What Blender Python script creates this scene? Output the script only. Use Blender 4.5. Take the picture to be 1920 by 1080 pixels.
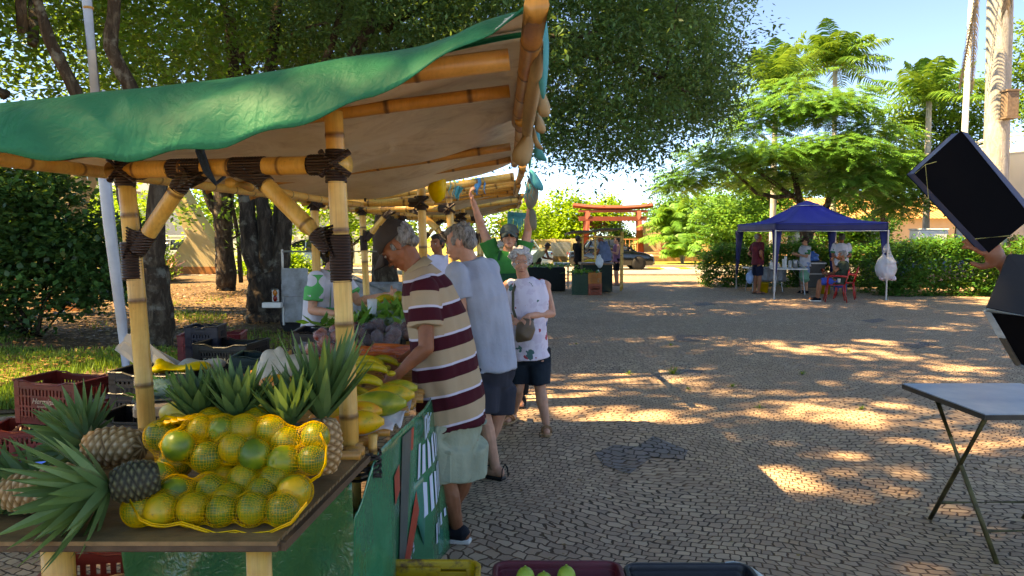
import bpy, bmesh, math, random
import numpy as np
from mathutils import Vector, Matrix, Quaternion, Euler
for o in list(bpy.data.objects): bpy.data.objects.remove(o)
S = bpy.context.scene
COL = S.collection
R = math.radians
# ---------------------------------------------------------------- camera
CAMZ, PITCH, FPX = 1.68, R(4.09), 1400.0
cd = bpy.data.cameras.new('camera'); cam = bpy.data.objects.new('camera', cd); COL.objects.link(cam)
cam.location = (0, 0, CAMZ); cam.rotation_euler = (R(90) - PITCH, 0, 0)
cd.sensor_width = 36; cd.lens = FPX / 1920 * 36; cd.clip_start = .05; cd.clip_end = 2000
S.camera = cam
# ---------------------------------------------------------------- sky and sun
SUN_EL = R(53); SUND = Vector((-.93, -.22, 0)).normalized()
w = bpy.data.worlds.new("World"); S.world = w; w.use_nodes = True
nt = w.node_tree; nt.nodes.clear()
sky = nt.nodes.new('ShaderNodeTexSky'); sky.sky_type = 'NISHITA'; sky.sun_disc = False
sky.sun_elevation = SUN_EL; sky.sun_rotation = math.atan2(SUND.x, SUND.y); sky.air_density = .5; sky.dust_density = 0; sky.ozone_density = 10.0
sky.altitude = 1500
bg = nt.nodes.new('ShaderNodeBackground'); bg.inputs[1].default_value = .064
wo = nt.nodes.new('ShaderNodeOutputWorld'); nt.links.new(sky.outputs[0], bg.inputs[0]); nt.links.new(bg.outputs[0], wo.inputs[0])
sl = bpy.data.lights.new('sun', 'SUN'); sl.energy = 2.4; sl.angle = R(.5); sl.color = (.95, .84, .68)
so = bpy.data.objects.new('sun', sl); COL.objects.link(so)
sd = Vector((SUND.x * math.cos(SUN_EL), SUND.y * math.cos(SUN_EL), math.sin(SUN_EL)))
so.rotation_euler = sd.to_track_quat('Z', 'Y').to_euler(); so.location = sd * 30
S.view_settings.view_transform = 'Standard'; S.view_settings.look = 'None'
S.view_settings.exposure = 3.55; S.view_settings.gamma = 1
S.view_settings.use_white_balance = True; S.view_settings.white_balance_temperature = 12500
S.cycles.max_bounces = 10; S.cycles.transparent_max_bounces = 24
# ---------------------------------------------------------------- pixel to place
def ray(u, v):
    x, y = (u - 960) / FPX, (540 - v) / FPX
    c, s = math.cos(PITCH), math.sin(PITCH)
    return Vector((x, c + y * s, y * c - s))
def at(u, v, Y):
    d = ray(u, v); return Vector((d.x * Y / d.y, Y, CAMZ + d.z * Y / d.y))
def gr(u, v, z=0):
    d = ray(u, v); t = (z - CAMZ) / d.z; return Vector((d.x * t, d.y * t, z))
# ---------------------------------------------------------------- materials
def lin(c):
    if isinstance(c, str):
        c = c.lstrip('#'); c = [int(c[i:i+2], 16) / 255 for i in (0, 2, 4)]
        return tuple(x / 12.92 if x <= .04045 else ((x + .055) / 1.055) ** 2.4 for x in c)
    return tuple(c[:3])
class NT:
    def __init__(s, name):
        s.m = bpy.data.materials.new(name); s.m.use_nodes = True; s.t = s.m.node_tree; s.t.nodes.clear()
        s.out = s.n('ShaderNodeOutputMaterial')
    def n(s, ty, **k):
        o = s.t.nodes.new(ty)
        for a, b in k.items():
            if a.startswith('i_'):
                key = a[2:]; key = int(key) if key.isdigit() else key.replace('_', ' ')
                s.put(o.inputs[key], b)
            else: setattr(o, a, b)
        return o
    def put(s, sock, v):
        if hasattr(v, 'is_output') or isinstance(v, bpy.types.NodeSocket): s.t.links.new(v, sock)
        elif isinstance(v, bpy.types.Node): s.t.links.new(v.outputs[0], sock)
        else:
            if isinstance(v, (tuple, list)) and len(v) == 3 and len(sock.default_value) == 4: v = (*v, 1)
            sock.default_value = v
    def math(s, op, a, b=0.0, c=None, clamp=False):
        o = s.t.nodes.new('ShaderNodeMath'); o.operation = op; o.use_clamp = clamp
        s.put(o.inputs[0], a); s.put(o.inputs[1], b)
        if c is not None: s.put(o.inputs[2], c)
        return o.outputs[0]
    def mix(s, f, a, b, mode='MIX'):
        o = s.t.nodes.new('ShaderNodeMix'); o.data_type = 'RGBA'; o.blend_type = mode
        s.put(o.inputs[0], f); s.put(o.inputs[6], a); s.put(o.inputs[7], b); return o.outputs[2]
    def ramp(s, f, stops, interp='LINEAR'):
        o = s.t.nodes.new('ShaderNodeValToRGB'); o.color_ramp.interpolation = interp
        e = o.color_ramp.elements
        while len(e) < len(stops): e.new(.5)
        for k, (p, c) in enumerate(stops):
            e[k].position = p; e[k].color = (*lin(c), 1) if not isinstance(c, (int, float)) else (c, c, c, 1)
        s.put(o.inputs[0], f); return o.outputs[0]
    def noise(s, scale, detail=3, vec=None, rough=.55, dist=0.0):
        o = s.n('ShaderNodeTexNoise'); o.inputs['Scale'].default_value = scale; o.inputs['Detail'].default_value = detail
        o.inputs['Roughness'].default_value = rough; o.inputs['Distortion'].default_value = dist
        if vec is not None: s.put(o.inputs['Vector'], vec)
        return o.outputs[0]
    def obj(s): return s.n('ShaderNodeTexCoord').outputs['Object']
    def pos(s): return s.n('ShaderNodeNewGeometry').outputs['Position']
    def scl(s, vec, sc):
        o = s.t.nodes.new('ShaderNodeMapping'); s.put(o.inputs[0], vec); o.inputs['Scale'].default_value = sc; return o.outputs[0]
    def bump(s, h, strength=.3, dist=.01, normal=None):
        o = s.n('ShaderNodeBump'); o.inputs['Strength'].default_value = strength; o.inputs['Distance'].default_value = dist
        s.put(o.inputs['Height'], h)
        if normal is not None: s.put(o.inputs['Normal'], normal)
        return o.outputs[0]
    def attr(s, name):
        o = s.n('ShaderNodeAttribute'); o.attribute_name = name; return o
    def bsdf(s, col, rough=.6, metal=0, normal=None, spec=.5, alpha=None, trans=None, coat=None, sheen=None, sss=None):
        p = s.n('ShaderNodeBsdfPrincipled'); s.put(p.inputs['Base Color'], col); s.put(p.inputs['Roughness'], rough)
        s.put(p.inputs['Metallic'], metal); s.put(p.inputs['Specular IOR Level'], spec)
        if normal is not None: s.put(p.inputs['Normal'], normal)
        if alpha is not None: s.put(p.inputs['Alpha'], alpha)
        if trans is not None: s.put(p.inputs['Transmission Weight'], trans)
        if coat is not None: s.put(p.inputs['Coat Weight'], coat)
        if sheen is not None: s.put(p.inputs['Sheen Weight'], sheen)
        return p
    def done(s, sh):
        s.t.links.new(sh.outputs[0] if isinstance(sh, bpy.types.Node) else sh, s.out.inputs[0]); return s.m
_mc = {}
def mat(name, col, rough=.6, var=.25, scale=6, bump=.15, bscale=60, bdist=.004, metal=0, spec=.4, col2=None, coat=None, alpha=None, translucent=0, detail=4):
    if name in _mc: return _mc[name]
    T = NT(name); v = T.obj(); c = lin(col)
    c2 = lin(col2) if col2 is not None else tuple(x * (1 - var) for x in c)
    f = T.ramp(T.noise(scale, detail, v, .6), [(.32, 0.0), (.68, 1.0)])
    cc = T.mix(f, c2, tuple(min(1, x * (1 + .35 * var)) for x in c))
    nb = T.bump(T.noise(bscale, 3, v), bump, bdist) if bump else None
    rr = T.math('ADD', rough - .08, T.math('MULTIPLY', T.noise(scale * 2.3, 3, v), .16), clamp=True)
    p = T.bsdf(cc, rr, metal, nb, spec, alpha=alpha, coat=coat)
    if translucent:
        tr = T.n('ShaderNodeBsdfTranslucent'); T.put(tr.inputs[0], cc)
        mx = T.n('ShaderNodeMixShader'); mx.inputs[0].default_value = translucent
        T.t.links.new(p.outputs[0], mx.inputs[1]); T.t.links.new(tr.outputs[0], mx.inputs[2]); p = mx
    _mc[name] = T.done(p); return _mc[name]
def leafmat(name, cols, rough=.45, tr=.4, nscale=.8):
    """cols: list of (pos, colour) along the per-leaf random value"""
    if name in _mc: return _mc[name]
    T = NT(name); a = T.attr('rnd').outputs['Fac']
    n = T.noise(nscale, 2, T.pos())
    f = T.math('ADD', T.math('MULTIPLY', a, .65), T.math('MULTIPLY', T.math('SUBTRACT', n, .3, clamp=True), .9), clamp=True)
    c = T.ramp(f, cols)
    d = T.bsdf(c, rough, spec=.3)
    t = T.n('ShaderNodeBsdfTranslucent'); T.put(t.inputs[0], T.mix(.35, T.mix(1, c, (1, 1, 1), 'MIX') if False else c, (.35, .5, .05)))
    mx = T.n('ShaderNodeMixShader'); mx.inputs[0].default_value = tr
    T.t.links.new(d.outputs[0], mx.inputs[1]); T.t.links.new(t.outputs[0], mx.inputs[2])
    _mc[name] = T.done(mx); return _mc[name]
# ---------------------------------------------------------------- object helpers
def tag(o, label=None, cat=None, group=None, kind=None):
    if label: o['label'] = label
    if cat: o['category'] = cat
    if group: o['group'] = group
    if kind: o['kind'] = kind
    return o
def thing(name, label, cat, loc=(0, 0, 0), rz=0, group=None, parent=None):
    o = bpy.data.objects.new(name, None); COL.objects.link(o); o.empty_display_size = .1
    o.location = loc; o.rotation_euler = (0, 0, rz); return tag(o, label, cat, group)
def link(name, me, parent=None):
    o = bpy.data.objects.new(name, me); COL.objects.link(o)
    if parent is not None: o.parent = parent
    return o
def copy_tree(o, parent=None):
    c = o.copy(); COL.objects.link(c)
    if parent is not None: c.parent = parent
    for ch in list(o.children): copy_tree(ch, c)
    return c
def frame_of(d, up=(0, 0, 1)):
    d = Vector(d).normalized(); u = Vector(up)
    if abs(d.dot(u)) > .98: u = Vector((0, 1, 0)) if abs(d.y) < .9 else Vector((1, 0, 0))
    x = d.cross(u).normalized(); y = x.cross(d).normalized(); return x, y, d
class MB:
    def __init__(s): s.v = []; s.f = []; s.mi = []; s.al = []; s.m = 0; s.sm = []; s.smooth = False; s.off = Vector((0, 0, 0)); s.mx = None
    def addv(s, p, al=0.0):
        p = Vector(p)
        if s.mx is not None: p = s.mx @ p
        s.v.append(tuple(p + s.off)); s.al.append(al); return len(s.v) - 1
    def addf(s, idx): s.f.append(tuple(idx)); s.mi.append(s.m); s.sm.append(s.smooth)
    def box(s, c, sz, rot=None, taper=1.0, bev=0.0):
        c = Vector(c); hx, hy, hz = sz[0] / 2, sz[1] / 2, sz[2] / 2
        M = rot if rot is not None else Matrix.Identity(3)
        if isinstance(M, (tuple, list)): M = Euler([R(a) for a in M]).to_matrix()
        elif isinstance(M, (int, float)): M = Matrix.Rotation(R(M), 3, 'Z')
        if bev <= 0:
            ids = []
            for k in (-1, 1):
                t = taper if k > 0 else 1
                for (i, j) in ((-1, -1), (1, -1), (1, 1), (-1, 1)): ids.append(s.addv(c + M @ Vector((i * hx * t, j * hy * t, k * hz))))
            a = ids
            for q in ((3, 2, 1, 0), (4, 5, 6, 7), (0, 1, 5, 4), (1, 2, 6, 5), (2, 3, 7, 6), (3, 0, 4, 7)): s.addf([a[i] for i in q])
        else:
            b = min(bev, hx * .9, hy * .9, hz * .9); rings = []
            for (z, ins) in ((-hz, b), (-hz + b, 0), (hz - b, 0), (hz, b)):
                ring = []; x, y = hx - ins, hy - ins; bb = b * (.6 if ins == 0 else .6)
                for (px, py) in ((-x + bb, -y), (x - bb, -y), (x, -y + bb), (x, y - bb), (x - bb, y), (-x + bb, y), (-x, y - bb), (-x, -y + bb)):
                    ring.append(s.addv(c + M @ Vector((px, py, z))))
                rings.append(ring)
            s.addf(rings[0][::-1]); s.addf(rings[-1])
            for r0, r1 in zip(rings, rings[1:]):
                for i in range(8): j = (i + 1) % 8; s.addf((r0[i], r0[j], r1[j], r1[i]))
    def loft(s, pts, rads, n=12, up=(0, 0, 1), caps=True, al=None, rnd=0.0, closed_caps=True, side=None):
        """tube through pts; rads = scalar or (rx, ry) each; side = fixed x axis"""
        pts = [Vector(p) for p in pts]; k = len(pts); rings = []; acc = 0
        pv = None
        for i, p in enumerate(pts):
            d = (pts[min(i + 1, k - 1)] - pts[max(i - 1, 0)])
            if d.length < 1e-9: d = Vector((0, 0, 1))
            d.normalize()
            if side is not None:
                x = Vector(side); x = (x - d * x.dot(d)).normalized(); y = d.cross(x).normalized()
            elif pv is None: x, y, _ = frame_of(d, up)
            else:
                x = (pv - d * pv.dot(d)).normalized(); y = d.cross(x).normalized()
            pv = x
            r = rads[i] if isinstance(rads, (list, tuple)) else rads
            rx, ry = r if isinstance(r, (tuple, list)) else (r, r)
            if i: acc += (p - pts[i - 1]).length
            a = acc if al is None else al[i]
            rings.append([s.addv(p + x * (rx * math.cos(t)) + y * (ry * math.sin(t)), a) for t in [2 * math.pi * q / n for q in range(n)]])
        for r0, r1 in zip(rings, rings[1:]):
            for i in range(n): j = (i + 1) % n; s.addf((r0[i], r0[j], r1[j], r1[i]))
        if caps: s.addf(rings[0][::-1]); s.addf(rings[-1])
        return rings
    def tube(s, a, b, r, n=8, r2=None): s.loft([a, b], [r, r if r2 is None else r2], n)
    def ell(s, c, r, rot=None, nu=14, nv=9):
        c = Vector(c); M = rot if rot is not None else Matrix.Identity(3)
        if isinstance(M, (tuple, list)): M = Euler([R(a) for a in M]).to_matrix()
        if isinstance(r, (int, float)): r = (r, r, r)
        rings = []
        top = s.addv(c + M @ Vector((0, 0, r[2]))); bot = s.addv(c - M @ Vector((0, 0, r[2])))
        for i in range(1, nv):
            ph = math.pi * i / nv
            rings.append([s.addv(c + M @ Vector((r[0] * math.sin(ph) * math.cos(2 * math.pi * j / nu), r[1] * math.sin(ph) * math.sin(2 * math.pi * j / nu), r[2] * math.cos(ph)))) for j in range(nu)])
        for j in range(nu):
            k = (j + 1) % nu; s.addf((top, rings[0][j], rings[0][k])); s.addf((bot, rings[-1][k], rings[-1][j]))
        for r0, r1 in zip(rings, rings[1:]):
            for j in range(nu): k = (j + 1) % nu; s.addf((r0[j], r1[j], r1[k], r0[k]))
    def cap(s, a, b, r1, r2=None, n=10):
        """capsule with two radii"""
        r2 = r1 if r2 is None else r2; a, b = Vector(a), Vector(b); d = (b - a).normalized()
        P = [a - d * r1 * .98, a - d * r1 * .75, a - d * r1 * .35, a, b, b + d * r2 * .35, b + d * r2 * .75, b + d * r2 * .98]
        Q = [r1 * .2, r1 * .66, r1 * .93, r1, r2, r2 * .93, r2 * .66, r2 * .2]
        s.loft(P, Q, n)
    def lathe(s, prof, c=(0, 0, 0), n=20, M=None):
        c = Vector(c); M = M if M is not None else Matrix.Identity(3); rings = []
        for (r, z) in prof: rings.append([s.addv(c + M @ Vector((r * math.cos(2 * math.pi * j / n), r * math.sin(2 * math.pi * j / n), z)), z) for j in range(n)])
        for r0, r1 in zip(rings, rings[1:]):
            for j in range(n): k = (j + 1) % n; s.addf((r0[j], r0[k], r1[k], r1[j]))
        if prof[0][0] > 1e-4: s.addf(rings[0][::-1])
        if prof[-1][0] > 1e-4: s.addf(rings[-1])
    def prism(s, poly, M, depth):
        """poly in local xy, extruded along local z by depth; M 4x4"""
        a = [s.addv(M @ Vector((x, y, 0))) for x, y in poly]; b = [s.addv(M @ Vector((x, y, depth))) for x, y in poly]
        s.addf(a[::-1]); s.addf(b)
        for i in range(len(poly)): j = (i + 1) % len(poly); s.addf((a[i], a[j], b[j], b[i]))
    def grid(s, fn, nu, nv):
        ids = [[s.addv(fn(i / nu, j / nv), i / nu) for j in range(nv + 1)] for i in range(nu + 1)]
        for i in range(nu):
            for j in range(nv): s.addf((ids[i][j], ids[i + 1][j], ids[i + 1][j + 1], ids[i][j + 1]))
    def bamboo(s, a, b, r, seg=.30, ph=None, n=12, taper=.96):
        a, b = Vector(a), Vector(b); L = (b - a).length; ph = random.random() if ph is None else ph
        P, Q, A = [], [], []
        t = 0; marks = [0.0]
        k = math.ceil(ph) - ph
        pos = k * seg
        while pos < L:
            marks += [pos - .012, pos - .004, pos + .004, pos + .012]; pos += seg * 1.0
        marks.append(L); marks = sorted(set(m for m in marks if 0 <= m <= L))
        wob = Vector((random.uniform(-1, 1), random.uniform(-1, 1), random.uniform(-1, 1))) * .006 * min(L, 2)
        for m in marks:
            x = m / L; fr = ((m / seg + ph) % 1); near = min(fr, 1 - fr) * seg
            rr = r * (1 - (1 - taper) * x) * (1.055 if near < .006 else 1.0)
            P.append(a.lerp(b, x) + wob * math.sin(math.pi * x)); Q.append(rr); A.append(m / seg + ph)
        sm = s.smooth; s.smooth = True; s.loft(P, Q, n, al=A); s.smooth = sm
    def build(s, name, mats, parent=None, smooth=None, solid=0, bevel=0, matoff=0):
        me = bpy.data.meshes.new(name); me.from_pydata(s.v, [], s.f); me.validate(clean_customdata=False)
        if not isinstance(mats, (list, tuple)): mats = [mats]
        for m in mats: me.materials.append(m)
        if len(me.polygons) == len(s.f):
            me.polygons.foreach_set('material_index', s.mi)
            me.polygons.foreach_set('use_smooth', [bool(x) for x in s.sm] if smooth is None else [smooth] * len(s.f))
        a = me.attributes.new('al', 'FLOAT', 'POINT')
        if len(a.data) == len(s.al): a.data.foreach_set('value', s.al)
        me.update(); o = link(name, me, parent)
        if solid:
            m = o.modifiers.new('solid', 'SOLIDIFY'); m.thickness = solid; m.offset = 0; m.material_offset = matoff; m.material_offset_rim = 1 if len(mats) > 1 else 0
        if bevel:
            m = o.modifiers.new('bevel', 'BEVEL'); m.width = bevel; m.segments = 2; m.limit_method = 'ANGLE'
        return o
def remesh(mb, vox, smooth=3, fac=.5):
    """union of overlapping closed shapes as one mesh"""
    me = bpy.data.meshes.new('tmp'); me.from_pydata(mb.v, [], mb.f); me.update()
    o = bpy.data.objects.new('tmp', me); COL.objects.link(o)
    m = o.modifiers.new('r', 'REMESH'); m.mode = 'VOXEL'; m.voxel_size = vox; m.adaptivity = 0
    if smooth: m = o.modifiers.new('s', 'SMOOTH'); m.factor = fac; m.iterations = smooth
    dg = bpy.context.evaluated_depsgraph_get(); dg.update()
    r = bpy.data.meshes.new_from_object(o.evaluated_get(dg))
    bpy.data.objects.remove(o); bpy.data.meshes.remove(me)
    r.polygons.foreach_set('use_smooth', [True] * len(r.polygons))
    return r
def vco(me):
    a = np.empty(len(me.vertices) * 3, np.float32); me.vertices.foreach_get('co', a); return a.reshape(-1, 3)
def vno(me):
    a = np.empty(len(me.vertices) * 3, np.float32); me.vertices.foreach_get('normal', a); return a.reshape(-1, 3)
def setco(me, c): me.vertices.foreach_set('co', c.astype(np.float32).ravel()); me.update()
def fattr(me, name, vals, dom='POINT'):
    a = me.attributes.new(name, 'FLOAT', dom); a.data.foreach_set('value', np.asarray(vals, np.float32).ravel())
def ripple(c, amp, freq, seed=0, stretch=(1, 1, 1)):
    rg = np.random.RandomState(seed); c = c * np.array(stretch); d = np.zeros(len(c))
    for k in range(7):
        w = rg.normal(size=3); w /= np.linalg.norm(w); w2 = rg.normal(size=3); w2 /= np.linalg.norm(w2); f = freq * rg.uniform(.6, 1.7)
        d += np.sin(c @ w * f + 1.7 * np.sin(c @ w2 * f * .6 + k) + k * 1.3)
    return d * amp / 2.6
def displace(me, amp, freq, seed=0, stretch=(1, 1, 1)):
    c = vco(me); n = vno(me); setco(me, c + n * ripple(c, amp, freq, seed, stretch)[:, None])
def clay(name, mb, mats, parent, vox=.006, smooth=3, wr=0, wf=30, seed=0, stretch=(1, 1, 1), attr=None):
    me = remesh(mb, vox, smooth)
    if attr is not None: fattr(me, 'st', attr(vco(me)))
    if wr: displace(me, wr, wf, seed, stretch)
    me.name = name; me.materials.clear()
    for m in (mats if isinstance(mats, (list, tuple)) else [mats]): me.materials.append(m)
    return link(name, me, parent)
def quads(name, V, mats, parent=None, rnd=None, smooth=False):
    """V: (n,4,3) array of quads -> one mesh"""
    n = len(V); me = bpy.data.meshes.new(name)
    me.vertices.add(n * 4); me.vertices.foreach_set('co', V.astype(np.float32).ravel())
    me.loops.add(n * 4); me.loops.foreach_set('vertex_index', np.arange(n * 4, dtype=np.int32))
    me.polygons.add(n); me.polygons.foreach_set('loop_start', np.arange(0, n * 4, 4, dtype=np.int32))
    me.polygons.foreach_set('loop_total', np.full(n, 4, np.int32))
    me.update(calc_edges=True)
    me.materials.append(mats)
    if rnd is None: rnd = np.random.RandomState(1).rand(n)
    fattr(me, 'rnd', rnd, 'FACE')
    return link(name, me, parent)
def text_mesh(name, body, size, M, m, parent=None, depth=.002, shear=0, sx=1.0):
    cu = bpy.data.curves.new('t', 'FONT'); cu.body = body; cu.size = size; cu.extrude = depth; cu.align_x = 'CENTER'; cu.align_y = 'CENTER'; cu.shear = shear
    o = bpy.data.objects.new('t', cu); COL.objects.link(o)
    dg = bpy.context.evaluated_depsgraph_get(); dg.update()
    me = bpy.data.meshes.new_from_object(o.evaluated_get(dg)); bpy.data.objects.remove(o)
    me.transform(Matrix.Diagonal((sx, 1, 1, 1))); me.transform(M); me.name = name
    me.materials.clear(); me.materials.append(m); return link(name, me, parent)
random.seed(7)
# ---------------------------------------------------------------- the materials
def bamboo_mat(name, c1, c2, ring):
    T = NT(name); a = T.attr('al').outputs['Fac']; v = T.obj()
    fr = T.math('FRACT', a); d = T.math('MINIMUM', fr, T.math('SUBTRACT', 1.0, fr))
    ringm = T.ramp(d, [(.0, 1.0), (.022, .75), (.04, .12), (.1, 0.0)])
    ringm = T.math('MULTIPLY', ringm, T.math('ADD', .55, T.math('MULTIPLY', T.noise(25, 3, v), .7)), clamp=True)
    base = T.mix(T.ramp(T.noise(7, 4, v), [(.3, 0.0), (.7, 1.0)]), lin(c1), lin(c2))
    streak = T.noise(90, 3, T.scl(v, (1, 1, .05)))
    base = T.mix(T.math('MULTIPLY', T.math('SUBTRACT', streak, .45, clamp=True), 1.2), base, lin('#7d5420'))
    spots = T.ramp(T.noise(38, 5, v, .7), [(.62, 0.0), (.72, 1.0)])
    base = T.mix(T.math('MULTIPLY', spots, .35), base, lin('#4e3212'))
    col = T.mix(ringm, base, lin(ring))
    p = T.bsdf(col, .38, normal=T.bump(T.noise(60, 3, v), .12, .003), spec=.45)
    return T.done(p)
BAM = bamboo_mat('bamboo', '#c98e3e', '#e0b463', '#5a3416')
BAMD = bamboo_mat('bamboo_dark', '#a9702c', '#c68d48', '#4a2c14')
def wrapmat(name, col, n=55):
    T = NT(name); v = T.obj()
    wv = T.n('ShaderNodeTexWave', wave_type='BANDS', bands_direction='Z'); wv.inputs['Scale'].default_value = n / 2; wv.inputs['Distortion'].default_value = 1.0
    T.put(wv.inputs['Vector'], v)
    c = T.mix(wv.outputs['Fac'], tuple(x * .35 for x in lin(col)), lin(col))
    return T.done(T.bsdf(c, .42, normal=T.bump(wv.outputs['Fac'], .7, .006), spec=.5))
WRAP = wrapmat('rubber_strip', '#3c261c'); WRAPK = wrapmat('black_cord', '#2a1d16', 90)
def tarpmat(name, cols, rough, streak=8, bump=.5, bscale=5, stain=None, tr=.0, coat=0, spec=.5):
    T = NT(name); v = T.obj()
    f = T.noise(2.2, 5, v, .6, .8); col = T.ramp(f, [(i / (len(cols) - 1) * .5 + .25, c) for i, c in enumerate(cols)])
    if stain: col = T.mix(T.math('MULTIPLY', T.ramp(T.noise(3.1, 6, v, .7, 1.5), [(.5, 0.0), (.72, 1.0)]), .7), col, lin(stain))
    fold = T.noise(bscale, 4, T.scl(v, (1, 1, .35)), .5, 1.2); fold2 = T.noise(bscale * 5, 3, v, .5, 2.0)
    h = T.math('ADD', fold, T.math('MULTIPLY', fold2, .15))
    p = T.bsdf(col, rough, normal=T.bump(h, bump, .06), spec=spec, coat=coat)
    if tr:
        t = T.n('ShaderNodeBsdfTranslucent'); T.put(t.inputs[0], col); mx = T.n('ShaderNodeMixShader'); mx.inputs[0].default_value = tr
        T.t.links.new(p.outputs[0], mx.inputs[1]); T.t.links.new(t.outputs[0], mx.inputs[2]); p = mx
    return T.done(p)
TARPG = tarpmat('green_tarp', ['#00553a', '#006e4a', '#048058'], .55, bump=.35, bscale=4, spec=.16)
TARPB = tarpmat('beige_tarp', ['#e0d2b8', '#eaddc6', '#f0e6d2'], .8, bump=.25, stain='#bfa888', tr=.25)
BANNER = tarpmat('green_banner', ['#00553a', '#00704c', '#0d805a'], .2, bump=.25, bscale=3.5, coat=.3)
BANNERY = tarpmat('olive_banner', ['#0c5434', '#2c6438', '#0a6244'], .14, bump=.8, bscale=4, coat=.3)
def pave(name, cA, cB, cC, joint, scale=15.5):
    T = NT(name); p = T.pos()
    n1 = T.n('ShaderNodeTexNoise'); n1.inputs['Scale'].default_value = .55; n1.inputs['Detail'].default_value = 1; T.put(n1.inputs['Vector'], p)
    w1 = T.n('ShaderNodeVectorMath', operation='MULTIPLY'); s1 = T.n('ShaderNodeVectorMath', operation='SUBTRACT'); T.put(s1.inputs[0], n1.outputs['Color']); s1.inputs[1].default_value = (.5, .5, .5)
    T.put(w1.inputs[0], s1.outputs[0]); w1.inputs[1].default_value = (1.0, 1.0, 0)
    n3 = T.n('ShaderNodeTexNoise'); n3.inputs['Scale'].default_value = 8.5; n3.inputs['Detail'].default_value = 2; T.put(n3.inputs['Vector'], p)
    s3 = T.n('ShaderNodeVectorMath', operation='SUBTRACT'); T.put(s3.inputs[0], n3.outputs['Color']); s3.inputs[1].default_value = (.5, .5, .5)
    w3 = T.n('ShaderNodeVectorMath', operation='MULTIPLY'); T.put(w3.inputs[0], s3.outputs[0]); w3.inputs[1].default_value = (.085, .085, 0)
    ad = T.n('ShaderNodeVectorMath', operation='ADD'); T.put(ad.inputs[0], p); T.put(ad.inputs[1], w1.outputs[0])
    ad2 = T.n('ShaderNodeVectorMath', operation='ADD'); T.put(ad2.inputs[0], ad.outputs[0]); T.put(ad2.inputs[1], w3.outputs[0])
    mp = T.n('ShaderNodeMapping'); T.put(mp.inputs[0], ad2.outputs[0]); mp.inputs['Scale'].default_value = (1, 1, 0); mp.inputs['Rotation'].default_value = (0, 0, R(20))
    br = T.n('ShaderNodeTexBrick'); T.put(br.inputs['Vector'], mp.outputs[0]); br.offset = .5; br.squash = 1.0
    for k_, v_ in (('Scale', 1.0), ('Mortar Size', .0065), ('Mortar Smooth', .55), ('Bias', 0.0), ('Brick Width', 1.12 / scale), ('Row Height', 1.0 / scale)): br.inputs[k_].default_value = v_
    br.inputs['Color1'].default_value = (0, 0, 0, 1); br.inputs['Color2'].default_value = (1, 1, 1, 1); br.inputs['Mortar'].default_value = (.5, .5, .5, 1)
    sep = T.n('ShaderNodeSeparateColor'); T.put(sep.inputs[0], br.outputs['Color'])
    st = T.ramp(sep.outputs[0], [(0, cA), (.45, cB), (.8, cC), (1, cA)])
    st = T.mix(T.math('MULTIPLY', T.noise(60, 4, p), .35), st, lin('#b0a494'))
    st = T.mix(T.math('MULTIPLY', T.ramp(T.noise(5, 3, p), [(.5, 0.0), (.65, 1.0)]), .35), st, lin('#8f7c6e'))
    big = T.ramp(T.noise(.8, 4, p), [(.38, 0.0), (.65, 1.0)])
    st = T.mix(T.math('MULTIPLY', big, .42), st, lin('#a5836a'))
    inv = T.math('SUBTRACT', 1.0, br.outputs['Fac'])
    jc = T.mix(T.ramp(T.noise(1.7, 3, p), [(.45, 0.0), (.7, 1.0)]), lin(joint), lin('#7a5a44'))
    col = T.mix(inv, jc, st)
    sand = T.ramp(T.noise(.9, 5, p, .65), [(.60, 0.0), (.75, 1.0)])
    col = T.mix(T.math('MULTIPLY', sand, .6), col, lin('#ba9068'))
    hh = T.math('ADD', T.math('MULTIPLY', inv, 1.0), T.math('MULTIPLY', T.noise(80, 3, p), .25))
    hh = T.math('ADD', hh, T.math('MULTIPLY', sep.outputs[0], .45))
    return T.done(T.bsdf(col, .75, normal=T.bump(hh, .8, .012), spec=.25))
PAVE = pave('stone_mosaic', '#a0836c', '#b8997e', '#ceaf90', '#4a3a2e')
PAVED = pave('dark_stone_mosaic', '#55565c', '#626268', '#6e6e74', '#241f1a')
def soilmat(name, cols, scale=3):
    T = NT(name); p = T.pos()
    c = T.ramp(T.noise(scale, 6, p, .7), [(.3, cols[0]), (.5, cols[1]), (.7, cols[2])])
    c = T.mix(T.ramp(T.noise(40, 4, p, .7), [(.45, 0.0), (.65, .7)]), c, lin(cols[3]))
    return T.done(T.bsdf(c, .9, normal=T.bump(T.noise(30, 5, p, .7), .8, .04), spec=.15))
SOIL = soilmat('park_soil', ['#584738', '#75614e', '#8c765f', '#443628'])
VERGE = soilmat('verge_grass', ['#7d7a3a', '#948c48', '#a39a55', '#6d6a30'])
ROADM = soilmat('road_concrete', ['#8a857c', '#9a958c', '#a5a096', '#7f7a72'])
def barkmat(name, a, b, c):
    T = NT(name); v = T.obj()
    f = T.noise(9, 6, T.scl(v, (1, 1, .3)), .7, .6)
    col = T.ramp(f, [(.3, a), (.5, b), (.66, c)])
    lich = T.ramp(T.noise(5, 4, v, .6), [(.56, 0.0), (.66, .5)]); col = T.mix(lich, col, lin('#8d8a7c'))
    return T.done(T.bsdf(col, .88, normal=T.bump(f, .9, .05), spec=.15))
BARK = barkmat('bark', '#2a2019', '#463a2f', '#6a5d4e')
BARKD = barkmat('dark_bark', '#241d18', '#3e352d', '#5c5146')
PALMT = barkmat('palm_trunk', '#84827e', '#9c9a96', '#aeaca8')
skin = lambda nm, c: mat('skin_' + nm, c, rough=.5, var=.22, scale=12, bump=.12, bscale=120, spec=.35)
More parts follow.
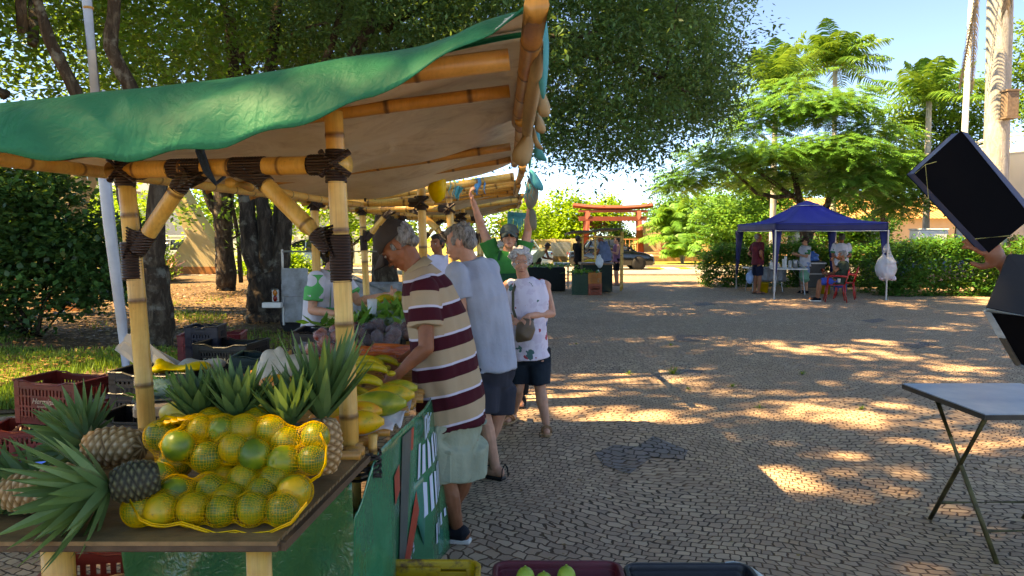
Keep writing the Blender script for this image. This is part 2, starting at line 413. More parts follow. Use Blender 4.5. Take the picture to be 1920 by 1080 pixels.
SK1 = skin('tanned', '#96593c'); SK2 = skin('light', '#c48a6c'); SK3 = skin('rosy', '#c98e74'); SK4 = skin('dark', '#6b412c')
def hairmat(name, a, b, scale=60, stretch=(1, 1, 1)):
    T = NT(name); v = T.obj(); f = T.noise(scale, 4, T.scl(v, stretch), .7, .6); g = T.noise(9, 2, v)
    c = T.ramp(T.math('ADD', T.math('MULTIPLY', f, .7), T.math('MULTIPLY', g, .3)), [(.36, a), (.6, b)])
    return T.done(T.bsdf(c, .5, normal=T.bump(f, .9, .008), spec=.4))
HGREY = hairmat('grey_hair', '#2a2725', '#948c84', 80, (1, 1, .3)); HWHITE = hairmat('white_hair', '#6d6a6a', '#cfcccb', 45); HDARK = hairmat('dark_hair', '#0f0c0b', '#2c241f', 60)
def cloth(name, c, c2=None, rough=.85, var=.2):
    return mat('cloth_' + name, c, rough=rough, var=var, scale=4, bump=.35, bscale=220, bdist=.002, spec=.15, col2=c2)
def stripemat():
    T = NT('striped_jersey'); a = T.attr('st').outputs['Fac']; f = T.math('FRACT', a)
    col = T.ramp(f, [(0, '#4a1620'), (.42, '#4a1620'), (.425, '#c9c4d2'), (.50, '#c9c4d2'), (.505, '#b49a7c'), (.985, '#b49a7c'), (.99, '#8a6d5c')], 'CONSTANT')
    wv = T.noise(300, 2, T.obj())
    return T.done(T.bsdf(T.mix(T.math('MULTIPLY', wv, .25), col, T.mix(.5, col, (0.01, .01, .01))), .85, normal=T.bump(wv, .3, .002), spec=.15))
STRIPE = stripemat()
def floralmat():
    T = NT('floral_blouse'); v = T.obj(); vo = T.n('ShaderNodeTexVoronoi'); fm = T.n('ShaderNodeVectorMath', operation='MULTIPLY_ADD'); nz = T.n('ShaderNodeTexNoise'); nz.inputs['Scale'].default_value = 16; T.put(nz.inputs['Vector'], v); T.put(fm.inputs[0], nz.outputs['Color']); fm.inputs[1].default_value = (.14, .14, .14); T.put(fm.inputs[2], v); T.put(vo.inputs['Vector'], fm.outputs[0]); vo.inputs['Scale'].default_value = 13
    sp = T.n('ShaderNodeSeparateColor'); T.put(sp.inputs[0], vo.outputs['Color'])
    fl = T.math('LESS_THAN', T.math('ADD', vo.outputs['Distance'], T.math('MULTIPLY', T.noise(30, 3, v), .5)), .66)
    c = T.ramp(sp.outputs[0], [(0, '#c6bccd'), (.3, '#b0424a'), (.5, '#c6bccd'), (.62, '#3c6a68'), (.75, '#c6bccd'), (.86, '#4a5c8a'), (.93, '#b9505a')], 'CONSTANT')
    return T.done(T.bsdf(T.mix(fl, lin('#cfc8d6'), c), .8, spec=.2, normal=T.bump(T.noise(200, 2, v), .3, .002)))
FLORAL = floralmat()
PLW = mat('white_plastic', '#d8d8d2', .35, .08); BLK = mat('black_plastic', '#15161a', .38, .3, spec=.5)
METAL = mat('grey_metal', '#9a9c9c', .38, .2, metal=.7); BLKM = mat('black_matte', '#0c0d10', .7, .2)
GLASS = mat('car_glass', '#1c242b', .08, .2, spec=.8, bump=0); RUB = mat('tyre_rubber', '#17171a', .8)
def clearplastic(name, c=(.9, .93, .95), a=.13):
    T = NT(name); n = T.bump(T.noise(26, 4, T.obj(), .6, 1.5), 1.0, .03)
    return T.done(T.bsdf(c, .12, spec=.8, alpha=a, normal=n))
CLEAR = clearplastic('clear_bag'); CLEARG = clearplastic('green_tint_bag', (.55, .8, .65), .45)
# ================================================================ SETTING
def sheet(name, poly, z, m, kind='structure'):
    b = MB(); b.f.append(tuple(b.addv((x, y, z)) for x, y in poly)); b.mi.append(0); b.sm.append(False)
    return tag(b.build(name, m), kind=kind)
sheet('ground', [(-400, -60), (400, -60), (400, 600), (-400, 600)], -.004, soilmat('far_ground', ['#6f6a3c', '#837a48', '#8f8652', '#5d562f']))
sheet('plaza', [(-5.3, -12), (32, -12), (32, 30.6), (-2.2, 30.6), (-2.5, 20), (-2.7, 9.4), (-3.6, 7.2), (-5.3, 6.6)], 0, PAVE)
def bumpy(name, x0, x1, y0, y1, m, z=.01, amp=.03, n=60):
    b = MB(); b.smooth = True; rg = np.random.RandomState(3); ph = rg.rand(6) * 6
    b.grid(lambda i, j: (x0 + (x1 - x0) * i, y0 + (y1 - y0) * j, z + amp * (math.sin(i * 31 + ph[0]) * math.sin(j * 23 + ph[1]) + .5 * math.sin(i * 77 + j * 41 + ph[2]))), n, n)
    return tag(b.build(name, m), kind='structure')
bumpy('park_ground', -40, -2.75, 9.6, 30, SOIL, .035, .03); bumpy('lawn_ground', -40, -5.35, -5, 9.55, SOIL, .035, .02)
sheet('park_edge', [(-5.35, 6.7), (-3.65, 7.25), (-2.78, 9.5), (-2.7, 9.62), (-5.35, 9.62)], .012, SOIL)
sheet('road', [(-120, 30.7), (160, 30.7), (160, 38.6), (-120, 38.6)], .006, ROADM)
sheet('verge', [(-120, 38.75), (160, 38.75), (160, 90), (-120, 90)], .09, VERGE)
b = MB(); b.box((20, 38.67, .05), (280, .15, .13)); tag(b.build('kerb', ROADM, bevel=.01), kind='structure')
b = MB(); b.box((18, 30.65, .03), (40, .12, .10)); tag(b.build('plaza_kerb', ROADM, bevel=.01), kind='structure')
YEL = mat('yellow_paint', '#d0a81c', .6, .3); WHT = mat('white_paint', '#d8d8d4', .6, .15)
for (u0, u1, m, nm) in ((1222, 1250, YEL, 'yellow_road_marking'), (1250, 1275, WHT, 'white_road_marking'), (1276, 1300, YEL, 'yellow_road_marking')):
    a, c = gr(u0, 504.5), gr(u1, 504.5); sheet(nm, [(a.x, 36.3), (c.x, 36.3), (c.x, 38.2), (a.x, 38.2)], .012, m)
b = MB(); b.box((19, 52, .2), (36, 15.5, .4)); tag(b.build('raised_bed', mat('bed_earth', '#8a6a48', .9, .4)), kind='structure')
# dark stone insets of the mosaic
for pl in ([(1115, 850), (1150, 835), (1195, 838), (1225, 818), (1290, 845), (1283, 862), (1222, 858), (1180, 890), (1130, 872)],
           [(1215, 705), (1268, 692), (1318, 695), (1312, 706), (1262, 709), (1245, 716)], [(1270, 628), (1330, 629), (1310, 640), (1262, 641)],
           [(1685, 645), (1730, 641), (1757, 646), (1720, 654)], [(1612, 601), (1650, 597), (1664, 601), (1636, 606)], [(1295, 568), (1330, 566), (1345, 571), (1310, 574)]):
    sheet('dark_stone_patch', [tuple(gr(u, v))[:2] for u, v in pl], .004, PAVED)
# ================================================================ LEAVES
def unit(a): return a / np.maximum(np.linalg.norm(a, axis=-1, keepdims=True), 1e-9)
def leafq(P, L, W, rg, droop=.2, spread=1.0):
    n = len(P); a = rg.normal(size=(n, 3)); a[:, 2] = a[:, 2] * .5 - droop; a = unit(a)
    b = unit(np.cross(a, rg.normal(size=(n, 3)) * np.array([.5, .5, 0]) + np.array([0, 0, 1.])))
    s = rg.uniform(.65, 1.3, n)[:, None]; L = L * s; W = W * s
    return np.stack([P, P + a * L * .42 + b * W * .5, P + a * L, P + a * L * .42 - b * W * .5], 1)
DM = 2.3
def crown(parent, name, blobs, m, L=.09, W=.05, per=36, cr=.3, dens=1.0, seed=0, inner=.45, droop=.25, cut=None, world=True):
    """blobs (x,y,z,rx,ry,rz,weight) in world; leaf twigs fill the outer shell"""
    rg = np.random.RandomState(seed); O = np.array(parent.location) if parent is not None else np.zeros(3); P = []; K = []; dens = dens * DM
    for bl in blobs:
        c = np.array(bl[:3]); r = np.array(bl[3:6]); wt = bl[6] if len(bl) > 6 else 1
        A = 4 * math.pi * ((r[0] * r[1]) ** 1.6 / 3 + (r[0] * r[2]) ** 1.6 / 3 + (r[1] * r[2]) ** 1.6 / 3) ** (1 / 1.6)
        nc = max(3, int(A * dens * wt * 1.5 / (cr * cr * 4)))
        d = unit(rg.normal(size=(nc, 3))); rad = rg.uniform(inner ** 2, 1.25, nc) ** .5
        lump = 1 + .24 * np.sin(d @ rg.normal(size=3) * 4 + rg.rand() * 6) + .14 * np.sin(d @ rg.normal(size=3) * 9)
        C = c + d * (rad * lump)[:, None] * r
        n = rg.poisson(per, nc) + 3
        idx = np.repeat(np.arange(nc), n); q = rg.normal(size=(len(idx), 3)) * cr * .55; q[:, 2] *= .7
        P.append(C[idx] + q); K.append(np.clip(rg.rand(len(idx)) * .6 + rg.rand(nc)[idx] * .4, 0, 1))
    P = np.concatenate(P); K = np.concatenate(K)
    if cut is not None: kk = cut(P); P, K = P[kk], K[kk]
    V = leafq(P, L, W, rg, droop) - O
    return quads(name, V, m, parent, K)
def limb(mb, a, b, r0, r1, bend=.15, k=7, n=9, rg=random):
    a, b = Vector(a), Vector(b); L = (b - a).length; x, y, _ = frame_of(b - a)
    o = x * rg.uniform(-1, 1) * bend * L + y * rg.uniform(-1, 1) * bend * L; P, Q = [], []
    for i in range(k + 1):
        t = i / k; wig = (x * math.sin(t * 9 + o.x * 9) + y * math.cos(t * 7 + o.y * 9)) * .012 * L * math.sin(math.pi * t)
        P.append(a.lerp(b, t) + o * math.sin(math.pi * t) + wig); Q.append((r0 + (r1 - r0) * t ** .8) * rg.uniform(.93, 1.07))
    sm = mb.smooth; mb.smooth = True; mb.loft(P, Q, n); mb.smooth = sm; return P
def trunkmesh(parent, stems, m, twigs=(), seed=1, name='trunk', twig=True):
    random.seed(seed); b = MB(); b.off = -Vector(parent.location)
    for st in stems:
        pts = [Vector(p[:3]) for p in st]; rs = [p[3] for p in st]
        P, Q = [], []
        for i in range(len(pts) - 1):
            for k in range(5):
                t = k / 5; c = pts[i].lerp(pts[i + 1], t) + Vector((random.uniform(-1, 1), random.uniform(-1, 1), 0)) * rs[i] * .10; P.append(c); Q.append((rs[i] + (rs[i + 1] - rs[i]) * t) * random.uniform(.93, 1.08))
        P.append(pts[-1]); Q.append(rs[-1])
        b.smooth = True; b.loft(P, Q, 12); b.smooth = False
    for (a, c, r0, r1) in twigs:
        P = limb(b, a, c, r0, r1, .10)
        for q in (3, 5, 6) if twig else ():
            e = P[q] + Vector((random.uniform(-1, 1), random.uniform(-1, 1), random.uniform(-.2, .9))) * (Vector(c) - Vector(a)).length * .33
            limb(b, P[q], e, r0 * .35, r1 * .4, .12, 5, 6)
    return b.build(name, m, parent)
LF1 = leafmat('canopy_leaf', [(0, '#2a481e'), (.4, '#3c662c'), (.7, '#568636'), (1, '#8cb048')], tr=.5)
LF2 = leafmat('dark_canopy_leaf', [(0, '#243f26'), (.4, '#365a38'), (.75, '#527c4a'), (1, '#78a05c')], tr=.38)
LF3 = leafmat('bright_leaf', [(0, '#527a24'), (.4, '#76a032'), (.75, '#94b83e'), (1, '#b4cc50')], tr=.45)
LF4 = leafmat('shrub_leaf', [(0, '#1e3c22'), (.5, '#305a32'), (.85, '#4c7c40'), (1, '#6c9448')], rough=.3, tr=.25)
LF5 = leafmat('hedge_leaf', [(0, '#244a20'), (.5, '#34692a'), (.85, '#488834'), (1, '#6aa842')], tr=.32)
LF6 = leafmat('feathery_leaf', [(0, '#3a6830'), (.5, '#4f863c'), (.8, '#6ca048'), (1, '#98ba5c')], tr=.38)
LFP = leafmat('palm_leaf', [(0, '#2c5224'), (.5, '#447232'), (.8, '#5f8a3a'), (1, '#8aa64e')], rough=.35, tr=.3)
LFD = leafmat('dry_frond', [(0, '#4e4234'), (.5, '#6c5c48'), (1, '#8a7860')], tr=.1)
DM = 2.6
# --- left park tree with forked stems
B = thing('shade_tree', 'tall tree with pale bark forking low, just behind the left bamboo post', 'tree', (-5.15, 10.7, 0), 0, 'park shade trees')
f1 = at(275, 480, 10.7); 
trunkmesh(B, [[(-5.15, 10.7, -.05, .26), at(292, 600, 10.7)[:] + (.25,), at(285, 500, 10.7)[:] + (.22,)],
              [at(288, 520, 10.7)[:] + (.19,), at(250, 430, 10.7)[:] + (.12,), at(225, 330, 10.7)[:] + (.10,), at(195, 230, 10.6)[:] + (.10,), at(150, 190, 10.5)[:] + (.085,), at(95, 80, 10.3)[:] + (.075,), at(60, -30, 10.2)[:] + (.06,)],
              [at(285, 520, 10.7)[:] + (.18,), at(292, 420, 10.7)[:] + (.13,), at(300, 335, 10.7)[:] + (.12,), at(262, 200, 10.7)[:] + (.11,), at(208, 90, 10.5)[:] + (.09,), at(215, -40, 10.5)[:] + (.08,)]],
          BARK, [((-7.0, 10.5, 3.6), (-9.5, 10, 6), .08, .03), ((-6.6, 10.3, 4.4), (-5.4, 9, 7), .07, .03), ((-6.6, 10.5, 4.3), (-7.6, 12, 7.2), .07, .03), ((-6.9, 10.5, 3.3), (-8.8, 9.4, 4.2), .05, .02)], 3, twig=False)
crown(B, 'crown', [(-10.6, 9.6, 6.6, 1.8, 1.5, 1.7), (-7.6, 8.4, 5.6, 1.3, 1.0, 1.2, .8), (-9.5, 14.5, 6.4, 2.4, 1.6, 2.0), (-7.0, 15.5, 6.6, 2.2, 1.4, 1.9), (-11.5, 12.5, 5.2, 1.8, 1.4, 1.6), (-8.6, 10.5, 5.6, 1.9, 1.8, 1.7), (-6.6, 9.8, 6.6, 2.0, 1.8, 1.5), (-5.0, 11.5, 6.5, 1.9, 1.8, 1.6), (-9.6, 9.5, 4.2, 1.4, 1.3, 1.1, .8), (-7.4, 12.5, 5.0, 1.8, 1.3, 1.3, .8), (-5.6, 12.6, 4.7, 1.6, 1.2, 1.1, .7)],
      LF1, .12, .065, 30, .36, .62, 11)
DM = 2.3
# --- multi-stem tree
A = thing('shade_tree', 'dark tree with many stems beside the grey trailer, crown hanging over the plaza', 'tree', (-4.6, 13.9, 0), 0, 'park shade trees')
g = lambda u, v, r, Y=13.9: at(u, v, Y)[:] + (r,)
trunkmesh(A, [[(-4.6, 13.9, -.05, .38), g(500, 560, .36), g(500, 520, .34)],
              [g(492, 545, .22), g(472, 470, .17), g(463, 390, .15), g(458, 300, .14), g(440, 170, .12), g(430, 20, .10)],
              [g(500, 545, .22), g(500, 470, .16), g(495, 400, .13), g(480, 320, .12), g(500, 180, .10), g(520, 0, .09)],
              [g(515, 545, .22), g(528, 470, .17), g(536, 400, .15), g(560, 300, .14), g(620, 180, .12), g(700, 40, .10, 13)],
              [g(520, 560, .12), g(512, 430, .06), g(520, 380, .05), g(530, 320, .04)]],
          BARKD, [((-3.0, 13.5, 4.6), (1.6, 13.4, 5.2), .13, .05), ((-2.2, 13.2, 5.2), (2.6, 14.5, 7.0), .12, .04), ((-3.6, 13.8, 4.2), (-2.4, 11.4, 6.4), .09, .03), ((-.2, 13.4, 5.0), (3.4, 14.6, 4.4), .07, .03), ((-4.8, 13.8, 4.6), (-5.6, 12.4, 7), .08, .03)], 5)
crown(A, 'crown', [(.9, 12.9, 4.95, 1.9, 1.7, 1.75, 1.1), (2.4, 14.3, 5.0, 1.75, 1.8, 1.8), (3.4, 15.2, 5.4, 1.25, 1.4, 1.5), (2.0, 14, 7.4, 2.0, 1.8, 1.5), (-.9, 12.6, 5.9, 1.8, 1.6, 1.6), (3.7, 15.4, 4.3, .9, 1.1, .8, .9),
                   (-2.8, 12.4, 6.3, 1.8, 1.6, 1.5), (-3.6, 14.5, 5.2, 1.7, 1.5, 1.3, .9), (-1.0, 14.8, 4.9, 1.9, 1.5, 1.3, .9), (.9, 13.2, 3.55, 1.5, 1.2, .6, .8), (2.2, 14.2, 3.5, 1.3, 1.2, .6, .8)],
      LF2, .10, .042, 34, .32, 1.2, 21, .35, .45)
# --- straight dark trunk further back
D0 = thing('shade_tree', 'slender dark straight trunk with leafy sprouts, in front of the beige monument', 'tree', (-8.6, 21.5, 0), 0, 'park shade trees')
g = lambda u, v, r, Y=21.5: at(u, v, Y)[:] + (r,)
trunkmesh(D0, [[(-8.25, 21.5, -.05, .30), g(421, 450, .26), g(418, 380, .25), g(410, 250, .2), g(400, 60, .16)], [g(418, 420, .15), g(395, 380, .13), g(378, 330, .11), g(350, 200, .1)], [g(452, 530, .07), g(446, 440, .06), g(435, 380, .05), g(440, 300, .05)]],
          BARKD, [((-8.4, 21.5, 5), (-6.4, 20, 8.5), .1, .03), ((-8.5, 21.5, 5), (-11, 21, 8), .1, .03)], 8)
crown(D0, 'crown', [(-8, 21, 8, 3, 2.4, 2), (-10.5, 20, 6.6, 2.2, 2, 1.6), (-5.4, 20, 7.4, 2.6, 2.2, 2), (-8.0, 21.0, 2.4, .9, .5, .55, .5), (-8.9, 21.2, 2.2, .6, .5, .45, .5), (-7.2, 21, 1.7, .5, .5, .4, .6)],
      LF1, .17, .09, 26, .5, .75, 31)
D = thing('shade_tree', 'thick dark trunk behind the striped-shirt man, seen under the second awning', 'tree', (-3.7, 21.6, 0), 0, 'park shade trees')
g = lambda u, v, r, Y=21.6: at(u, v, Y)[:] + (r,)
trunkmesh(D, [[(-3.7, 21.6, -.05, .42), g(720, 480, .34), g(722, 420, .31), g(730, 340, .28), g(760, 200, .2)], [g(722, 400, .2), g(690, 330, .16), g(660, 200, .12)]], BARK,
          [((-3.2, 21.6, 4.4), (1.6, 20.4, 7), .16, .05), ((-3.4, 21.6, 4), (-5.5, 20, 7.4), .14, .04), ((-.4, 21, 6), (4.4, 20.6, 7.2), .1, .04)], 9)
crown(D, 'crown', [(-2.6, 20.6, 7.4, 3.2, 2.6, 2.2), (1.6, 20.0, 7.1, 2.6, 2.4, 2.2), (4.4, 20.4, 7.4, 1.9, 2.2, 2.1), (-5.4, 19.5, 6.6, 2.2, 2, 1.6), (2.4, 19.6, 5.0, 1.8, 1.6, 1.0, .9), (-.6, 19.4, 5.1, 1.8, 1.6, 1.0, .9), (5.3, 20.8, 5.6, 1.0, 1.4, 1.1), (-8.6, 19.6, 6.0, 2.2, 1.6, 1.5), (-4.2, 18.8, 6.4, 2.0, 1.6, 1.4), (-1.6, 17.2, 6.2, 2.0, 1.4, 1.3), (0, 18.0, 9.2, 3, 2.2, 1.6, .8)],
      LF2, .15, .065, 30, .45, 1.0, 41, .4, .4)
DM = 2.3
LFT = leafmat('added_tree_leaf', [(0, '#6f8048'), (.5, '#8a9a58'), (1, '#a8b070')], tr=.62)  # pale and translucent so the added crowns pass fill light into the shade
# unseen crowns added above the frame, gaps carved where sun patches should fall
SUNS = [(1560, 780, 150, 42), (1400, 893, 215, 34), (1190, 785, 140, 12), (1090, 700, 50, 5), (1370, 606, 80, 6), (1140, 566, 70, 4), (1450, 562, 120, 6), (1430, 640, 60, 8), (1250, 588, 90, 5), (1800, 690, 110, 12), (1850, 830, 120, 18), (1560, 720, 60, 9),
        (1050, 590, 80, 5), (1560, 596, 60, 4), (1700, 600, 80, 5), (1640, 640, 60, 7), (1480, 580, 90, 3), (110, 890, 90, 40), (100, 690, 160, 40), (1780, 930, 90, 14)]
def highcrown(parent, x0, x1, y0, y1, z0, z1, step, seed, cov=.84):
    rg = np.random.RandomState(seed); O = np.array(parent.location); cells = []
    for x in np.arange(x0, x1, step):
        for y in np.arange(y0, y1, step):
            q = np.array([x + rg.uniform(-.5, .5) * step, y + rg.uniform(-.5, .5) * step, rg.uniform(z0, z1)]); 
            if rg.rand() < cov: cells.append((q, step * rg.uniform(.56, .80)))
    P = []
    for q, r in cells:
        n = int(120 * (r / .5) ** 2); d = rg.normal(size=(n, 3)) * np.array([.55, .55, .3]) * r; P.append(q + d)
    P = np.concatenate(P)
    sh = np.stack([P[:, 0] - sd.x / sd.z * P[:, 2], P[:, 1] - sd.y / sd.z * P[:, 2]], 1); keep = np.ones(len(P), bool)
    for (u, v, ru, rv) in SUNS:
        z_ = .85 if u < 700 and v > 800 else 0
        c, e1, e2 = gr(u, v, z_), gr(u + ru, v, z_), gr(u, v + rv, z_); rx, ry = abs(e1.x - c.x) * .72, abs(e2.y - c.y) * .66
        s2 = np.stack([P[:, 0] - sd.x / sd.z * (P[:, 2] - z_), P[:, 1] - sd.y / sd.z * (P[:, 2] - z_)], 1)
        w_ = ((s2[:, 0] - c.x) / rx) ** 2 + ((s2[:, 1] - c.y) / ry) ** 2; w_ = w_ + .45 * np.sin(s2[:, 0] * 3.1 + u) * np.sin(s2[:, 1] * 2.3 + v); keep &= (w_ > 1) | (rg.rand(len(P)) < .10)
    P = P[keep]; V = leafq(P, .26, .16, rg, .1) - O; quads('high_crown', V, LFT, parent, rg.rand(len(V)))
for k_, (tx, ty, lab, reg) in enumerate(((-13.5, 14, 'unseen tall tree added left of the frame, crown shaped to dapple the far plaza', (-17, -1.5, 10, 23)), (-12.5, 5, 'unseen tall tree added left of the frame, crown shaped to dapple the middle of the plaza', (-17, -1, 1, 10)), (-12, -3.5, 'unseen tall tree added behind and left of the camera to shade the stall', (-17, -3, -7, 1)))):  # unseen trees added to cast the dappled shade on plaza and stall
    TT = thing('added_shade_tree', lab, 'tree', (tx, ty, 0), 0, 'unseen trees added to shade the plaza')
    trunkmesh(TT, [[(tx, ty, -.05, .5), (tx + .2, ty, 6, .4), (tx, ty, 12, .32), (tx + .3, ty, 16.5, .2)]], BARK, [((tx, ty, 11.5), (tx + dx_, ty + dy_, 17.6), .2, .05) for dx_, dy_ in ((-4, 2), (4.5, 2.5), (5, -2.5), (-3, -3), (8, 0))], 70 + k_, twig=False)
    highcrown(TT, reg[0], reg[1], reg[2], reg[3], 17.0, 18.8, 1.25, 301 + k_, .97)
# --- big dark shrub at the left
SH = thing('leafy_shrub', 'large dark leafy shrub at the left edge of the lawn', 'bush', (-7.7, 12.0, 0))
random.seed(4)
for k in range(9): b = MB(); limb(b, (0, 0, -.05), (random.uniform(-1.5, 1.2), random.uniform(-.8, .5), random.uniform(1.2, 2.4)), .035, .012, .12, 5, 6); b.build('stem', BARK, SH)
crown(SH, 'foliage', [(-8.0, 12, 1.9, 1.15, .9, .75), (-7.1, 11.8, 1.45, 1.0, .8, .7), (-8.5, 11.8, .95, 1.1, .9, .95), (-6.8, 11.9, 1.0, .65, .6, .45, .7), (-7.9, 12.2, 2.5, .8, .6, .45, .6)], LF4, .105, .085, 26, .26, 1.5, 71, .4, .35)
# --- background greenery to the left, seen between the trunks
def bushy(name, label, cat, loc, blobs, m, L, W, per, cr, dens, seed, group, trunk=True):
    t = thing(name, label, cat, loc, 0, group)
    if trunk:
        x, y, z = loc; top = max(bb[2] for bb in blobs); trunkmesh(t, [[(x, y, z - .05, .16), (x + .1, y, z + top * .3, .12), (x, y, top * .7, .08)]], BARKD, [((x + .05, y, top * .35), bb[:3], .07, .02) for bb in blobs[:3]], seed)
    crown(t, 'crown' if trunk else 'foliage', blobs, m, L, W, per, cr, dens, seed, .3, .25); return t
bgt = 'sunlit trees beyond the park'
bushy('street_tree', 'sunlit yellow-green tree behind the big dark shrub', 'tree', (-19, 31, 0), [(-19, 31, 3.4, 3.2, 2, 2), (-16.2, 30, 2.6, 2, 1.6, 1.4), (-21.4, 30, 2.8, 2, 2, 1.8)], LF3, .22, .14, 22, .5, .8, 81, bgt)
bushy('street_tree', 'sunlit yellow-green tree between the beige monument and the stems', 'tree', (-13.6, 35, 0), [(-13.6, 35, 3.6, 2.6, 2, 1.9), (-11.4, 34.5, 2.7, 1.8, 1.6, 1.5)], LF3, .22, .14, 22, .5, .8, 82, bgt)
bushy('street_tree', 'sunlit yellow-green tree under the nearest awning, right of the trailer', 'tree', (-7.2, 33, 0), [(-7.4, 33, 3.2, 2.4, 1.6, 1.7), (-5.0, 32.5, 2.9, 1.6, 1.4, 1.4), (-5.6, 32, 1.5, 1.2, 1, .8)], LF3, .2, .13, 22, .45, .9, 83, bgt)
bushy('street_tree', 'bright tree behind the second stall, left of the red gate', 'tree', (-2.4, 42, 0), [(-2.4, 42, 3.0, 2.6, 2, 1.9), (.6, 43, 2.4, 1.6, 1.4, 1.3)], LF3, .22, .14, 22, .5, .8, 84, bgt)
bushy('rounded_tree', 'bright yellow-green tree filling the left half of the red gate', 'tree', (4.6, 57, .4), [(4.6, 57, 3.2, 2.6, 2, 1.7), (2.6, 56, 2.4, 1.6, 1.6, 1.5), (7.0, 57, 3.0, 2.0, 1.8, 1.6), (3.6, 55, 1.7, 1.9, 1.4, 1.1)], LF3, .26, .17, 24, .5, 1.0, 85, bgt)
bushy('dark_bush', 'dark green bush between the posts of the red gate', 'bush', (7.7, 55, .4), [(7.6, 55, 1.7, 1.0, .8, .9), (8.4, 55, 1.5, .7, .7, .7)], LF4, .16, .12, 24, .35, 1.2, 86, None, False)
bushy('garden_bush', 'bright low bush behind the trailer frame', 'bush', (-9.0, 27, 0), [(-9.0, 27, .7, 1.0, .6, .6), (-8.0, 27.2, .6, .8, .6, .5)], LF3, .11, .08, 26, .25, 1.2, 87, 'bright garden bushes', False)
bushy('garden_bush', 'bright low bush between the shrub and the leaning grey pole', 'bush', (-13.2, 25.5, 0), [(-13.4, 25.5, 1.6, 1.2, .8, 1.3), (-12.4, 25.6, .8, .8, .6, .6)], LF3, .11, .08, 26, .28, 1.0, 88, 'bright garden bushes', False)
LFR = leafmat('red_leaf', [(0, '#4a1f2c'), (.5, '#84404c'), (1, '#b4788a')], tr=.3)
def tuftplant(name, label, loc, h, n, m, wd=.05, seed=1, spread=1.0, group=None, cat='plant'):
    rg = np.random.RandomState(seed); t = thing(name, label, cat, loc, 0, group); V = []
    for k in range(n):
        a = rg.rand() * 6.283; el = rg.uniform(.15, 1.35); L = h * rg.uniform(.6, 1.1); d = np.array([math.cos(a) * math.cos(el) * spread, math.sin(a) * math.cos(el) * spread, math.sin(el)]); s = np.array([-math.sin(a), math.cos(a), 0]) * wd * .5
        p0 = rg.normal(size=3) * .03 * h * spread; p0[2] = 0; p1 = p0 + d * L * .55; p2 = p1 + (d * .8 - np.array([0, 0, .35 * math.cos(el)])) * L * .45
        V += [[p0 - s * .5, p0 + s * .5, p1 + s, p1 - s], [p1 - s, p1 + s, p2 + s * .1, p2 - s * .1]]
    quads('foliage', np.array(V), m, t, rg.rand(len(V))); return t
tuftplant('cordyline_plant', 'dark red spiky plant at the foot of the raised bed, right of the red gate', (at(1250, 480, 45).x, 45, .4), .95, 120, LFR, .12, 5, 1.3)
tuftplant('cordyline_plant', 'dark red spiky plant left of the beige monument', (at(305, 480, 27).x, 27, 0), 1.3, 110, LFR, .1, 6, 1.0)
tuftplant('cordyline_plant', 'pinkish spiky plant by the base of the leaning grey pole', (at(218, 470, 24).x, 24, .3), 1.2, 80, LFR, .09, 7, 1.0)
# --- fronds
def frond(P0, d, L, npair, lf, wl, droop, rg, up=np.array([0, 0, 1.]), cup=.35, hang=.5, rach=.02):
    """returns quads of one pinnate frond and rachis"""
    d = unit(np.array(d, float)); side = unit(np.cross(d, up)); t = np.linspace(0, 1, npair + 1)
    dz = -droop * t ** 2 * L
    C = np.array(P0)[None] + d[None] * (t * L)[:, None] + np.array([0, 0, 1.])[None] * dz[:, None]
    T = unit(np.gradient(C, axis=0)); V = []
    env = np.sin(np.pi * (t * .88 + .1)) ** .6
    for s in (-1, 1):
        b = C[1:]; dirn = unit(side[None] * s * 1.0 + T[1:] * .45 + np.array([0, 0, 1.])[None] * (cup - hang) + rg.normal(size=(npair, 3)) * .10)
        ln = (lf * env[1:])[:, None]; w = T[1:] * wl * .5
        mid = b + dirn * ln * .5; tip = b + dirn * ln + np.array([0, 0, -1.])[None] * ln * hang * .55
        V.append(np.stack([b - w * .6, b + w * .6, mid + w, mid - w], 1)); V.append(np.stack([mid - w, mid + w, tip + w * .15, tip - w * .15], 1))
    w2 = side * rach
    V.append(np.stack([C[:-1] - w2, C[:-1] + w2, C[1:] + w2 * .7, C[1:] - w2 * .7], 1))
    return np.concatenate(V)
def palm(label, base, ctr, tr, n, L, lf, seed, droop=.35, group='palms behind the plaza', lean=0, elmin=-.35, cat='palm tree', tm=None, elmax=1.25):
    t = thing('palm_tree', label, cat, base, 0, group); O = np.array(base); rg = np.random.RandomState(seed)
    b = MB(); b.off = -Vector(base); pts = [Vector(base).lerp(Vector(ctr), k / 10) for k in range(11)]
    b.smooth = True; b.loft(pts, [tr * (1.15 - .35 * k / 10) for k in range(11)], 14); b.build('trunk', tm or PALMT, t)
    V = []
    for k in range(n):
        a = 2.4 * k + rg.rand() * .5; el = elmin + (elmax - elmin) * ((k + .5) / n) ** .9
        V.append(frond(np.array(ctr) + np.array([0, 0, .1]), [math.cos(a) * math.cos(el), math.sin(a) * math.cos(el), math.sin(el)], L * rg.uniform(.85, 1.1), 26, lf, .075 * L / 2.5, droop * rg.uniform(.7, 1.3) * (1.1 if el > .2 else .6), rg, hang=.55))
    V = np.concatenate(V) - O; quads('crown', V, LFP, t, rg.rand(len(V))); return t
c = at(1566, 118, 38); palm('tall palm with drooping fronds against the sky above the blue canopy', (c.x + .2, 38, 0), c, .13, 34, 2.9, .75, 1)
c = at(1455, 165, 34); palm('lower palm with upright fronds left of the tall palm', (c.x, 34, 0), c, .13, 22, 2.9, .7, 2, .25, elmin=.2, elmax=1.35)
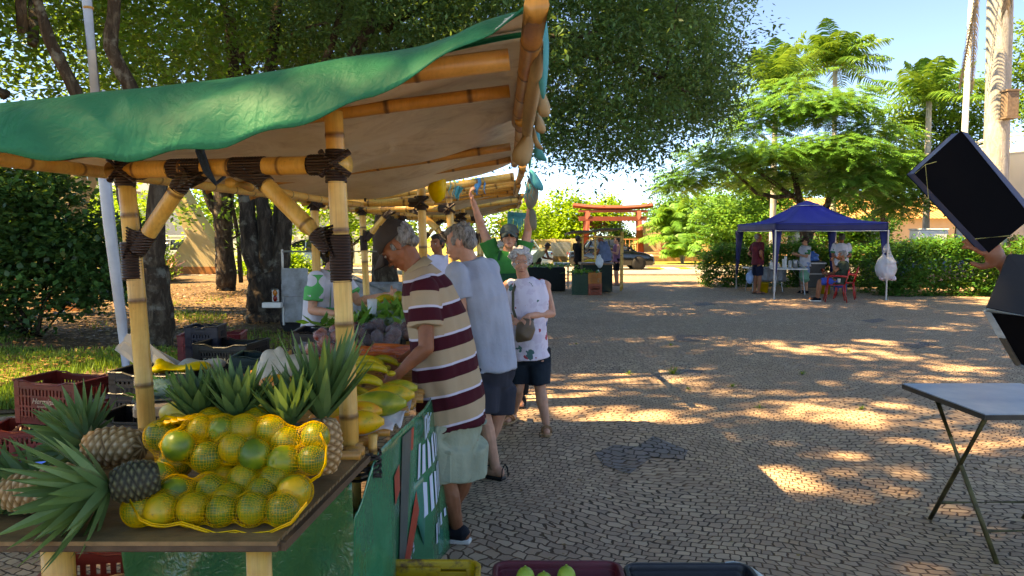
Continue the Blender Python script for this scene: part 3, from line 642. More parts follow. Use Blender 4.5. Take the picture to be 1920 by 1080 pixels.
c = at(1742, 190, 28.6); palm('palm with upright spreading fronds left of the flagpole', (c.x + .1, 28.6, 0), c, .12, 26, 2.5, .6, 3, .3, elmin=-.2, elmax=1.35)
c = at(1725, 225, 40); 
c = at(1900, 330, 30)
# --- the big near royal palm
c = at(1872, -330, 21.5); base = at(1862, 470, 21.5); bp = (base.x, 21.5, 0)
RP = thing('palm_tree', 'massive pale ringed palm trunk behind the white railing, dead fronds hanging', 'palm tree', bp, 0, 'palms behind the plaza')
b = MB(); b.off = -Vector(bp); b.smooth = True
pts, rs = [], []
for k in range(61):
    t = k / 60; p = Vector(bp).lerp(c, t); p.x += .12 * math.sin(t * 2.5); pts.append(p); rs.append((.34 - .07 * t) * (1.018 if k % 2 else 1.0) * (1 + .08 * math.exp(-((t - .62) / .12) ** 2)))
b.loft(pts, rs, 20); b.build('trunk', PALMT, RP)
rg = np.random.RandomState(9); V = []
for k in range(22):
    a = 2.4 * k; el = -.5 + 1.6 * k / 22
    V.append(frond(np.array(c), [math.cos(a) * math.cos(el), math.sin(a) * math.cos(el), math.sin(el)], 3.4, 30, .7, .08, .5, rg))
V = np.concatenate(V) - np.array(bp); quads('crown', V, LFP, RP, rg.rand(len(V)))
V = []
for (u, v0, ln) in ((1832, -30, 2.9), (1842, -60, 3.2), (1900, -60, 1.9), (1890, -40, 1.4)):
    p = np.array(at(u, v0, 21.1)); V.append(frond(p, [rg.uniform(-.12, .12), .1, -1], ln, 40, .20, .06, 0, rg, up=np.array([0, 1., 0]), cup=0, hang=.8, rach=.03))
V.append(frond(np.array(at(1800, -62, 20.8)), [-.75, -.2, -.45], 1.15, 20, .35, .04, .1, rg))
V = np.concatenate(V) - np.array(bp); quads('dead_frond', V, LFD, RP, rg.rand(len(V)))
# --- feathery flame tree above the canopy
E0 = (10.6, 27, 0); E = thing('flame_tree', 'feathery bright green flame tree spreading above the blue canopy', 'tree', E0)
g = lambda u, v, r, Y=27: at(u, v, Y)[:] + (r,)
trunkmesh(E, [[(10.4, 27, -.05, .28), g(1512, 440, .22), g(1508, 410, .2)], [g(1508, 440, .15), g(1500, 380, .12), g(1490, 330, .1), g(1470, 260, .06)], [g(1510, 445, .16), g(1545, 400, .13), g(1556, 370, .11), g(1580, 300, .07), g(1610, 240, .04)],
              [g(1497, 365, .08), g(1455, 370, .075), g(1418, 362, .07), g(1385, 330, .05), g(1350, 300, .03)], [g(1556, 372, .08), g(1620, 330, .06), g(1690, 330, .04)], [g(1500, 380, .09), g(1420, 320, .06), g(1390, 270, .04)]], BARK, [], 12)
rg = np.random.RandomState(17); V = []
pads = [(1500, 200, 95, 30, 27), (1420, 235, 70, 25, 27.5), (1570, 205, 80, 28, 26), (1640, 250, 75, 28, 27), (1350, 290, 80, 28, 26.5), (1300, 330, 60, 22, 27), (1450, 290, 90, 32, 25.6), (1550, 280, 100, 32, 25.4),
        (1650, 310, 90, 30, 26), (1700, 355, 55, 26, 26.5), (1600, 345, 80, 25, 25.5), (1400, 335, 70, 22, 28), (1500, 330, 70, 22, 28), (1690, 385, 40, 22, 26.8), (1270, 345, 45, 18, 27.4), (1480, 165, 50, 20, 28), (1600, 175, 40, 16, 27), (1420, 190, 40, 16, 28)]
for (u, v, ru, rv, Y) in pads:
    c = np.array(at(u, v, Y)); k = Y / FPX; nn = int(ru * rv / 7)
    for _ in range(nn):
        d = unit(rg.normal(size=3)); rr = rg.rand() ** .4; p = c + d * np.array([ru * k, ru * k * .9, rv * k]) * rr
        az = math.atan2(d[1], d[0]) + rg.normal() * .7; el = rg.uniform(-.25, .35)
        V.append(frond(p, [math.cos(az) * math.cos(el), math.sin(az) * math.cos(el), math.sin(el)], rg.uniform(.45, .75), 9, .16, .055, .35, rg, hang=.35, rach=.006))
V = np.concatenate(V) - np.array(E0); quads('crown', V, LF6, E, np.clip(np.repeat(rg.rand(len(V) // 45 + 1), 45)[:len(V)] * .7 + rg.rand(len(V)) * .3, 0, 1))
# --- drooping feathery foliage right of the red gate (bamboo-like palms)
def fountain(label, base, h, n, L, seed, m=LF6, lf=.5):
    t = thing('areca_palm', label, 'palm tree', base, 0, 'clumped palms beyond the road'); rg = np.random.RandomState(seed); V = []
    for k in range(7): b = MB(); a = rg.rand() * 6.28; b.loft([(0, 0, -.05), (math.cos(a) * .2, math.sin(a) * .2, h * .3), (math.cos(a) * .5, math.sin(a) * .5, h * .55)], [.07, .05, .03], 7); b.build('stem', PALMT, t)
    for k in range(int(n * 1.5)):
        a = rg.rand() * 6.28; el = rg.uniform(.3, 1.4); z = h * rg.uniform(.15, .62)
        V.append(frond([math.cos(a) * .3, math.sin(a) * .3, z], [math.cos(a) * math.cos(el), math.sin(a) * math.cos(el), math.sin(el)], L * rg.uniform(.7, 1.1), 22, lf, .09, .5, rg, hang=.6))
    V = np.concatenate(V); quads('crown', V, m, t, rg.rand(len(V)) * .6 + .35); return t
fountain('arching pale green palm clump just right of the red gate', (at(1262, 480, 49).x, 49, .4), 4.0, 46, 2.4, 31)
fountain('arching pale green palm clump left of the blue canopy', (at(1345, 480, 46).x, 46, .4), 4.2, 46, 2.4, 32)
fountain('wide arching palm clump in front of the cream wall beyond the road', (at(1395, 480, 44).x, 44, .4), 4.4, 50, 2.5, 34)
fountain('small arching palm beside the hedge corner, left of the blue canopy', (at(1345, 490, 34).x, 41, .09), 2.0, 26, 1.3, 33)
bushy('dense_tree', 'grey-green fine-leaved tree between the red gate and the blue canopy', 'tree', (at(1310, 480, 53).x, 53, .4), [(at(1310, 430, 53).x, 53, 3.4, 3.0, 2, 1.5), (at(1250, 410, 53).x, 53.5, 3.3, 2.2, 1.6, 1.4), (at(1385, 415, 53).x, 52, 3.2, 2.2, 1.6, 1.7)], LF6, .24, .12, 24, .5, 1.1, 89, None)
# --- tree covered in vines right, behind the flagpole
def pix_tree(name, label, Y, spots, m, L, W, per, cr, dens, seed, group=None, base_u=None):
    bl = []
    for (u, v, ru, rv) in spots: p = at(u, v, Y); bl.append((p.x, Y + random.uniform(-.6, .6), p.z, ru * Y / FPX, ru * Y / FPX * .8, rv * Y / FPX))
    x = at(base_u or spots[0][0], 500, Y).x
    return bushy(name, label, 'tree', (x, Y, 0), bl, m, L, W, per, cr, dens, seed, group)
LFV = leafmat('vine_leaf', [(0, '#2c4c1e'), (.5, '#4c7630'), (.85, '#7a9c40'), (1, '#a0b058')], tr=.35)
pix_tree('vine_covered_tree', 'rounded tree smothered in vines left of the flagpole', 30, [(1775, 190, 60, 40), (1740, 240, 50, 40), (1800, 250, 60, 60), (1760, 300, 50, 40), (1840, 180, 40, 40), (1790, 345, 60, 45), (1835, 300, 40, 60), (1700, 225, 40, 25)], LFV, .17, .1, 24, .4, 1.1, 91, base_u=1790)
pix_tree('dark_tree', 'dark tree behind the big palm trunk at the right edge', 28, [(1915, 120, 45, 60), (1930, 220, 50, 60), (1960, 60, 50, 50)], LF1, .17, .1, 24, .4, 1.0, 92, base_u=1925)
pix_tree('dense_tree', 'deep green tree behind the house roof, right of the blue canopy', 58, [(1640, 330, 60, 40), (1720, 320, 60, 40), (1560, 340, 60, 40), (1450, 370, 60, 30), (1800, 360, 60, 40)], LF5, .3, .18, 22, .6, .9, 93, base_u=1640)
pix_tree('dense_tree', 'bright rounded tree in front of the tiled house, left of the blue canopy peak', 40, [(1440, 370, 60, 40), (1400, 330, 50, 40), (1480, 330, 50, 40), (1530, 300, 60, 40), (1410, 420, 45, 30), (1470, 425, 40, 22), (1350, 400, 40, 40)], LF6, .2, .1, 24, .4, 1.0, 94, base_u=1440)
pix_tree('dense_tree', 'green tree hiding the right half of the tiled house roof', 37, [(1640, 330, 60, 40), (1700, 300, 50, 40), (1600, 380, 40, 25), (1665, 375, 40, 25), (1740, 330, 40, 30), (1580, 300, 60, 40)], LF5, .2, .1, 24, .4, 1.0, 95, base_u=1650)
pix_tree('garden_tree', 'low dark green tree behind the blue canopy hiding the house wall', 43, [(1560, 430, 40, 26), (1630, 425, 45, 28), (1600, 445, 50, 22), (1400, 450, 40, 20), (1345, 445, 40, 24)], LF5, .2, .12, 24, .4, 1.1, 96, base_u=1600)
# --- hedges
def hedge(label, x0, x1, y0, y1, h, seed):
    t = thing('clipped_hedge', label, 'hedge', ((x0 + x1) / 2, (y0 + y1) / 2, 0), 0, 'hedges along the plaza'); rg = np.random.RandomState(seed)
    n = int((x1 - x0) * h * 2000 + (x1 - x0) * (y1 - y0) * 1500); nc = n // 24
    C = np.stack([rg.uniform(x0, x1, nc), rg.uniform(y0, y1, nc), rg.uniform(.03, h, nc) ** 1.0], 1)
    # push twigs to the surface
    f = rg.rand(nc); C[f < .5, 1] = y0 + rg.rand((f < .5).sum()) * .18; C[f > .78, 2] = h - rg.rand((f > .78).sum()) * .12
    C[:, 2] += .12 * np.sin(C[:, 0] * 2.1 + seed) * (C[:, 2] / h) + .07 * np.sin(C[:, 0] * 5.3); e = np.minimum(C[:, 0] - x0, x1 - C[:, 0]); C[:, 2] *= np.clip(.55 + e * 1.0, 0, 1); C[:, 1] += .10 * np.sin(C[:, 0] * 3.3)
    idx = np.repeat(np.arange(nc), 24); P = C[idx] + rg.normal(size=(len(idx), 3)) * .10; P[:, 2] = np.maximum(P[:, 2], .02)
    V = leafq(P, .095, .055, rg, -.1) - np.array(t.location); quads('foliage', V, LF5, t, np.clip(rg.rand(nc)[idx] * .5 + rg.rand(len(idx)) * .5, 0, 1))
    for k in range(10): b = MB(); b.off = -Vector(t.location); x = random.uniform(x0 + .2, x1 - .2); y = random.uniform(y0 + .2, y1 - .2); b.loft([(x, y, -.02), (x + random.uniform(-.2, .2), y, h * .7)], [.02, .008], 5); b.build('stem', BARKD, t)
hedge('long dark green hedge behind the blue canopy, ending in a rounded corner', 6.25, 12.6, 23.9, 25.4, 1.25, 51)
hedge('dark green hedge at the right, behind the hanging litter bag', 10.15, 17, 20.3, 22.0, 1.38, 52)
# --- grass, litter and weeds
rg = np.random.RandomState(77)
def blades(n, xs, ys, h, mask=None):
    P = np.stack([rg.uniform(*xs, n), rg.uniform(*ys, n), np.full(n, .02)], 1)
    if mask is not None: P = P[mask(P)]
    n = len(P); a = rg.rand(n) * 6.28; s = np.stack([np.cos(a), np.sin(a), np.zeros(n)], 1); hh = h * rg.uniform(.4, 1.3, n)[:, None]; lean = np.stack([-np.sin(a), np.cos(a), np.zeros(n)], 1) * rg.uniform(-.6, .6, n)[:, None] * hh
    w = .006 + .004 * rg.rand(n)[:, None]; up = np.array([[0, 0, 1.]]) * hh
    return np.stack([P - s * w, P + s * w, P + s * w * .3 + up + lean, P - s * w * .3 + up + lean], 1)
gn = lambda P: (np.sin(P[:, 0] * 1.3) * np.sin(P[:, 1] * 1.1 + 1) + .5 * np.sin(P[:, 0] * 3.1 + P[:, 1] * 2.3) + rg.normal(size=len(P)) * .25)
V = np.concatenate([blades(46000, (-9, -4.2), (7.0, 10.5), .09, lambda P: (gn(P) > .05) & (P[:, 0] < -3.4 - (P[:, 1] < 8) * 1)), blades(60000, (-14, -3), (10, 22), .10, lambda P: gn(P) > .75), blades(30000, (-9, -5.4), (3, 7.5), .09), blades(25000, (-3.6, -3.0), (8.2, 9.6), .08, lambda P: gn(P) > .2)])
LG = leafmat('grass_blade', [(0, '#3d5c20'), (.4, '#5f8230'), (.8, '#86a342'), (1, '#a8b45c')], tr=.35)
tag(quads('grass', V, LG, None, rg.rand(len(V))), 'patchy green grass on the park soil', 'grass', kind='stuff')
def litter(n, xs, ys, size, name, m, label, mask=None, z=.075):
    P = np.stack([rg.uniform(*xs, n), rg.uniform(*ys, n), z + rg.rand(n) * .03], 1)
    if mask is not None: P = P[mask(P)]
    V = leafq(P, size, size * .6, rg, 0); V[:, :, 2] = P[:, None, 2] + (V[:, :, 2] - P[:, None, 2]) * .35
    tag(quads(name, V, m, None, rg.rand(len(V))), label, 'leaves', kind='stuff')
LL = leafmat('fallen_leaf', [(0, '#3c2a1c'), (.4, '#6b4e34'), (.8, '#97754f'), (1, '#b99b6c')], tr=.1)
litter(9000, (-9, -5.4), (6, 9.7), .07, 'lawn_litter', LL, 'brown fallen leaves scattered over the lawn')
litter(26000, (-16, -2.85), (9.7, 24), .085, 'leaf_litter', LL, 'brown fallen leaves scattered over the park soil')
litter(2600, (-.5, 10), (3.0, 22), .038, 'plaza_litter', LL, 'small dry leaves scattered over the paving', z=.004)
for i, (u, v, h, n) in enumerate(((1262, 702, .13, 60), (1180, 702, .07, 26), (1505, 702, .07, 24), (1373, 725, .07, 26), (1290, 730, .05, 20), (1258, 648, .06, 24), (1590, 660, .06, 22), (1424, 765, .06, 20), (1615, 768, .07, 30), (1080, 646, .05, 16))):
    p = gr(u, v); tuftplant('weed_tuft', ['big green weed tuft growing from the small dark stone patch', 'pale weed tuft left of the big green tuft', 'flat green weed tuft out in the open paving right of centre', 'green weed tuft between the big tuft and the bright sun patch',
        'thin weed right below the big green tuft', 'tiny weed tuft beside the farther dark stone patch', 'dry weed tuft on the far right paving', 'sparse weed at the rim of the bright sun patch', 'dry weed clump inside the bright sun patch', 'tiny weed on the paving right of the walking woman'][i], (p.x, p.y, 0), h, n, LG, .008, 100 + i, 1.3, 'weeds in the paving', 'weed')
# ================================================================ BUILDINGS AND STREET
CON = mat('beige_concrete', '#b5a17c', .85, .12, 1.5, .2, 40); CON2 = mat('cream_wall', '#cfb994', .85, .12, 1.2); WHW = mat('white_wall', '#c9ccd0', .8, .08, 1)
def tilemat():
    T = NT('clay_tiles'); v = T.obj(); wv = T.n('ShaderNodeTexWave', wave_type='BANDS', bands_direction='X'); wv.inputs['Scale'].default_value = 1.1; T.put(wv.inputs['Vector'], v)
    c = T.mix(T.noise(1.4, 5, v, .7), lin('#b07a45'), lin('#d6a468')); c = T.mix(T.math('MULTIPLY', T.ramp(wv.outputs['Fac'], [(0, 1.0), (.3, 0.0)]), .5), c, lin('#6b4426'))
    return T.done(T.bsdf(c, .8, normal=T.bump(wv.outputs['Fac'], 1.0, .08)))
TILE = tilemat()
# monument piers
def pier(label, px, Y, th, lift=0, rust=True):
    P = [at(u, v, Y) for u, v in px]; x0 = min(p.x for p in P); 
    t = thing('concrete_monument', label, 'monument', ((min(p.x for p in P) + max(p.x for p in P)) / 2, Y, 0), 0, 'chevron concrete piers')
    O = Vector(t.location); M = Matrix(((1, 0, 0, 0), (0, 0, 1, 0), (0, 1, 0, 0), (0, 0, 0, 1)))
    b = MB(); b.prism([((p - O).x, max(-.02, (p - O).z)) for p in P], M, th)
    b.build('concrete_fin', CON, t, bevel=.02)
    lo = [p for p in P if p.z < .6]; a, c = min(p.x for p in lo) - O.x, max(p.x for p in lo) - O.x
    b = MB(); b.box(((a + c) / 2, th / 2, .16), (c - a + .03, th + .02, .34)); b.build('stained_base', mat('red_soil_stain', '#a0653a', .9, .3, 3), t); return t
pier('beige concrete chevron pier seen between the tree stems', [(305, 280), (303, 341), (326, 392), (350, 444), (313, 495), (313, 511), (404, 511), (404, 466), (361, 396), (325, 330), (322, 280)], 31.5, 1.0)
pier('beige slanting concrete pier rising behind the dark shrub', [(75, 590), (146, 590), (143, 540), (120, 450), (135, 385), (165, 311), (172, 270), (140, 270), (132, 320), (95, 400), (78, 480)], 15.8, .6)
# long low wall and houses to the left
def house(name, label, x0, x1, y0, y1, h, ridge, wallm, roofm, wins, group=None, over=.6):
    t = thing(name, label, 'house', ((x0 + x1) / 2, y0, 0), 0, group); O = Vector(t.location); b = MB(); b.off = -O
    b.box(((x0 + x1) / 2, (y0 + y1) / 2, h / 2), (x1 - x0, y1 - y0, h)); b.build('wall', wallm, t)
    if ridge:
        b = MB(); b.off = -O; ym = (y0 + y1) / 2; q = [b.addv(p) for p in ((x0 - over, y0 - over, h), (x1 + over, y0 - over, h), (x1 + over, y1 + over, h), (x0 - over, y1 + over, h), (x0 + 1.5, ym, h + ridge), (x1 - 1.5, ym, h + ridge))]
        for f in ((0, 1, 5, 4), (2, 3, 4, 5), (1, 2, 5), (3, 0, 4), (3, 2, 1, 0)): b.addf([q[i] for i in f])
        b.build('roof', roofm, t)
    for (wx, wz, ww, wh) in wins:
        b = MB(); b.off = -O; b.box((wx, y0 - .02, wz), (ww + .16, .1, wh + .16)); fr = b.build('window', WHT, t)
        b = MB(); b.off = -O; b.box((wx, y0 - .05, wz), (ww, .08, wh)); b.build('pane', GLASS, fr)
    return t
house('tiled_house', 'long cream house with a clay tiled roof beyond the hedge', 15.6, 36, 50, 58, 2.75, 1.55, CON2, TILE, [(19, 1.6, 1.2, 1.1), (24, 1.6, 1.4, 1.1), (31, 1.6, 1.2, 1.1)])
house('white_house', 'white house glimpsed left of the forked tree', -34, -22.5, 44, 52, 4.2, 1.2, WHW, mat('grey_roof', '#8f9196', .8), [(-31, 2, 1.4, 1.2), (-26, 2, 1.4, 1.2), (-23.6, 2, 1, 1.2)], 'white houses to the left')
house('white_house', 'low white house glimpsed between the tree stems', -19.5, -10, 48, 56, 3.0, 1.0, WHW, mat('grey_roof', '#8f9196', .8), [(-17, 1.6, 1.4, 1), (-12.5, 1.6, 1.4, 1)], 'white houses to the left')
house('peach_house', 'small peach house with dark window left of the bright tree', -1.0, 3.4, 60, 66, 2.6, .8, mat('peach_wall', '#c89c74', .85), TILE, [(1.6, 1.6, .9, .8)])
t = thing('apartment_block', 'distant apartment block in brick and white above the second awning', 'building', (1, 150, 0)); b = MB()
b.box((-1, 0, 4.6), (4.2, 8, 9.2)); b.build('white_wing', WHW, t); b = MB(); b.box((2.6, -.2, 4.5), (3.0, 8, 9.0)); b.build('brick_wing', mat('brick', '#b0714c', .85), t)
for k in range(5):
    b = MB(); b.box((-1, -4.05, 1.5 + k * 1.7), (3.2, .12, .6)); b.build('window_band', GLASS, t)
def wall(label, x0, x1, Y, z0, h, m, piers=4, name='garden_wall'):
    t = thing(name, label, 'wall', ((x0 + x1) / 2, Y, z0)); L = x1 - x0; b = MB(); b.box((0, 0, h / 2 - .02), (L, .18, h)); b.build('panel', m, t)
    b = MB(); b.box((0, 0, h + .02), (L + .1, .26, .08)); b.build('coping', m, t)
    for k in range(piers): b = MB(); b.box((-L / 2 + L * k / (piers - 1), 0, h / 2), (.32, .3, h + .2)); b.build('pier', m, t)
    return t
wall('cream boundary wall with a pale gate, right of the red gate', at(1215, 480, 55).x, at(1400, 480, 55).x, 58.5, .4, 2.0, CON2, 6)
t = thing('slatted_gate', 'pale slatted driveway gate in the cream boundary wall', 'gate', (at(1288, 480, 57).x, 57, .4)); b = MB(); b.box((0, 0, .95), (2.2, .05, 1.9)); b.build('panel', mat('gate_cream', '#d8ccb4', .7), t)
b = MB(); [b.box((-1.0 + k * .2, -.05, .95), (.05, .04, 1.9)) for k in range(11)]; b.build('slats', WHT, t)
wall('cream wall with a grey shutter behind the bent worker', at(1000, 480, 42).x, at(1082, 480, 42).x, 44.5, 0.09, 1.25, CON2, 3)
b = MB(); b.box((at(1052, 480, 44).x, 44.33, .72), (1.2, .08, 1.0)); tag(b.build('metal_shutter', METAL, bevel=.01), 'grey metal shutter set in the low cream wall', 'shutter')
wall('long white roadside wall behind the tree stems', -24, -6.5, 41, .09, 1.5, WHW, 8)
# torii
TOR = mat('salmon_paint', '#8c4638', .6, .2, 1.5, .1)
def torii(label, u0, u1, Y, vtop, vnuki, hz, zb, dx=0):
    x0, x1 = at(u0, 400, Y).x, at(u1, 400, Y).x; t = thing('torii_gate', label, 'torii gate', ((x0 + x1) / 2, Y, zb), 0, 'red torii gates'); W = x1 - x0
    zt = at(u0, vtop, Y).z - zb; zn = at(u0, vnuki, Y).z - zb; O = Vector(t.location)
    for s in (-1, 1):
        b = MB(); b.smooth = True; b.loft([(s * (W / 2 + .16), 0, -.1), (s * W / 2, 0, zt - .12)], [.26, .2], 18); b.build('post', TOR, t)
    b = MB(); n = 12; sec = []
    for k in range(n + 1):
        x = -1 + 2 * k / n; sec.append((x * (W / 2 + .95), 0, zt + .09 + .16 * abs(x) ** 2.5))
    b.loft(sec, [(.20, .16)] * (n + 1), 4, side=(0, 1, 0)); b.build('top_beam', TOR, t)
    b = MB(); b.box((0, 0, zt - .14), (W + 1.2, .3, .16)); b.build('lower_top_beam', TOR, t)
    b = MB(); b.box((0, 0, zn), (W + 1.1, .22, .30)); b.build('tie_beam', TOR, t); return t
torii('large salmon-red torii gate across the road', 1101, 1197, 50, 392, 410, 0, .4)
torii('smaller torii gate of the same red standing behind the large one', 1097, 1151, 56, 413, 424, 0, .4)
b = MB()
for k in range(5): b.box((-.5 + k * .25, 0, .5), (.04, .04, 1.0))
b.box((0, 0, 1.0), (1.1, .05, .06)); b.loft([(-.5, 0, 1.0), (-1.0, 0, .45)], .03, 6); o = b.build('handrail', mat('peach_rail', '#c98a5c', .6)); o.location = (at(1180, 480, 46).x, 46, .4); tag(o, 'low peach railing beside the right post of the red gate', 'railing')
# cars
def car(label, loc, rz, paint, L=4.1, W=1.7, H=1.42, group='cars beyond the plaza'):
    t = thing('parked_car', label, 'car', loc, rz, group); k = L / 4.1
    # body side profile x,z ; lofted across the width
    prof = [(-2.02, .35), (-2.05, .62), (-1.98, .86), (-1.25, .92), (1.0, .90), (1.62, .80), (2.0, .62), (2.05, .40), (1.95, .22), (-1.9, .22)]
    def slab(prof, w0, w1):
        b = MB(); b.smooth = True; rows = []
        for (y, sc) in ((-w0 / 2, .97), (-w0 / 2 + .08, 1.0), (0, 1.012), (w0 / 2 - .08, 1.0), (w0 / 2, .97)):
            rows.append([b.addv((x * k * sc, y if z < .9 else y * (w1 / w0), z)) for x, z in prof])
        for r0, r1 in zip(rows, rows[1:]):
            for i in range(len(prof)): j = (i + 1) % len(prof); b.addf((r0[i], r1[i], r1[j], r0[j]))
        b.addf(rows[0]); b.addf(rows[-1][::-1]); return b
    o = slab(prof, W, W).build('body', paint, t, bevel=.02)
    cab = [(-1.35, .90), (-1.0, H - .06), (-.7, H), (.05, H), (.35, H - .07), (1.12, .89)]
    slab(cab, W - .16, W - .42).build('windows', GLASS, t)
    b = MB(); b.smooth = True; b.grid(lambda i, j: ((-1.0 + 1.3 * i) * k, (j - .5) * (W - .46), H + .012 - .03 * (2 * i - 1) ** 2 + .01), 6, 4); b.build('roof', paint, t, solid=.03)
    for s in (-1, 1):
        for (xa, za, xb, zb) in ((-1.36, .9, -1.0, H - .03), (1.14, .88, .34, H - .03), (-.12, .9, -.14, H - .02)):
            b = MB(); b.loft([(xa * k, s * (W / 2 - .085), za), (xb * k, s * (W / 2 - .21), zb)], .03, 6); b.build('pillar', paint, t)
    for x in (-1.28, 1.27):
        for s in (-1, 1):
            b = MB(); b.smooth = True; b.lathe([(.18, -.1), (.29, -.1), (.31, -.06), (.31, .06), (.29, .1), (.18, .1)], n=24, M=Matrix.Rotation(R(90), 3, 'X')); wh = b.build('wheel', RUB, t); wh.location = (x * k, s * (W / 2 - .06), .31)
            b = MB()
            for q in range(6): a = q * math.pi / 3; b.box((.1 * math.cos(a), s * .04, .1 * math.sin(a)), (.17, .03, .05), Matrix.Rotation(-a, 3, 'Y'))
            b.lathe([(.17, -.02), (.2, -.02), (.2, .02), (.17, .02)], n=20, M=Matrix.Rotation(R(90), 3, 'X'), c=(0, s * .07, 0)); b.build('rim', METAL, wh)
        b = MB(); b.smooth = True; M = Matrix(((1, 0, 0, 0), (0, 0, -1, 0), (0, 1, 0, 0), (0, 0, 0, 1)))
    for x in (-1.28, 1.27):
        for s in (-1, 1):
            b = MB(); b.lathe([(.0, 0), (.345, 0), (.345, .012), (0, .012)], c=(x * k, s * (W / 2 + .004), .31), n=24, M=Matrix.Rotation(R(90 * s), 3, 'X')); b.build('wheel_arch', BLKM, t)
    for s in (-1, 1):
        b = MB(); b.ell((1.9 * k, s * (W / 2 - .25), .64), (.12, .18, .08)); b.build('headlight', PLW, t)
        b = MB(); b.ell((-1.98 * k, s * (W / 2 - .2), .72), (.06, .14, .1)); b.build('tail_light', mat('red_lens', '#7a0f0c', .2), t)
        b = MB(); b.ell((.85 * k, s * (W / 2 + .06), .93), (.07, .09, .06)); b.build('side_mirror', paint, t)
    b = MB(); b.box((2.03 * k, 0, .33), (.08, W * .8, .16)); b.build('bumper', BLKM, t, bevel=.02); return t
P_BLACK = mat('black_car_paint', '#0e1114', .18, .1, bump=0, coat=.8); P_SILV = mat('silver_car_paint', '#a9b3bd', .25, .05, metal=.4, bump=0, coat=.6); P_BLUE = mat('blue_car_paint', '#10307a', .25, .1, bump=0, coat=.6)
P_BLUEW = mat('pale_blue_car_paint', '#9fc0d2', .25, .05, bump=0, coat=.6)
car('black hatchback parked in front of the red torii gate', (at(1143, 500, 36.3).x, 36.3, .006), 0, P_BLACK)
car('pale blue car parked behind the bent worker', (at(955, 500, 37).x, 37, .006), R(150), P_BLUEW)
car('silver car glimpsed left of the beige monument', (at(325, 440, 36.5).x, 36.5, .006), R(180), P_SILV)
car('silver car glimpsed behind the trailer frame', (at(575, 440, 35.5).x, 35.5, .006), R(180), P_SILV)
car('blue car behind the right hedge, only roof and windscreen showing', (at(1745, 500, 24.5).x, 24.5, 0), R(12), P_BLUE)
b = MB(); b.box((0, 0, .2), (.95, .6, .36), bev=.03); b.box((0, 0, .4), (1.0, .65, .05), bev=.02); o = b.build('roof_box', PLW); o.location = (at(1750, 500, 24.5).x - .2, 24.5, 1.45); tag(o, 'white box riding on the roof of the blue car', 'box')
# white round building, railing
cx, cy, rr = at(1848, 400, 24.3).x + 3.3, 24.3, 3.3
t = thing('round_building', 'white round building with a railing on its flat top, at the right edge', 'building', (cx, cy, 0)); zt = at(1900, 268, 21.5).z
b = MB(); b.smooth = True; b.lathe([(rr, -.05), (rr, zt - .1), (rr + .05, zt - .08), (rr + .05, zt), (0.01, zt)], n=72); b.build('wall', mat('white_render', '#dce0e6', .75, .06, 1), t)
for hz, r_ in ((.46, .05), (.30, .03), (.15, .03)):
    b = MB(); b.smooth = True; pts = [(math.cos(a) * (rr - .05), math.sin(a) * (rr - .05), zt + hz) for a in [2 * math.pi * k / 60 for k in range(61)]]; b.loft(pts, r_, 6, caps=False); b.build('rail', PLW, t)
for k in range(24): a = 2 * math.pi * k / 24; b = MB(); b.loft([(math.cos(a) * (rr - .05), math.sin(a) * (rr - .05), zt - .02), (math.cos(a) * (rr - .05), math.sin(a) * (rr - .05), zt + .43)], .03, 6); b.build('baluster', PLW, t)
# flagpole, birdhouse, leaning pole
p = at(1797, 455, 25); b = MB(); b.smooth = True; b.loft([(0, 0, 0), (.05, 0, 5), (.1, 0, 11)], [.11, .1, .07], 16); t = thing('flag_pole', 'tall white pole standing behind the blue car', 'pole', (p.x, 25, 0)); b.build('shaft', PLW, t)
b = MB(); b.lathe([(.3, 0), (.3, 1.35), (.2, 1.5), (.12, 1.62)], n=20); b.build('base', P_BLUE, t, True)
p = at(1893, 196, 21); b = MB(); b.box((0, 0, 0), (.33, .3, .7), bev=.02); b.box((0, 0, .37), (.38, .36, .05)); b.box((0, 0, -.37), (.38, .36, .05)); o = b.build('nest_box', mat('weathered_wood', '#7d6a5a', .85, .4, 14)); o.location = p; tag(o, 'weathered wooden nest box fixed on the big palm trunk', 'nest box')
t = thing('leaning_pole', 'leaning grey metal pole left of the bamboo post', 'pole', gr(243, 760)); b = MB(); b.smooth = True; Y = t.location.y; pts = [at(u, v, Y) - Vector(t.location) for u, v in ((243, 760), (228, 600), (205, 420), (188, 250), (180, 180))]
b.loft(pts, [.040, .048, .055, .06, .062], 16); pts2 = [at(u, v, Y) - Vector(t.location) for u, v in ((180, 185), (163, 0), (150, -140))]; b.loft(pts2, .045, 16)
b.build('tube', mat('galvanised', '#a7aaae', .45, .15, metal=.35), t); b = MB(); q = at(192, 180, Y) - Vector(t.location); b.box(q, (.03, .02, .12), (0, 20, 0)); b.build('bracket', METAL, t)
b = MB(); b.smooth = True; q = at(166, 15, Y) - Vector(t.location); b.lathe([(.047, -.01), (.047, .01)], c=q, n=16); b.build('tape_band', mat('orange_tape', '#c08a4a', .6), t)
# overhead wires, left
for k in range(9):
    v = 312 + k * 9; a, c = at(-60, v + 2, 26), at(190, v + 6 - k * .6, 30); b = MB(); b.loft([a, a.lerp(c, .5) - Vector((0, 0, .12)), c], .012, 5); tag(b.build('overhead_wire', mat('wire_grey', '#9a9ea0', .5)), f'{["topmost", "second", "third", "fourth", "fifth", "sixth", "seventh", "eighth", "lowest"][k]} of nine thin overhead wires crossing behind the dark shrub, from the top', 'wire', 'overhead wires behind the dark shrub')
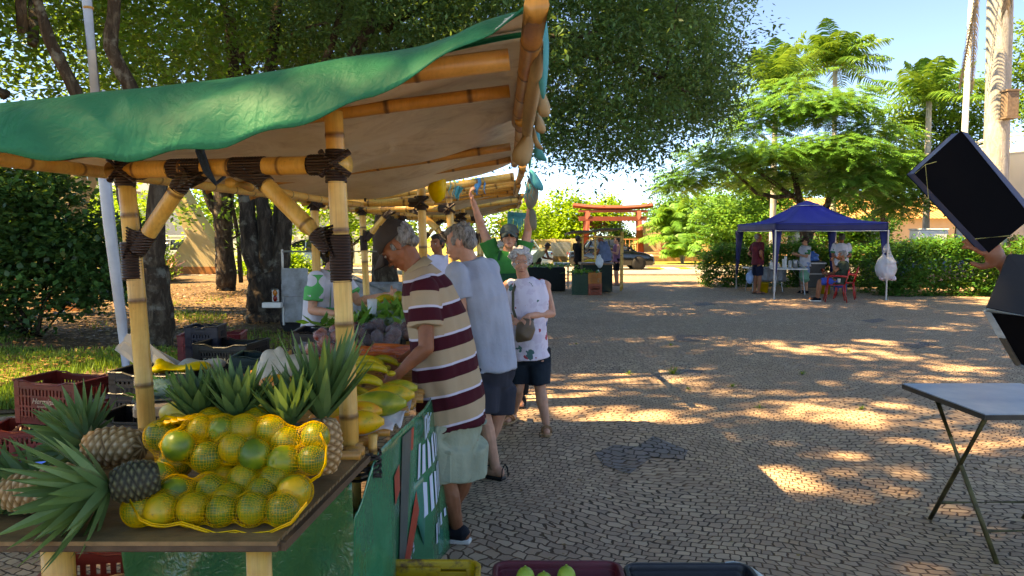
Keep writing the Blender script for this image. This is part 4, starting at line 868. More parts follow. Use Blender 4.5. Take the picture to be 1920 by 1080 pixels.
# trailer
TG = mat('worn_grey_paint', '#8e9496', .55, .35, 5, .1, col2='#6a6a66'); t = thing('cargo_trailer', 'worn grey open trailer with one tail light beside the multi-stem tree', 'trailer', (-3.55, 12.0, 0)); O = Vector(t.location)
L0, L1 = at(521, 560, 11.8).x - O.x, at(760, 560, 11.8).x - O.x; zt, zb = at(0, 505, 11.8).z, at(0, 612, 11.8).z
b = MB(); b.box(((L0 + L1) / 2, 0, (zt + zb) / 2 - .1), (L1 - L0, .04, (zt - zb) * .55 + .12)); b.box((L0 + .22, -.01, zt - .22), (.42, .04, .46)); b.build('side_panel', TG, t, bevel=.008)
b = MB(); b.box(((L0 + L1) / 2, .75, zb + .1), (L1 - L0, 1.5, .12)); b.box((L0 + .03, .75, zb + .4), (.05, 1.5, .6)); b.box(((L0 + L1) / 2, 1.5, zb + .35), (L1 - L0, .04, .5)); b.build('bed', TG, t)
b = MB(); b.loft([(L0 + .03, -.02, zb), (L0 + .03, -.02, at(0, 468, 11.8).z)], .02, 6); b.loft([(L0 + .03, -.02, at(0, 472, 11.8).z), (L1, -.02, at(0, 472, 11.8).z)], .018, 6); b.loft([(L1, -.02, zb), (L1, -.02, at(0, 472, 11.8).z)], .02, 6); b.build('frame', METAL, t)
b = MB(); b.box((at(504, 575, 11.7).x - O.x, -.12, at(0, 574, 11.7).z), (.30, .12, .085), bev=.01); b.build('bumper', PLW, t)
q = at(510, 556, 11.7) - O; b = MB(); b.box((q.x, -.12, q.z), (.11, .05, .22), bev=.02); ll = b.build('light_housing', METAL, t); b = MB(); b.ell((q.x, -.15, q.z + .045), (.035, .02, .05)); b.build('amber_lens', mat('amber_lens', '#c06a1c', .2), ll); b = MB(); b.ell((q.x, -.15, q.z - .045), (.035, .02, .05)); b.build('red_lens', mat('red_lens', '#7a0f0c', .2), ll)
for sx in (at(545, 600, 11.8).x - O.x, at(700, 600, 11.8).x - O.x):
    b = MB(); b.smooth = True; b.lathe([(.1, -.09), (.27, -.09), (.29, -.05), (.29, .05), (.27, .09), (.1, .09)], n=28, M=Matrix.Rotation(R(90), 3, 'X'), c=(sx, .22, .29)); b.build('wheel', RUB, t)
q0, q1 = at(660, 520, 11.4) - O, at(742, 553, 11.0) - O; b = MB(); b.loft([q0, q1], (.05), 4); b.box((q0 + q1) / 2 - Vector((0, 0, .1)), ((q1 - q0).length, .02, .16), (0, math.degrees(math.atan2(q0.z - q1.z, q1.x - q0.x)), 0)); b.build('ramp_rail', TG, t)
b = MB(); b.smooth = True; b.lathe([(.12, 0), (.16, .02), (.17, .4), (.15, .42)], n=18); o = b.build('blue_drum', P_BLUE); q = at(577, 530, 12.8); o.location = (q.x, 12.8, zb + .16); tag(o, 'small blue drum on the grey trailer bed', 'drum')
b = MB(); b.smooth = True; random.seed(3); limb(b, gr(480, 640), gr(620, 606), .09, .06, .03); limb(b, gr(380, 655) + Vector((0, 0, .05)), gr(540, 640), .05, .03, .04); tag(b.build('fallen_log', BARK), 'fallen log on the soil in front of the grey trailer', 'log')
# ================================================================ STALLS
BLUEROPE = mat('blue_rope', '#16324a', .7, .4, 60); TAN = mat('tan_felt', '#a58c68', .85, .15, 8, .2); TURQ = mat('turquoise_felt', '#3fb3b8', .8, .25, 9, .3, translucent=.3)
def EDGE(y): return -.565 + .14 * max(-.2, min(y - 2.79, .8)) + .02 * max(0, y - 3.59)
def zc(x): return 2.325 + .148 * x
def lash(b, c, ax, r, h, n=12):
    """ribbed wrap round a pole"""
    x, y, d = frame_of(ax); c = Vector(c); P, Q = [], []; k = max(4, int(h / .012))
    for i in range(k * 2 + 1): t = i / (k * 2); P.append(c + d * (t - .5) * h); Q.append(r * (1.14 if i % 2 else 1.09))
    b.smooth = True; b.loft(P, Q, n); b.smooth = False
def knot(b, c, d1, d2, r, s):
    """gusset of strip wound over the crossing of two poles"""
    c = Vector(c); d1 = Vector(d1).normalized(); d2 = Vector(d2).normalized(); nrm = d1.cross(d2).normalized()
    n = 11
    for i in range(n):
        t = (i + .5) / n; a = c + d1 * s * t * 1.15; e = c + d2 * s * (t * 1.15)
        for sg in (-1, 1):
            m = (a + e) / 2 + nrm * sg * r * 1.12
            b.smooth = True; b.loft([a + nrm * sg * r * .55 , m, e + nrm * sg * r * .55], [.0085, .0085, .0085], 5); b.smooth = False
def stall(label, off, tarp_from=0.0, tarp_to=1.0, full=True, rafts=(2.42, 2.95, 4.8, 5.6), group='bamboo market stalls in a row', valance=True, counter=True, lite=False, green=True):
    ox, oy = off; T_ = thing('market_stall', label, 'market stall', (-1.1 + ox, 4.5 + oy, 0), 0, group); O = -Vector(T_.location) + Vector((ox, oy, 0))
    def nb(): b = MB(); b.off = O; return b
    NR0, NR1 = Vector((-.607, 2.85, 0)), Vector((-.672, 2.85, 2.14)); NL0, NL1 = Vector((-1.53, 3.12, 0)), Vector((-1.605, 3.12, 2.0))
    FL0, FL1 = Vector((-1.60, 6.3, 0)), Vector((-1.66, 6.3, 2.0)); FR0, FR1 = Vector((-.72, 6.2, 0)), Vector((-.75, 6.2, 2.13))
    random.seed(int(oy * 10) + 5)
    for a, c, r, ph in ((NR0, NR1, .0365, .30), (NL0, NL1, .0355, .12), (FL0, FL1, .036, .5), (FR0, FR1, .036, .6)):
        b = nb(); b.bamboo(a, c, r, .36, ph, 16); b.build('post', BAM, T_)
    lp = lambda a, c, z: a.lerp(c, z / c.z)
    zb = 1.945
    bl = lp(NL0, NL1, zb) + Vector((-.06, -.0, 0)); br = lp(NR0, NR1, zb) + Vector((.05, -.0, .0))
    fl, fr = lp(FL0, FL1, zb) + Vector((-.1, 0, 0)), lp(FR0, FR1, zb) + Vector((.1, 0, 0))
    b = nb(); b.bamboo(bl, br, .036, .22, .4, 16); b.build('beam', BAM, T_)
    b = nb(); b.bamboo(fl, fr, .03, .3, .1); b.build('beam', BAM, T_)
    b = nb(); b.bamboo((-1.74, 2.1, 1.93), (-1.72, 6.6, 1.97), .026, .33, .2); b.build('eave_pole', BAM, T_)
    b = nb(); b.bamboo((-1.2, 3.2, 1.90), (-1.25, 6.4, 1.93), .022, .33, .2); b.build('purlin', BAM, T_)
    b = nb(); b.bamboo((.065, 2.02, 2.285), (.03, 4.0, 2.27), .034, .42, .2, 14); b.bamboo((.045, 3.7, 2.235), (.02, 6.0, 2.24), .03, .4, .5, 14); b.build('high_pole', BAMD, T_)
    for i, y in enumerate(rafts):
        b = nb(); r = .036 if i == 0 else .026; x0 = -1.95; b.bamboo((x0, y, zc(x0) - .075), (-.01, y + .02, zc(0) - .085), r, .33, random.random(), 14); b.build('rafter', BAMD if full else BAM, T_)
    # braces near end
    if full:
        A0, A1 = lp(NL0, NL1, 1.58), bl.lerp(br, .36); B0, B1 = lp(NR0, NR1, 1.59), bl.lerp(br, .60)
    else:
        A0, A1 = lp(NL0, NL1, 1.60), bl.lerp(br, .36); B0, B1 = lp(NR0, NR1, 1.60), bl.lerp(br, .62)
    b = nb(); b.bamboo(A0, A1, .033, .24, .5, 14); b.build('brace', BAM, T_)
    b = nb(); b.bamboo(B0, B1, .033, .24, .2, 14); b.build('brace', BAM, T_)
    dA, dB = (A1 - A0).normalized(), (B1 - B0).normalized(); bx = (br - bl).normalized(); up = Vector((0, 0, 1))
    b = nb(); lash(b, A0 + Vector((0, 0, -.01)), NL1 - NL0, .0365, .16); lash(b, A0 + dA * .09, dA, .033, .10); knot(b, A0, up, dA, .036, .12); b.build('lashing', WRAP, T_)
    b = nb(); lash(b, B0, NR1 - NR0, .0375, .18); lash(b, B0 + dB * .09, dB, .033, .10); knot(b, B0, up, dB, .036, .12); b.build('lashing', WRAP, T_)
    b = nb(); lash(b, A1 - bx * .02, bx, .036, .16); lash(b, A1 - dA * .06, dA, .033, .10); knot(b, A1, bx, -dA, .036, .11); b.build('lashing', WRAP, T_)
    b = nb(); lash(b, B1, bx, .036, .15); lash(b, B1 - dB * .06, dB, .033, .10); knot(b, B1, -bx, -dB, .036, .11); b.build('lashing', WRAP, T_)
    for q, ax in ((lp(NL0, NL1, zb), 1), (lp(NR0, NR1, zb), 1), (lp(FL0, FL1, zb), 0), (lp(FR0, FR1, zb), 0)):
        b = nb(); lash(b, q + bx * (.04 if q.x < -1.2 else -.06), bx, .036, .10); lash(b, q + Vector((0, 0, -.045)), up, .037, .05); lash(b, q + Vector((0, 0, .03)), up, .036, .05)
        for s in (-1, 1): b.loft([q + Vector((-.05, -.035, .045 * s)), q + Vector((0, -.055, 0)), q + Vector((.06, -.035, -.045 * s))], (.012), 6)
        b.build('lashing', WRAP, T_)
    if not lite:
        b = nb(); q = bl.lerp(br, .98); b.loft([q + Vector((-.02, .02, .06)), q + Vector((-.035, .03, -.24))], .006, 5); b.build('hanging_strap', BLKM, T_)
        b = nb(); q = lp(FL0, FL1, zb).lerp(lp(FR0, FR1, zb), .5); b.loft([q + Vector((.02, -.2, .28)), q + Vector((.02, -.2, .0))], .010, 5); b.loft([q + Vector((.05, -.2, .28)), q + Vector((.045, -.2, .05))], .006, 5); b.build('hanging_strap', BLKM, T_)
        b = nb(); q = bl.lerp(br, .41)
        for k in range(3): b.smooth = True; b.loft([q + Vector((.0 + .015 * k, -.045, .20)), q + Vector((.012 * k, -.055, .06)), q + Vector((.03 + .01 * k, -.06, -.02)), q + Vector((.06, -.03, -.065)), q + Vector((.07, .04, -.03))], .007, 6)
        b.build('blue_rope', BLUEROPE, T_)
    # awning
    if green:
        y0, y1 = 2.5 + (6.15 - 2.5) * tarp_from, 2.5 + (6.15 - 2.5) * tarp_to
        rr = [y for y in rafts]
        def top(s, t):
            x = -2.05 + (2.05 + .075) * s; y = y0 + (y1 - y0) * t
            dmin = min(abs(y - r) for r in rr); sag = -.035 * min(1, dmin / .7) * math.sin(math.pi * min(1, max(0, s))) - .13 * t * math.sin(math.pi * s) ** .8
            z = zc(x) - .02 + sag + .012 * math.sin(x * 7 + y * 3) + .008 * math.sin(y * 11 + x * 4)
            if full and s > .75: z -= .0
            return (x, y, z)
        b = nb(); b.smooth = True; b.grid(top, 60, 70)
        if valance:
            edge = [(-700, 320, 2.3), (0, 290, 2.3), (120, 299, 2.3), (240, 300, 2.3), (430, 270, 2.27), (560, 230, 2.24), (700, 180, 2.22), (820, 112, 2.22), (920, 58, 2.2), (1000, 3, 2.18), (1012, -6, 2.18)]
            E = [at(*e) for e in edge]; cr = [q_ + Vector((0, 0, .02)) for q_ in [at(u, v, 2.5) for u, v in ((-700, 236), (0, 215), (150, 200), (300, 185), (550, 152), (800, 110))] + [Vector((-.13, 2.5, zc(-.13) + .0)), Vector((.075, 2.5, zc(.075)))]]
            def interp(L, x):
                for p, q in zip(L, L[1:]):
                    if x <= q.x or q is L[-1]: t = (x - p.x) / (q.x - p.x); t = max(-.3, min(1, t)); t2 = t; return p.lerp(q, t2)
            def val(s, t):
                x = -2.05 + 2.125 * s; c = interp(cr, x); e = interp(E, x); y = c.y + (e.y - c.y) * t ** .8
                z = c.z + (e.z - c.z) * t ** 1.5 + .010 * math.sin(x * 9 + t * 4) * math.sin(math.pi * t) + .008 * math.sin(x * 23 + t * 6) * t
                return (x, y - .03 * math.sin(math.pi * t), z)
            b.grid(val, 80, 14)
            b.grid(lambda s, t: tuple(Vector(interp(cr, -2.05 + 2.125 * s)).lerp(Vector(top(s, .04)), t)), 80, 3)
        o = b.build('awning', [TARPB, TARPG], T_, solid=.004, matoff=0)
        # outer green skin just above the beige lining
        b2 = MB(); b2.v = [(x, y - (.010 if valance else 0), z + (.012 - (.018 * max(0, min(1, (2.44 - (y - O.y)) / .2)) if valance else 0))) for x, y, z in b.v]; b2.f = b.f; b2.mi = b.mi; b2.sm = b.sm; b2.al = b.al; b2.build('awning_skin', TARPG, T_, solid=.003)
    # counter of split bamboo
    if counter:
        b = nb(); n = 62
        for k in range(n): y = 2.74 + 3.4 * k / (n - 1); xe = EDGE(y) - .01 + random.uniform(-.02, .025); b.bamboo((-1.56, y, .855 + random.uniform(-.003, .003)), (xe, y + random.uniform(-.01, .01), .857 + random.uniform(-.004, .006)), .019, .35, random.random(), 8)
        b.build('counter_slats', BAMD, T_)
        for x in (-1.45, -.66): b = nb(); b.bamboo((x, 2.7, .80), (x, 6.2, .80), .034, .35, .3); b.build('counter_rail', BAM, T_)
        b = nb(); b.bamboo((-.555, 2.87, 0), (-.545, 2.87, .90), .019, .3, .2); b.build('support_pole', BAM, T_)
        b = nb()
        for z in (.74, .755, .775, .79, .81, .83): b.smooth = True; a = [(-.588 + .075 * math.cos(q), 2.86 + .05 * math.sin(q), z + .008 * math.sin(q * 3 + z * 90)) for q in [k * math.pi / 8 for k in range(17)]]; b.loft(a, .006, 5, caps=False)
        b.build('cord_binding', WRAPK, T_)
    return T_
ST1 = stall('nearest bamboo market stall with green and beige awning tied by black strips', (0, 0))
# rolled edge and felt flaps along the high pole
T_ = thing('rolled_tarp', 'rolled tan tarp edge tied along the high bamboo pole of the nearest stall', 'tarp', (.1, 3.4, 2.2)); b = MB(); b.off = -Vector(T_.location); b.smooth = True
b.loft([at(1014, 78, 2.35), at(1006, 130, 2.55), at(998, 180, 2.9), at(990, 230, 3.3), at(986, 262, 3.8)], [(.008, .012), (.022, .03), (.028, .04), (.026, .04), (.02, .03)], 12); b.build('roll', TAN, T_)
def flap(name, label, pts, Y, m, th=.004, bulge=.02, group='felt leaf flaps on the awning edge'):
    P = [at(u, v, Y) for u, v in pts]; c = sum(P, Vector()) / len(P); t = MB(); n = len(P)
    Q = []
    for i in range(n):
        for k in range(4): a, b_, c_, d_ = P[i - 1], P[i], P[(i + 1) % n], P[(i + 2) % n]; s = k / 4; Q.append(.5 * ((2 * b_) + (c_ - a) * s + (2 * a - 5 * b_ + 4 * c_ - d_) * s * s + (3 * b_ - a - 3 * c_ + d_) * s ** 3))
    ci = t.addv(Vector((0, -bulge, 0))); mid = [t.addv((q - c) * .55 + Vector((0, -bulge * .7, 0))) for q in Q]; out = [t.addv(q - c) for q in Q]
    t.smooth = True
    for i in range(len(Q)): j = (i + 1) % len(Q); t.addf((ci, mid[i], mid[j])); t.addf((mid[i], out[i], out[j], mid[j]))
    o = t.build(name, m, None, solid=th); o.location = c; tag(o, label, 'flap', group); return o
flap('felt_flap', 'long turquoise felt leaf at the top right corner of the nearest awning', [(1012, 45), (1020, 20), (1028, 75), (1027, 130), (1020, 185), (1012, 165), (1009, 110)], 2.6, TURQ)
flap('felt_flap', 'tan scalloped flap below the long turquoise leaf', [(1010, 155), (1020, 172), (1031, 200), (1028, 218), (1012, 216), (1006, 190)], 3.0, TAN)
flap('felt_flap', 'second smaller tan scalloped flap under the first', [(1006, 212), (1016, 222), (1023, 242), (1018, 250), (1004, 243)], 3.3, TAN)
flap('felt_flap', 'narrow tan pointed flap beneath the scallops', [(1001, 238), (1008, 262), (1018, 280), (1006, 276), (999, 258)], 3.45, TAN)
flap('felt_flap', 'small bright turquoise pointed flap beneath the scallops', [(1003, 248), (1011, 250), (1014, 278), (1025, 301), (1010, 299), (1003, 290)], 3.6, TURQ)
flap('felt_flap', 'largest round tan flap hanging at the end of the rolled tarp', [(996, 232), (1001, 262), (994, 300), (980, 312), (964, 303), (961, 288), (972, 268), (986, 248)], 3.5, TAN, bulge=.04)
flap('felt_flap', 'green felt strip hanging behind the largest tan flap', [(998, 235), (1001, 262), (996, 300), (993, 318), (991, 290)], 3.62, mat('green_felt', '#3a9a72', .8, .2))
flap('felt_flap', 'turquoise flap at the corner of the second awning', [(993, 318), (1004, 325), (1018, 348), (1016, 358), (1003, 352), (995, 338)], 6.8, TURQ)
flap('felt_flap', 'grey-tan flap drooping under the turquoise corner of the second awning', [(990, 335), (1003, 345), (1010, 362), (1004, 384), (992, 393), (985, 375)], 6.9, mat('grey_felt', '#6e6a5a', .85, .2))
flap('felt_flap', 'grey-tan strip hanging lower beside the raised hand', [(994, 392), (1004, 398), (1006, 425), (999, 432), (993, 415)], 7.0, mat('grey_felt', '#6e6a5a', .85, .2))
ST2 = stall('second bamboo stall with bare near rafters and teal tarp strips', (.03, 4.75), .36, 1.0, full=False, rafts=(2.45, 2.8, 3.15, 3.6, 4.2, 4.9, 5.6), valance=False, lite=True)
ST3 = stall('third bamboo stall with a flat green awning and fringe', (.1, 9.6), 0, 1, full=False, valance=False, lite=True)
def rags(label, u, v, Y, w, h, m, seed, name='cloth_strip'):
    random.seed(seed); c = at(u, v, Y); b = MB(); b.smooth = True
    for k in range(7):
        x = random.uniform(-w, w) * .5; a = Vector((x, random.uniform(-.02, .02), 0)); e = a + Vector((random.uniform(-.04, .04), random.uniform(-.02, .02), -h * random.uniform(.5, 1)))
        b.loft([a, a.lerp(e, .3) + Vector((.012, 0, 0)), a.lerp(e, .7) - Vector((.012, 0, 0)), e], [(.014, .003), (.018, .004), (.014, .003), (.003, .001)], 6)
    o = b.build(name, m); o.location = c; return tag(o, label, 'cloth strip', 'torn strips tied to the second stall')
rags('blue torn strips tied to the front rafter of the second stall', 900, 334, 7.2, .10, .22, mat('blue_strip', '#2f8fc0', .7, .3, 20), 1)
rags('teal torn strips tied left of the blue ones on the same rafter', 855, 340, 7.2, .12, .2, TURQ, 2)
rags('pale turquoise strips tied at the high corner of the second stall', 990, 345, 6.8, .05, .18, TURQ, 3)
flap('yellow_mesh_bag', 'bright yellow mesh bag knotted on the right rear post of the nearest stall', [(812, 322), (826, 319), (848, 316), (846, 324), (834, 330), (836, 345), (833, 368), (822, 379), (811, 374), (803, 352), (812, 338)], 6.05, mat('yellow_mesh', '#d9b400', .55, .15, 30, .4, 90), .01, .07, None)['category'] = 'bag'
b = MB(); b.smooth = True; random.seed(9); c0, c1 = at(953, 397, 10.9), at(995, 400, 10.9)
for k in range(26): a = c0.lerp(c1, k / 25) - c0; h = random.uniform(.18, .30); b.loft([a, a + Vector((random.uniform(-.01, .01), .01, -h * .5)), a + Vector((random.uniform(-.02, .02), 0, -h))], [(.014, .003), (.012, .003), (.004, .001)], 5)
o = b.build('fringe', TURQ); o.location = c0; tag(o, 'turquoise fringe hanging at the end of the third awning', 'fringe')
# ---------------------------------------------------------------- display table in front
WOODS = mat('dark_slat_wood', '#5a4430', .6, .4, 12, .3, 90); TB = thing('bamboo_table', 'low split bamboo table holding the netted fruit, in front of the nearest stall', 'table', (-1.0, 2.3, 0))
b = MB(); b.off = -Vector(TB.location)
n = 26
for k in range(n): t = k / (n - 1); y = 2.0 + .86 * t; x1 = -.642 + .085 * t; b.box(((-1.62 + x1) / 2, y, .838), (x1 + 1.62, .033, .012))
b.build('table_slats', mat('split_bamboo', '#8a6a45', .55, .45, 10, .3, 70), TB)
b = MB(); b.off = -Vector(TB.location); b.box((-1.13, 1.998, .822), (.98, .02, .022), bev=.004); b.build('front_rail', WOODS, TB)
b = MB(); b.off = -Vector(TB.location); b.box((-.592, 2.43, .822), (.02, .86, .024), (0, 0, -5.6)); b.build('side_rail', WOODS, TB)
for (x, y, r) in ((-.715, 2.05, .036), (-1.315, 2.10, .045), (-.70, 2.8, .034), (-1.42, 2.85, .034)): b = MB(); b.off = -Vector(TB.location); b.bamboo((x, y, 0), (x, y, .822), r, .4, random.random(), 14); b.build('leg', BAM, TB)
# ---------------------------------------------------------------- banner
T_ = thing('green_banner', 'glossy green vinyl banner hanging from the counter edge of the nearest stall', 'banner', (-.6, 4, 0)); O = -Vector(T_.location)
b = MB(); b.off = O; b.smooth = True
def side(s, t):
    y = 2.62 + 3.5 * s; xe = EDGE(y) + .005; f = t ** .7
    x = xe + .02 + .06 * f * math.exp(-((y - 4.4) / 1.0) ** 2) + f * (.035 * math.sin(y * 7) + .014 * math.sin(y * 19 + t * 3)) - .05 * f * math.exp(-((y - 2.7) / .25) ** 2)
    zt = .835 - .16 * math.exp(-((y - 2.62) / .16) ** 2)
    return (x, y, zt * (1 - t) + .015 * t)
b.grid(side, 110, 26)
b.build('side_panel', BANNER, T_, solid=.003)
b = MB(); b.off = O; b.smooth = True
def fr_(s, t):
    x = -1.40 + .83 * s; y = 2.60 + .05 * math.sin(x * 9 + t * 3) * t + .035 * math.sin(x * 21 + t * 9) * t + .06 * t * math.sin(s * 3.14)
    return (x, y, .80 * (1 - t) + .015 * t + .02 * math.sin(s * 9) * t)
b.grid(fr_, 60, 26); b.build('front_panel', BANNERY, T_, solid=.003)
b = MB(); b.off = O; b.smooth = True
b.grid(lambda s, t: (EDGE(3.35 + 1.5 * s) + .01 + (.07 + .04 * s) * t ** .9 + .02 * math.sin(s * 9), 3.35 + 1.5 * s + .25 * t, .50 * (1 - t) + .012 + .05 * s * (1 - t)), 30, 14); b.build('loose_flap', mat('teal_vinyl', '#0f7a66', .22, .25, 3, .3, 8, coat=.3), T_, solid=.003)
WL = mat('banner_white', '#c3cfe0', .35, .1); RL = mat('banner_red', '#b8402a', .35, .15); GL = mat('banner_grey', '#4a5450', .4, .2)
def onside(pl, m, name):
    """print on the side panel: points (y, z)"""
    b = MB(); b.off = O; ys = [p[0] for p in pl]
    for k in range(len(pl)): pass
    ids = []
    for (y, z) in pl: s = (y - 2.62) / 3.5; t = 1 - z / .835; q = side(s, max(0, min(1, t))); ids.append(b.addv((q[0] + .007, y, z)))
    b.addf(ids); return b.build(name, m, T_)
onside([(3.02, .56), (3.16, .58), (3.14, .70), (3.03, .68)], RL, 'red_print'); onside([(3.25, .70), (3.36, .70), (3.38, .80), (3.27, .80)], RL, 'red_print')
onside([(3.05, .12), (3.14, .06), (3.50, .40), (3.44, .48)], RL, 'red_print'); onside([(3.12, .22), (3.22, .22), (3.34, .8), (3.2, .8)], GL, 'grey_print')
for k in range(9): y = 3.46 + k * .06; onside([(y, .52 + .009 * k), (y + .034, .525 + .009 * k), (y + .04, .69 - .02 * (k % 3)), (y + .008, .69 - .02 * (k % 2))], WL, 'white_letters')
for k in range(9): y = 3.46 + k * .06; onside([(y, .30 + .011 * k), (y + .034, .31 + .011 * k), (y + .04, .49 + .008 * k - .02 * (k % 2)), (y + .005, .48 + .008 * k)], WL, 'white_letters')
Mx = lambda y, z: Matrix.Translation(Vector((EDGE(y) + .038, y, z)) - Vector(T_.location)) @ Matrix(((0, 0, 1, 0), (1, 0, 0, 0), (0, 1, 0, 0), (0, 0, 0, 1)))
text_mesh('banner_lettering', 'Dias de', .16, Mx(3.72, .755), WL, T_)
for k in range(5): y = 3.62 + k * .07; onside([(y, .14 + .02 * k), (y + .03, .14 + .02 * k), (y + .035, .24), (y + .005, .24)], WL, 'white_letters')
b = MB(); b.off = O
for k in range(9): a = math.pi * (k / 8); q = side((3.36 - 2.62) / 3.5, .75); b.box((q[0] + .012, 3.36 + .05 * math.cos(a), .20 + .06 * math.sin(a)), (.003, .012, .03), (-math.degrees(a) + 90, 0, 0))
b.build('leaf_emblem', WL, T_)
# ---------------------------------------------------------------- crates
def crate(name, label, loc, rz, col, size=(.55, .36, .31), group=None, logo=None, logocol='#c9a98a', slats=17, fill=None, dirt=None, handle='end'):
    t = thing(name, label, 'crate', loc, rz, group); L, W, H = size; m = mat('crate_' + col, col, .42, .3, 5, .1, spec=.45) if dirt is None else dirt; b = MB(); th = .008
    def sidewall(c, ax, ln, solid_end):
        M = Matrix.Rotation(0 if ax == 'x' else R(90), 3, 'Z'); c = Vector(c)
        def bx(x, z, w, h, pr=0): b.box(c + M @ Vector((x, 0, z)), (w, th + pr, h), M)
        dip = .0
        bx(0, H - .035, ln - .09, .05) if not solid_end else None
        if solid_end:
            bx(0, H - .022, ln, .04); bx(-ln * .33, H - .075, ln * .33, .065); bx(ln * .33, H - .075, ln * .33, .065); bx(0, H - .13, ln, .05)
        bx(0, .02, ln, .04); bx(0, H * .52, ln * .42, H * .24); bx(0, H * .40, ln, .012, .004); bx(0, H * .64, ln, .012, .004)
        n = slats if not solid_end else int(slats * .65)
        for k in range(n): bx(-ln / 2 + .03 + (ln - .06) * k / (n - 1), H * .44, ln / n * .52, H * .78)
        for s in (-1, 1): bx(s * (ln / 2 - .022), H / 2, .045, H, .004)
    sidewall((0, -W / 2, 0), 'x', L, False); sidewall((0, W / 2, 0), 'x', L, False); sidewall((-L / 2, 0, 0), 'y', W, True); sidewall((L / 2, 0, 0), 'y', W, True)
    for (x, y, lx, ly) in ((0, -W / 2, L, 0), (0, W / 2, L, 0)):
        # rim dips in the middle of the long sides
        pts = [(-L / 2, y, H), (-L / 2 + .09, y, H), (-L / 2 + .16, y, H - .022), (L / 2 - .16, y, H - .022), (L / 2 - .09, y, H), (L / 2, y, H)]; b.loft(pts, [(.011, .006)] * 6, 6, up=(0, 0, 1))
    for s in (-1, 1): b.box((s * L / 2, 0, H), (.024, W + .02, .014), bev=.004)
    for z in (.05, H * .3, H * .85): 
        for s in (-1, 1): b.box((0, s * (W / 2 + .004), z), (L + .01, .006, .006)); b.box((s * (L / 2 + .004), 0, z), (.006, W + .01, .006))
    b.build('basket', m, t)
    b = MB(); b.box((0, 0, .012), (L - .02, W - .02, .01)); b.build('base', m, t)
    if logo:
        lm = mat('logo_' + logocol, logocol, .5, .1)
        Ms = Matrix.Translation((0, -W / 2 - .012, H * .54)) @ Matrix.Rotation(R(90), 4, 'X'); text_mesh('logo', logo[0], .055, Ms, lm, t, .001, shear=.35)
        if len(logo) > 1: text_mesh('logo', logo[1], .017, Matrix.Translation((0, -W / 2 - .012, H * .42)) @ Matrix.Rotation(R(90), 4, 'X'), lm, t, .001)
        Me = Matrix.Translation((L / 2 + .012, 0, H * .54)) @ Matrix.Rotation(R(90), 4, 'Z') @ Matrix.Rotation(R(90), 4, 'X'); text_mesh('logo', logo[0], .05, Me, mat('logo_w', '#b9a9b4', .5), t, .001, shear=.35)
        if len(logo) > 1: text_mesh('logo', logo[1], .016, Matrix.Translation((L / 2 + .012, 0, H * .42)) @ Matrix.Rotation(R(90), 4, 'Z') @ Matrix.Rotation(R(90), 4, 'X'), mat('logo_w', '#b9a9b4', .5), t, .001)
        b = MB(); b.smooth = True; b.loft([(-.03, -W / 2 - .012, H * .475), (.03, -W / 2 - .012, H * .465), (.09, -W / 2 - .012, H * .51)], [.001, .003, .001], 5); b.build('logo_swoosh', lm, t)
    return t
CR = 'crates behind the nearest stall'
g0 = gr(112, 795, .33); crate('plastic_crate', 'brick-red crate with a script logo, set on a black crate on the lawn', (g0.x - .03, g0.y + .15, .33), R(-15), '#7a2218', logo=('Hermínias', 'DA BOCA PRETA'), group=CR)
crate('plastic_crate', 'black crate under the brick-red crate with the script logo', (g0.x + .08, g0.y + .15, .012), R(-10), '#15191a', group=CR)
p = gr(50, 890, .05); crate('plastic_crate', 'orange-red crate at the left edge holding brown folded straps', (p.x - .12, p.y + .35, .01), R(12), '#98301c', group=CR)
b = MB(); b.smooth = True
for k in range(6): b.loft([(-.2 + k * .05, -.13, .22), (-.12 + k * .05, 0, .30 - k * .004), (-.02 + k * .05, .13, .27)], [(.02, .004)] * 3, 8)
o = b.build('brown_straps', mat('brown_strap', '#7a4430', .5, .3)); o.location = (p.x - .12, p.y + .35, .01); o.rotation_euler.z = R(12); tag(o, 'brown folded straps lying in the orange-red crate at the left edge', 'straps')
p = gr(175, 1075, .1); crate('plastic_crate', 'orange-red crate on the ground under the display table', (-1.62, 2.98, .01), R(9), '#a4351f', group=CR, slats=13)
b = MB(); b.smooth = True; b.ell((0, 0, 0), (.13, .09, .06)); b.ell((.1, .02, .01), (.05, .05, .045)); o = b.build('root_vegetable', mat('yam_skin', '#6a5238', .8, .3)); o.location = (-1.6, 2.98, .22); tag(o, 'brown tuber lying in the crate under the display table', 'vegetable')
p = gr(262, 835, .02); crate('plastic_crate', 'black crate stacked under the weighing scale, lower one', (-2.10, 4.3, .01), R(-6), '#121416', group=CR); crate('plastic_crate', 'black crate directly beneath the weighing scale', (-2.10, 4.3, .33), R(-4), '#121416', group=CR)
q = at(315, 712, 5.0); crate('plastic_crate', 'black crate under the yellow mesh sack', (q.x - .05, 5.05, .63), R(-4), '#131314', size=(.55, .36, .14), logo=('cereais',), logocol='#9a8a50', group=CR); crate('plastic_crate', 'lower black crate supporting the one with the yellow mesh sack', (q.x - .05, 5.05, .32), R(-2), '#131314', group=CR)
crate('plastic_crate', 'bottom black crate of the stack with the yellow mesh sack', (q.x - .05, 5.05, .005), R(-2), '#131314', group=CR)
q = at(387, 642, 5.9); t = crate('plastic_crate', 'navy crate standing on end among the black crates', (q.x, 5.9, .70), R(4), '#141b2c', size=(.24, .22, .26), group=CR, slats=9)
q = at(392, 658, 6.4); crate('plastic_crate', 'dark red crate behind the navy upright crate', (q.x, 6.5, .58), R(10), '#7c1d24', size=(.5, .34, .24), group=CR); crate('plastic_crate', 'lower dark red crate behind the navy upright crate', (q.x, 6.5, .26), R(6), '#7c1d24', group=CR)
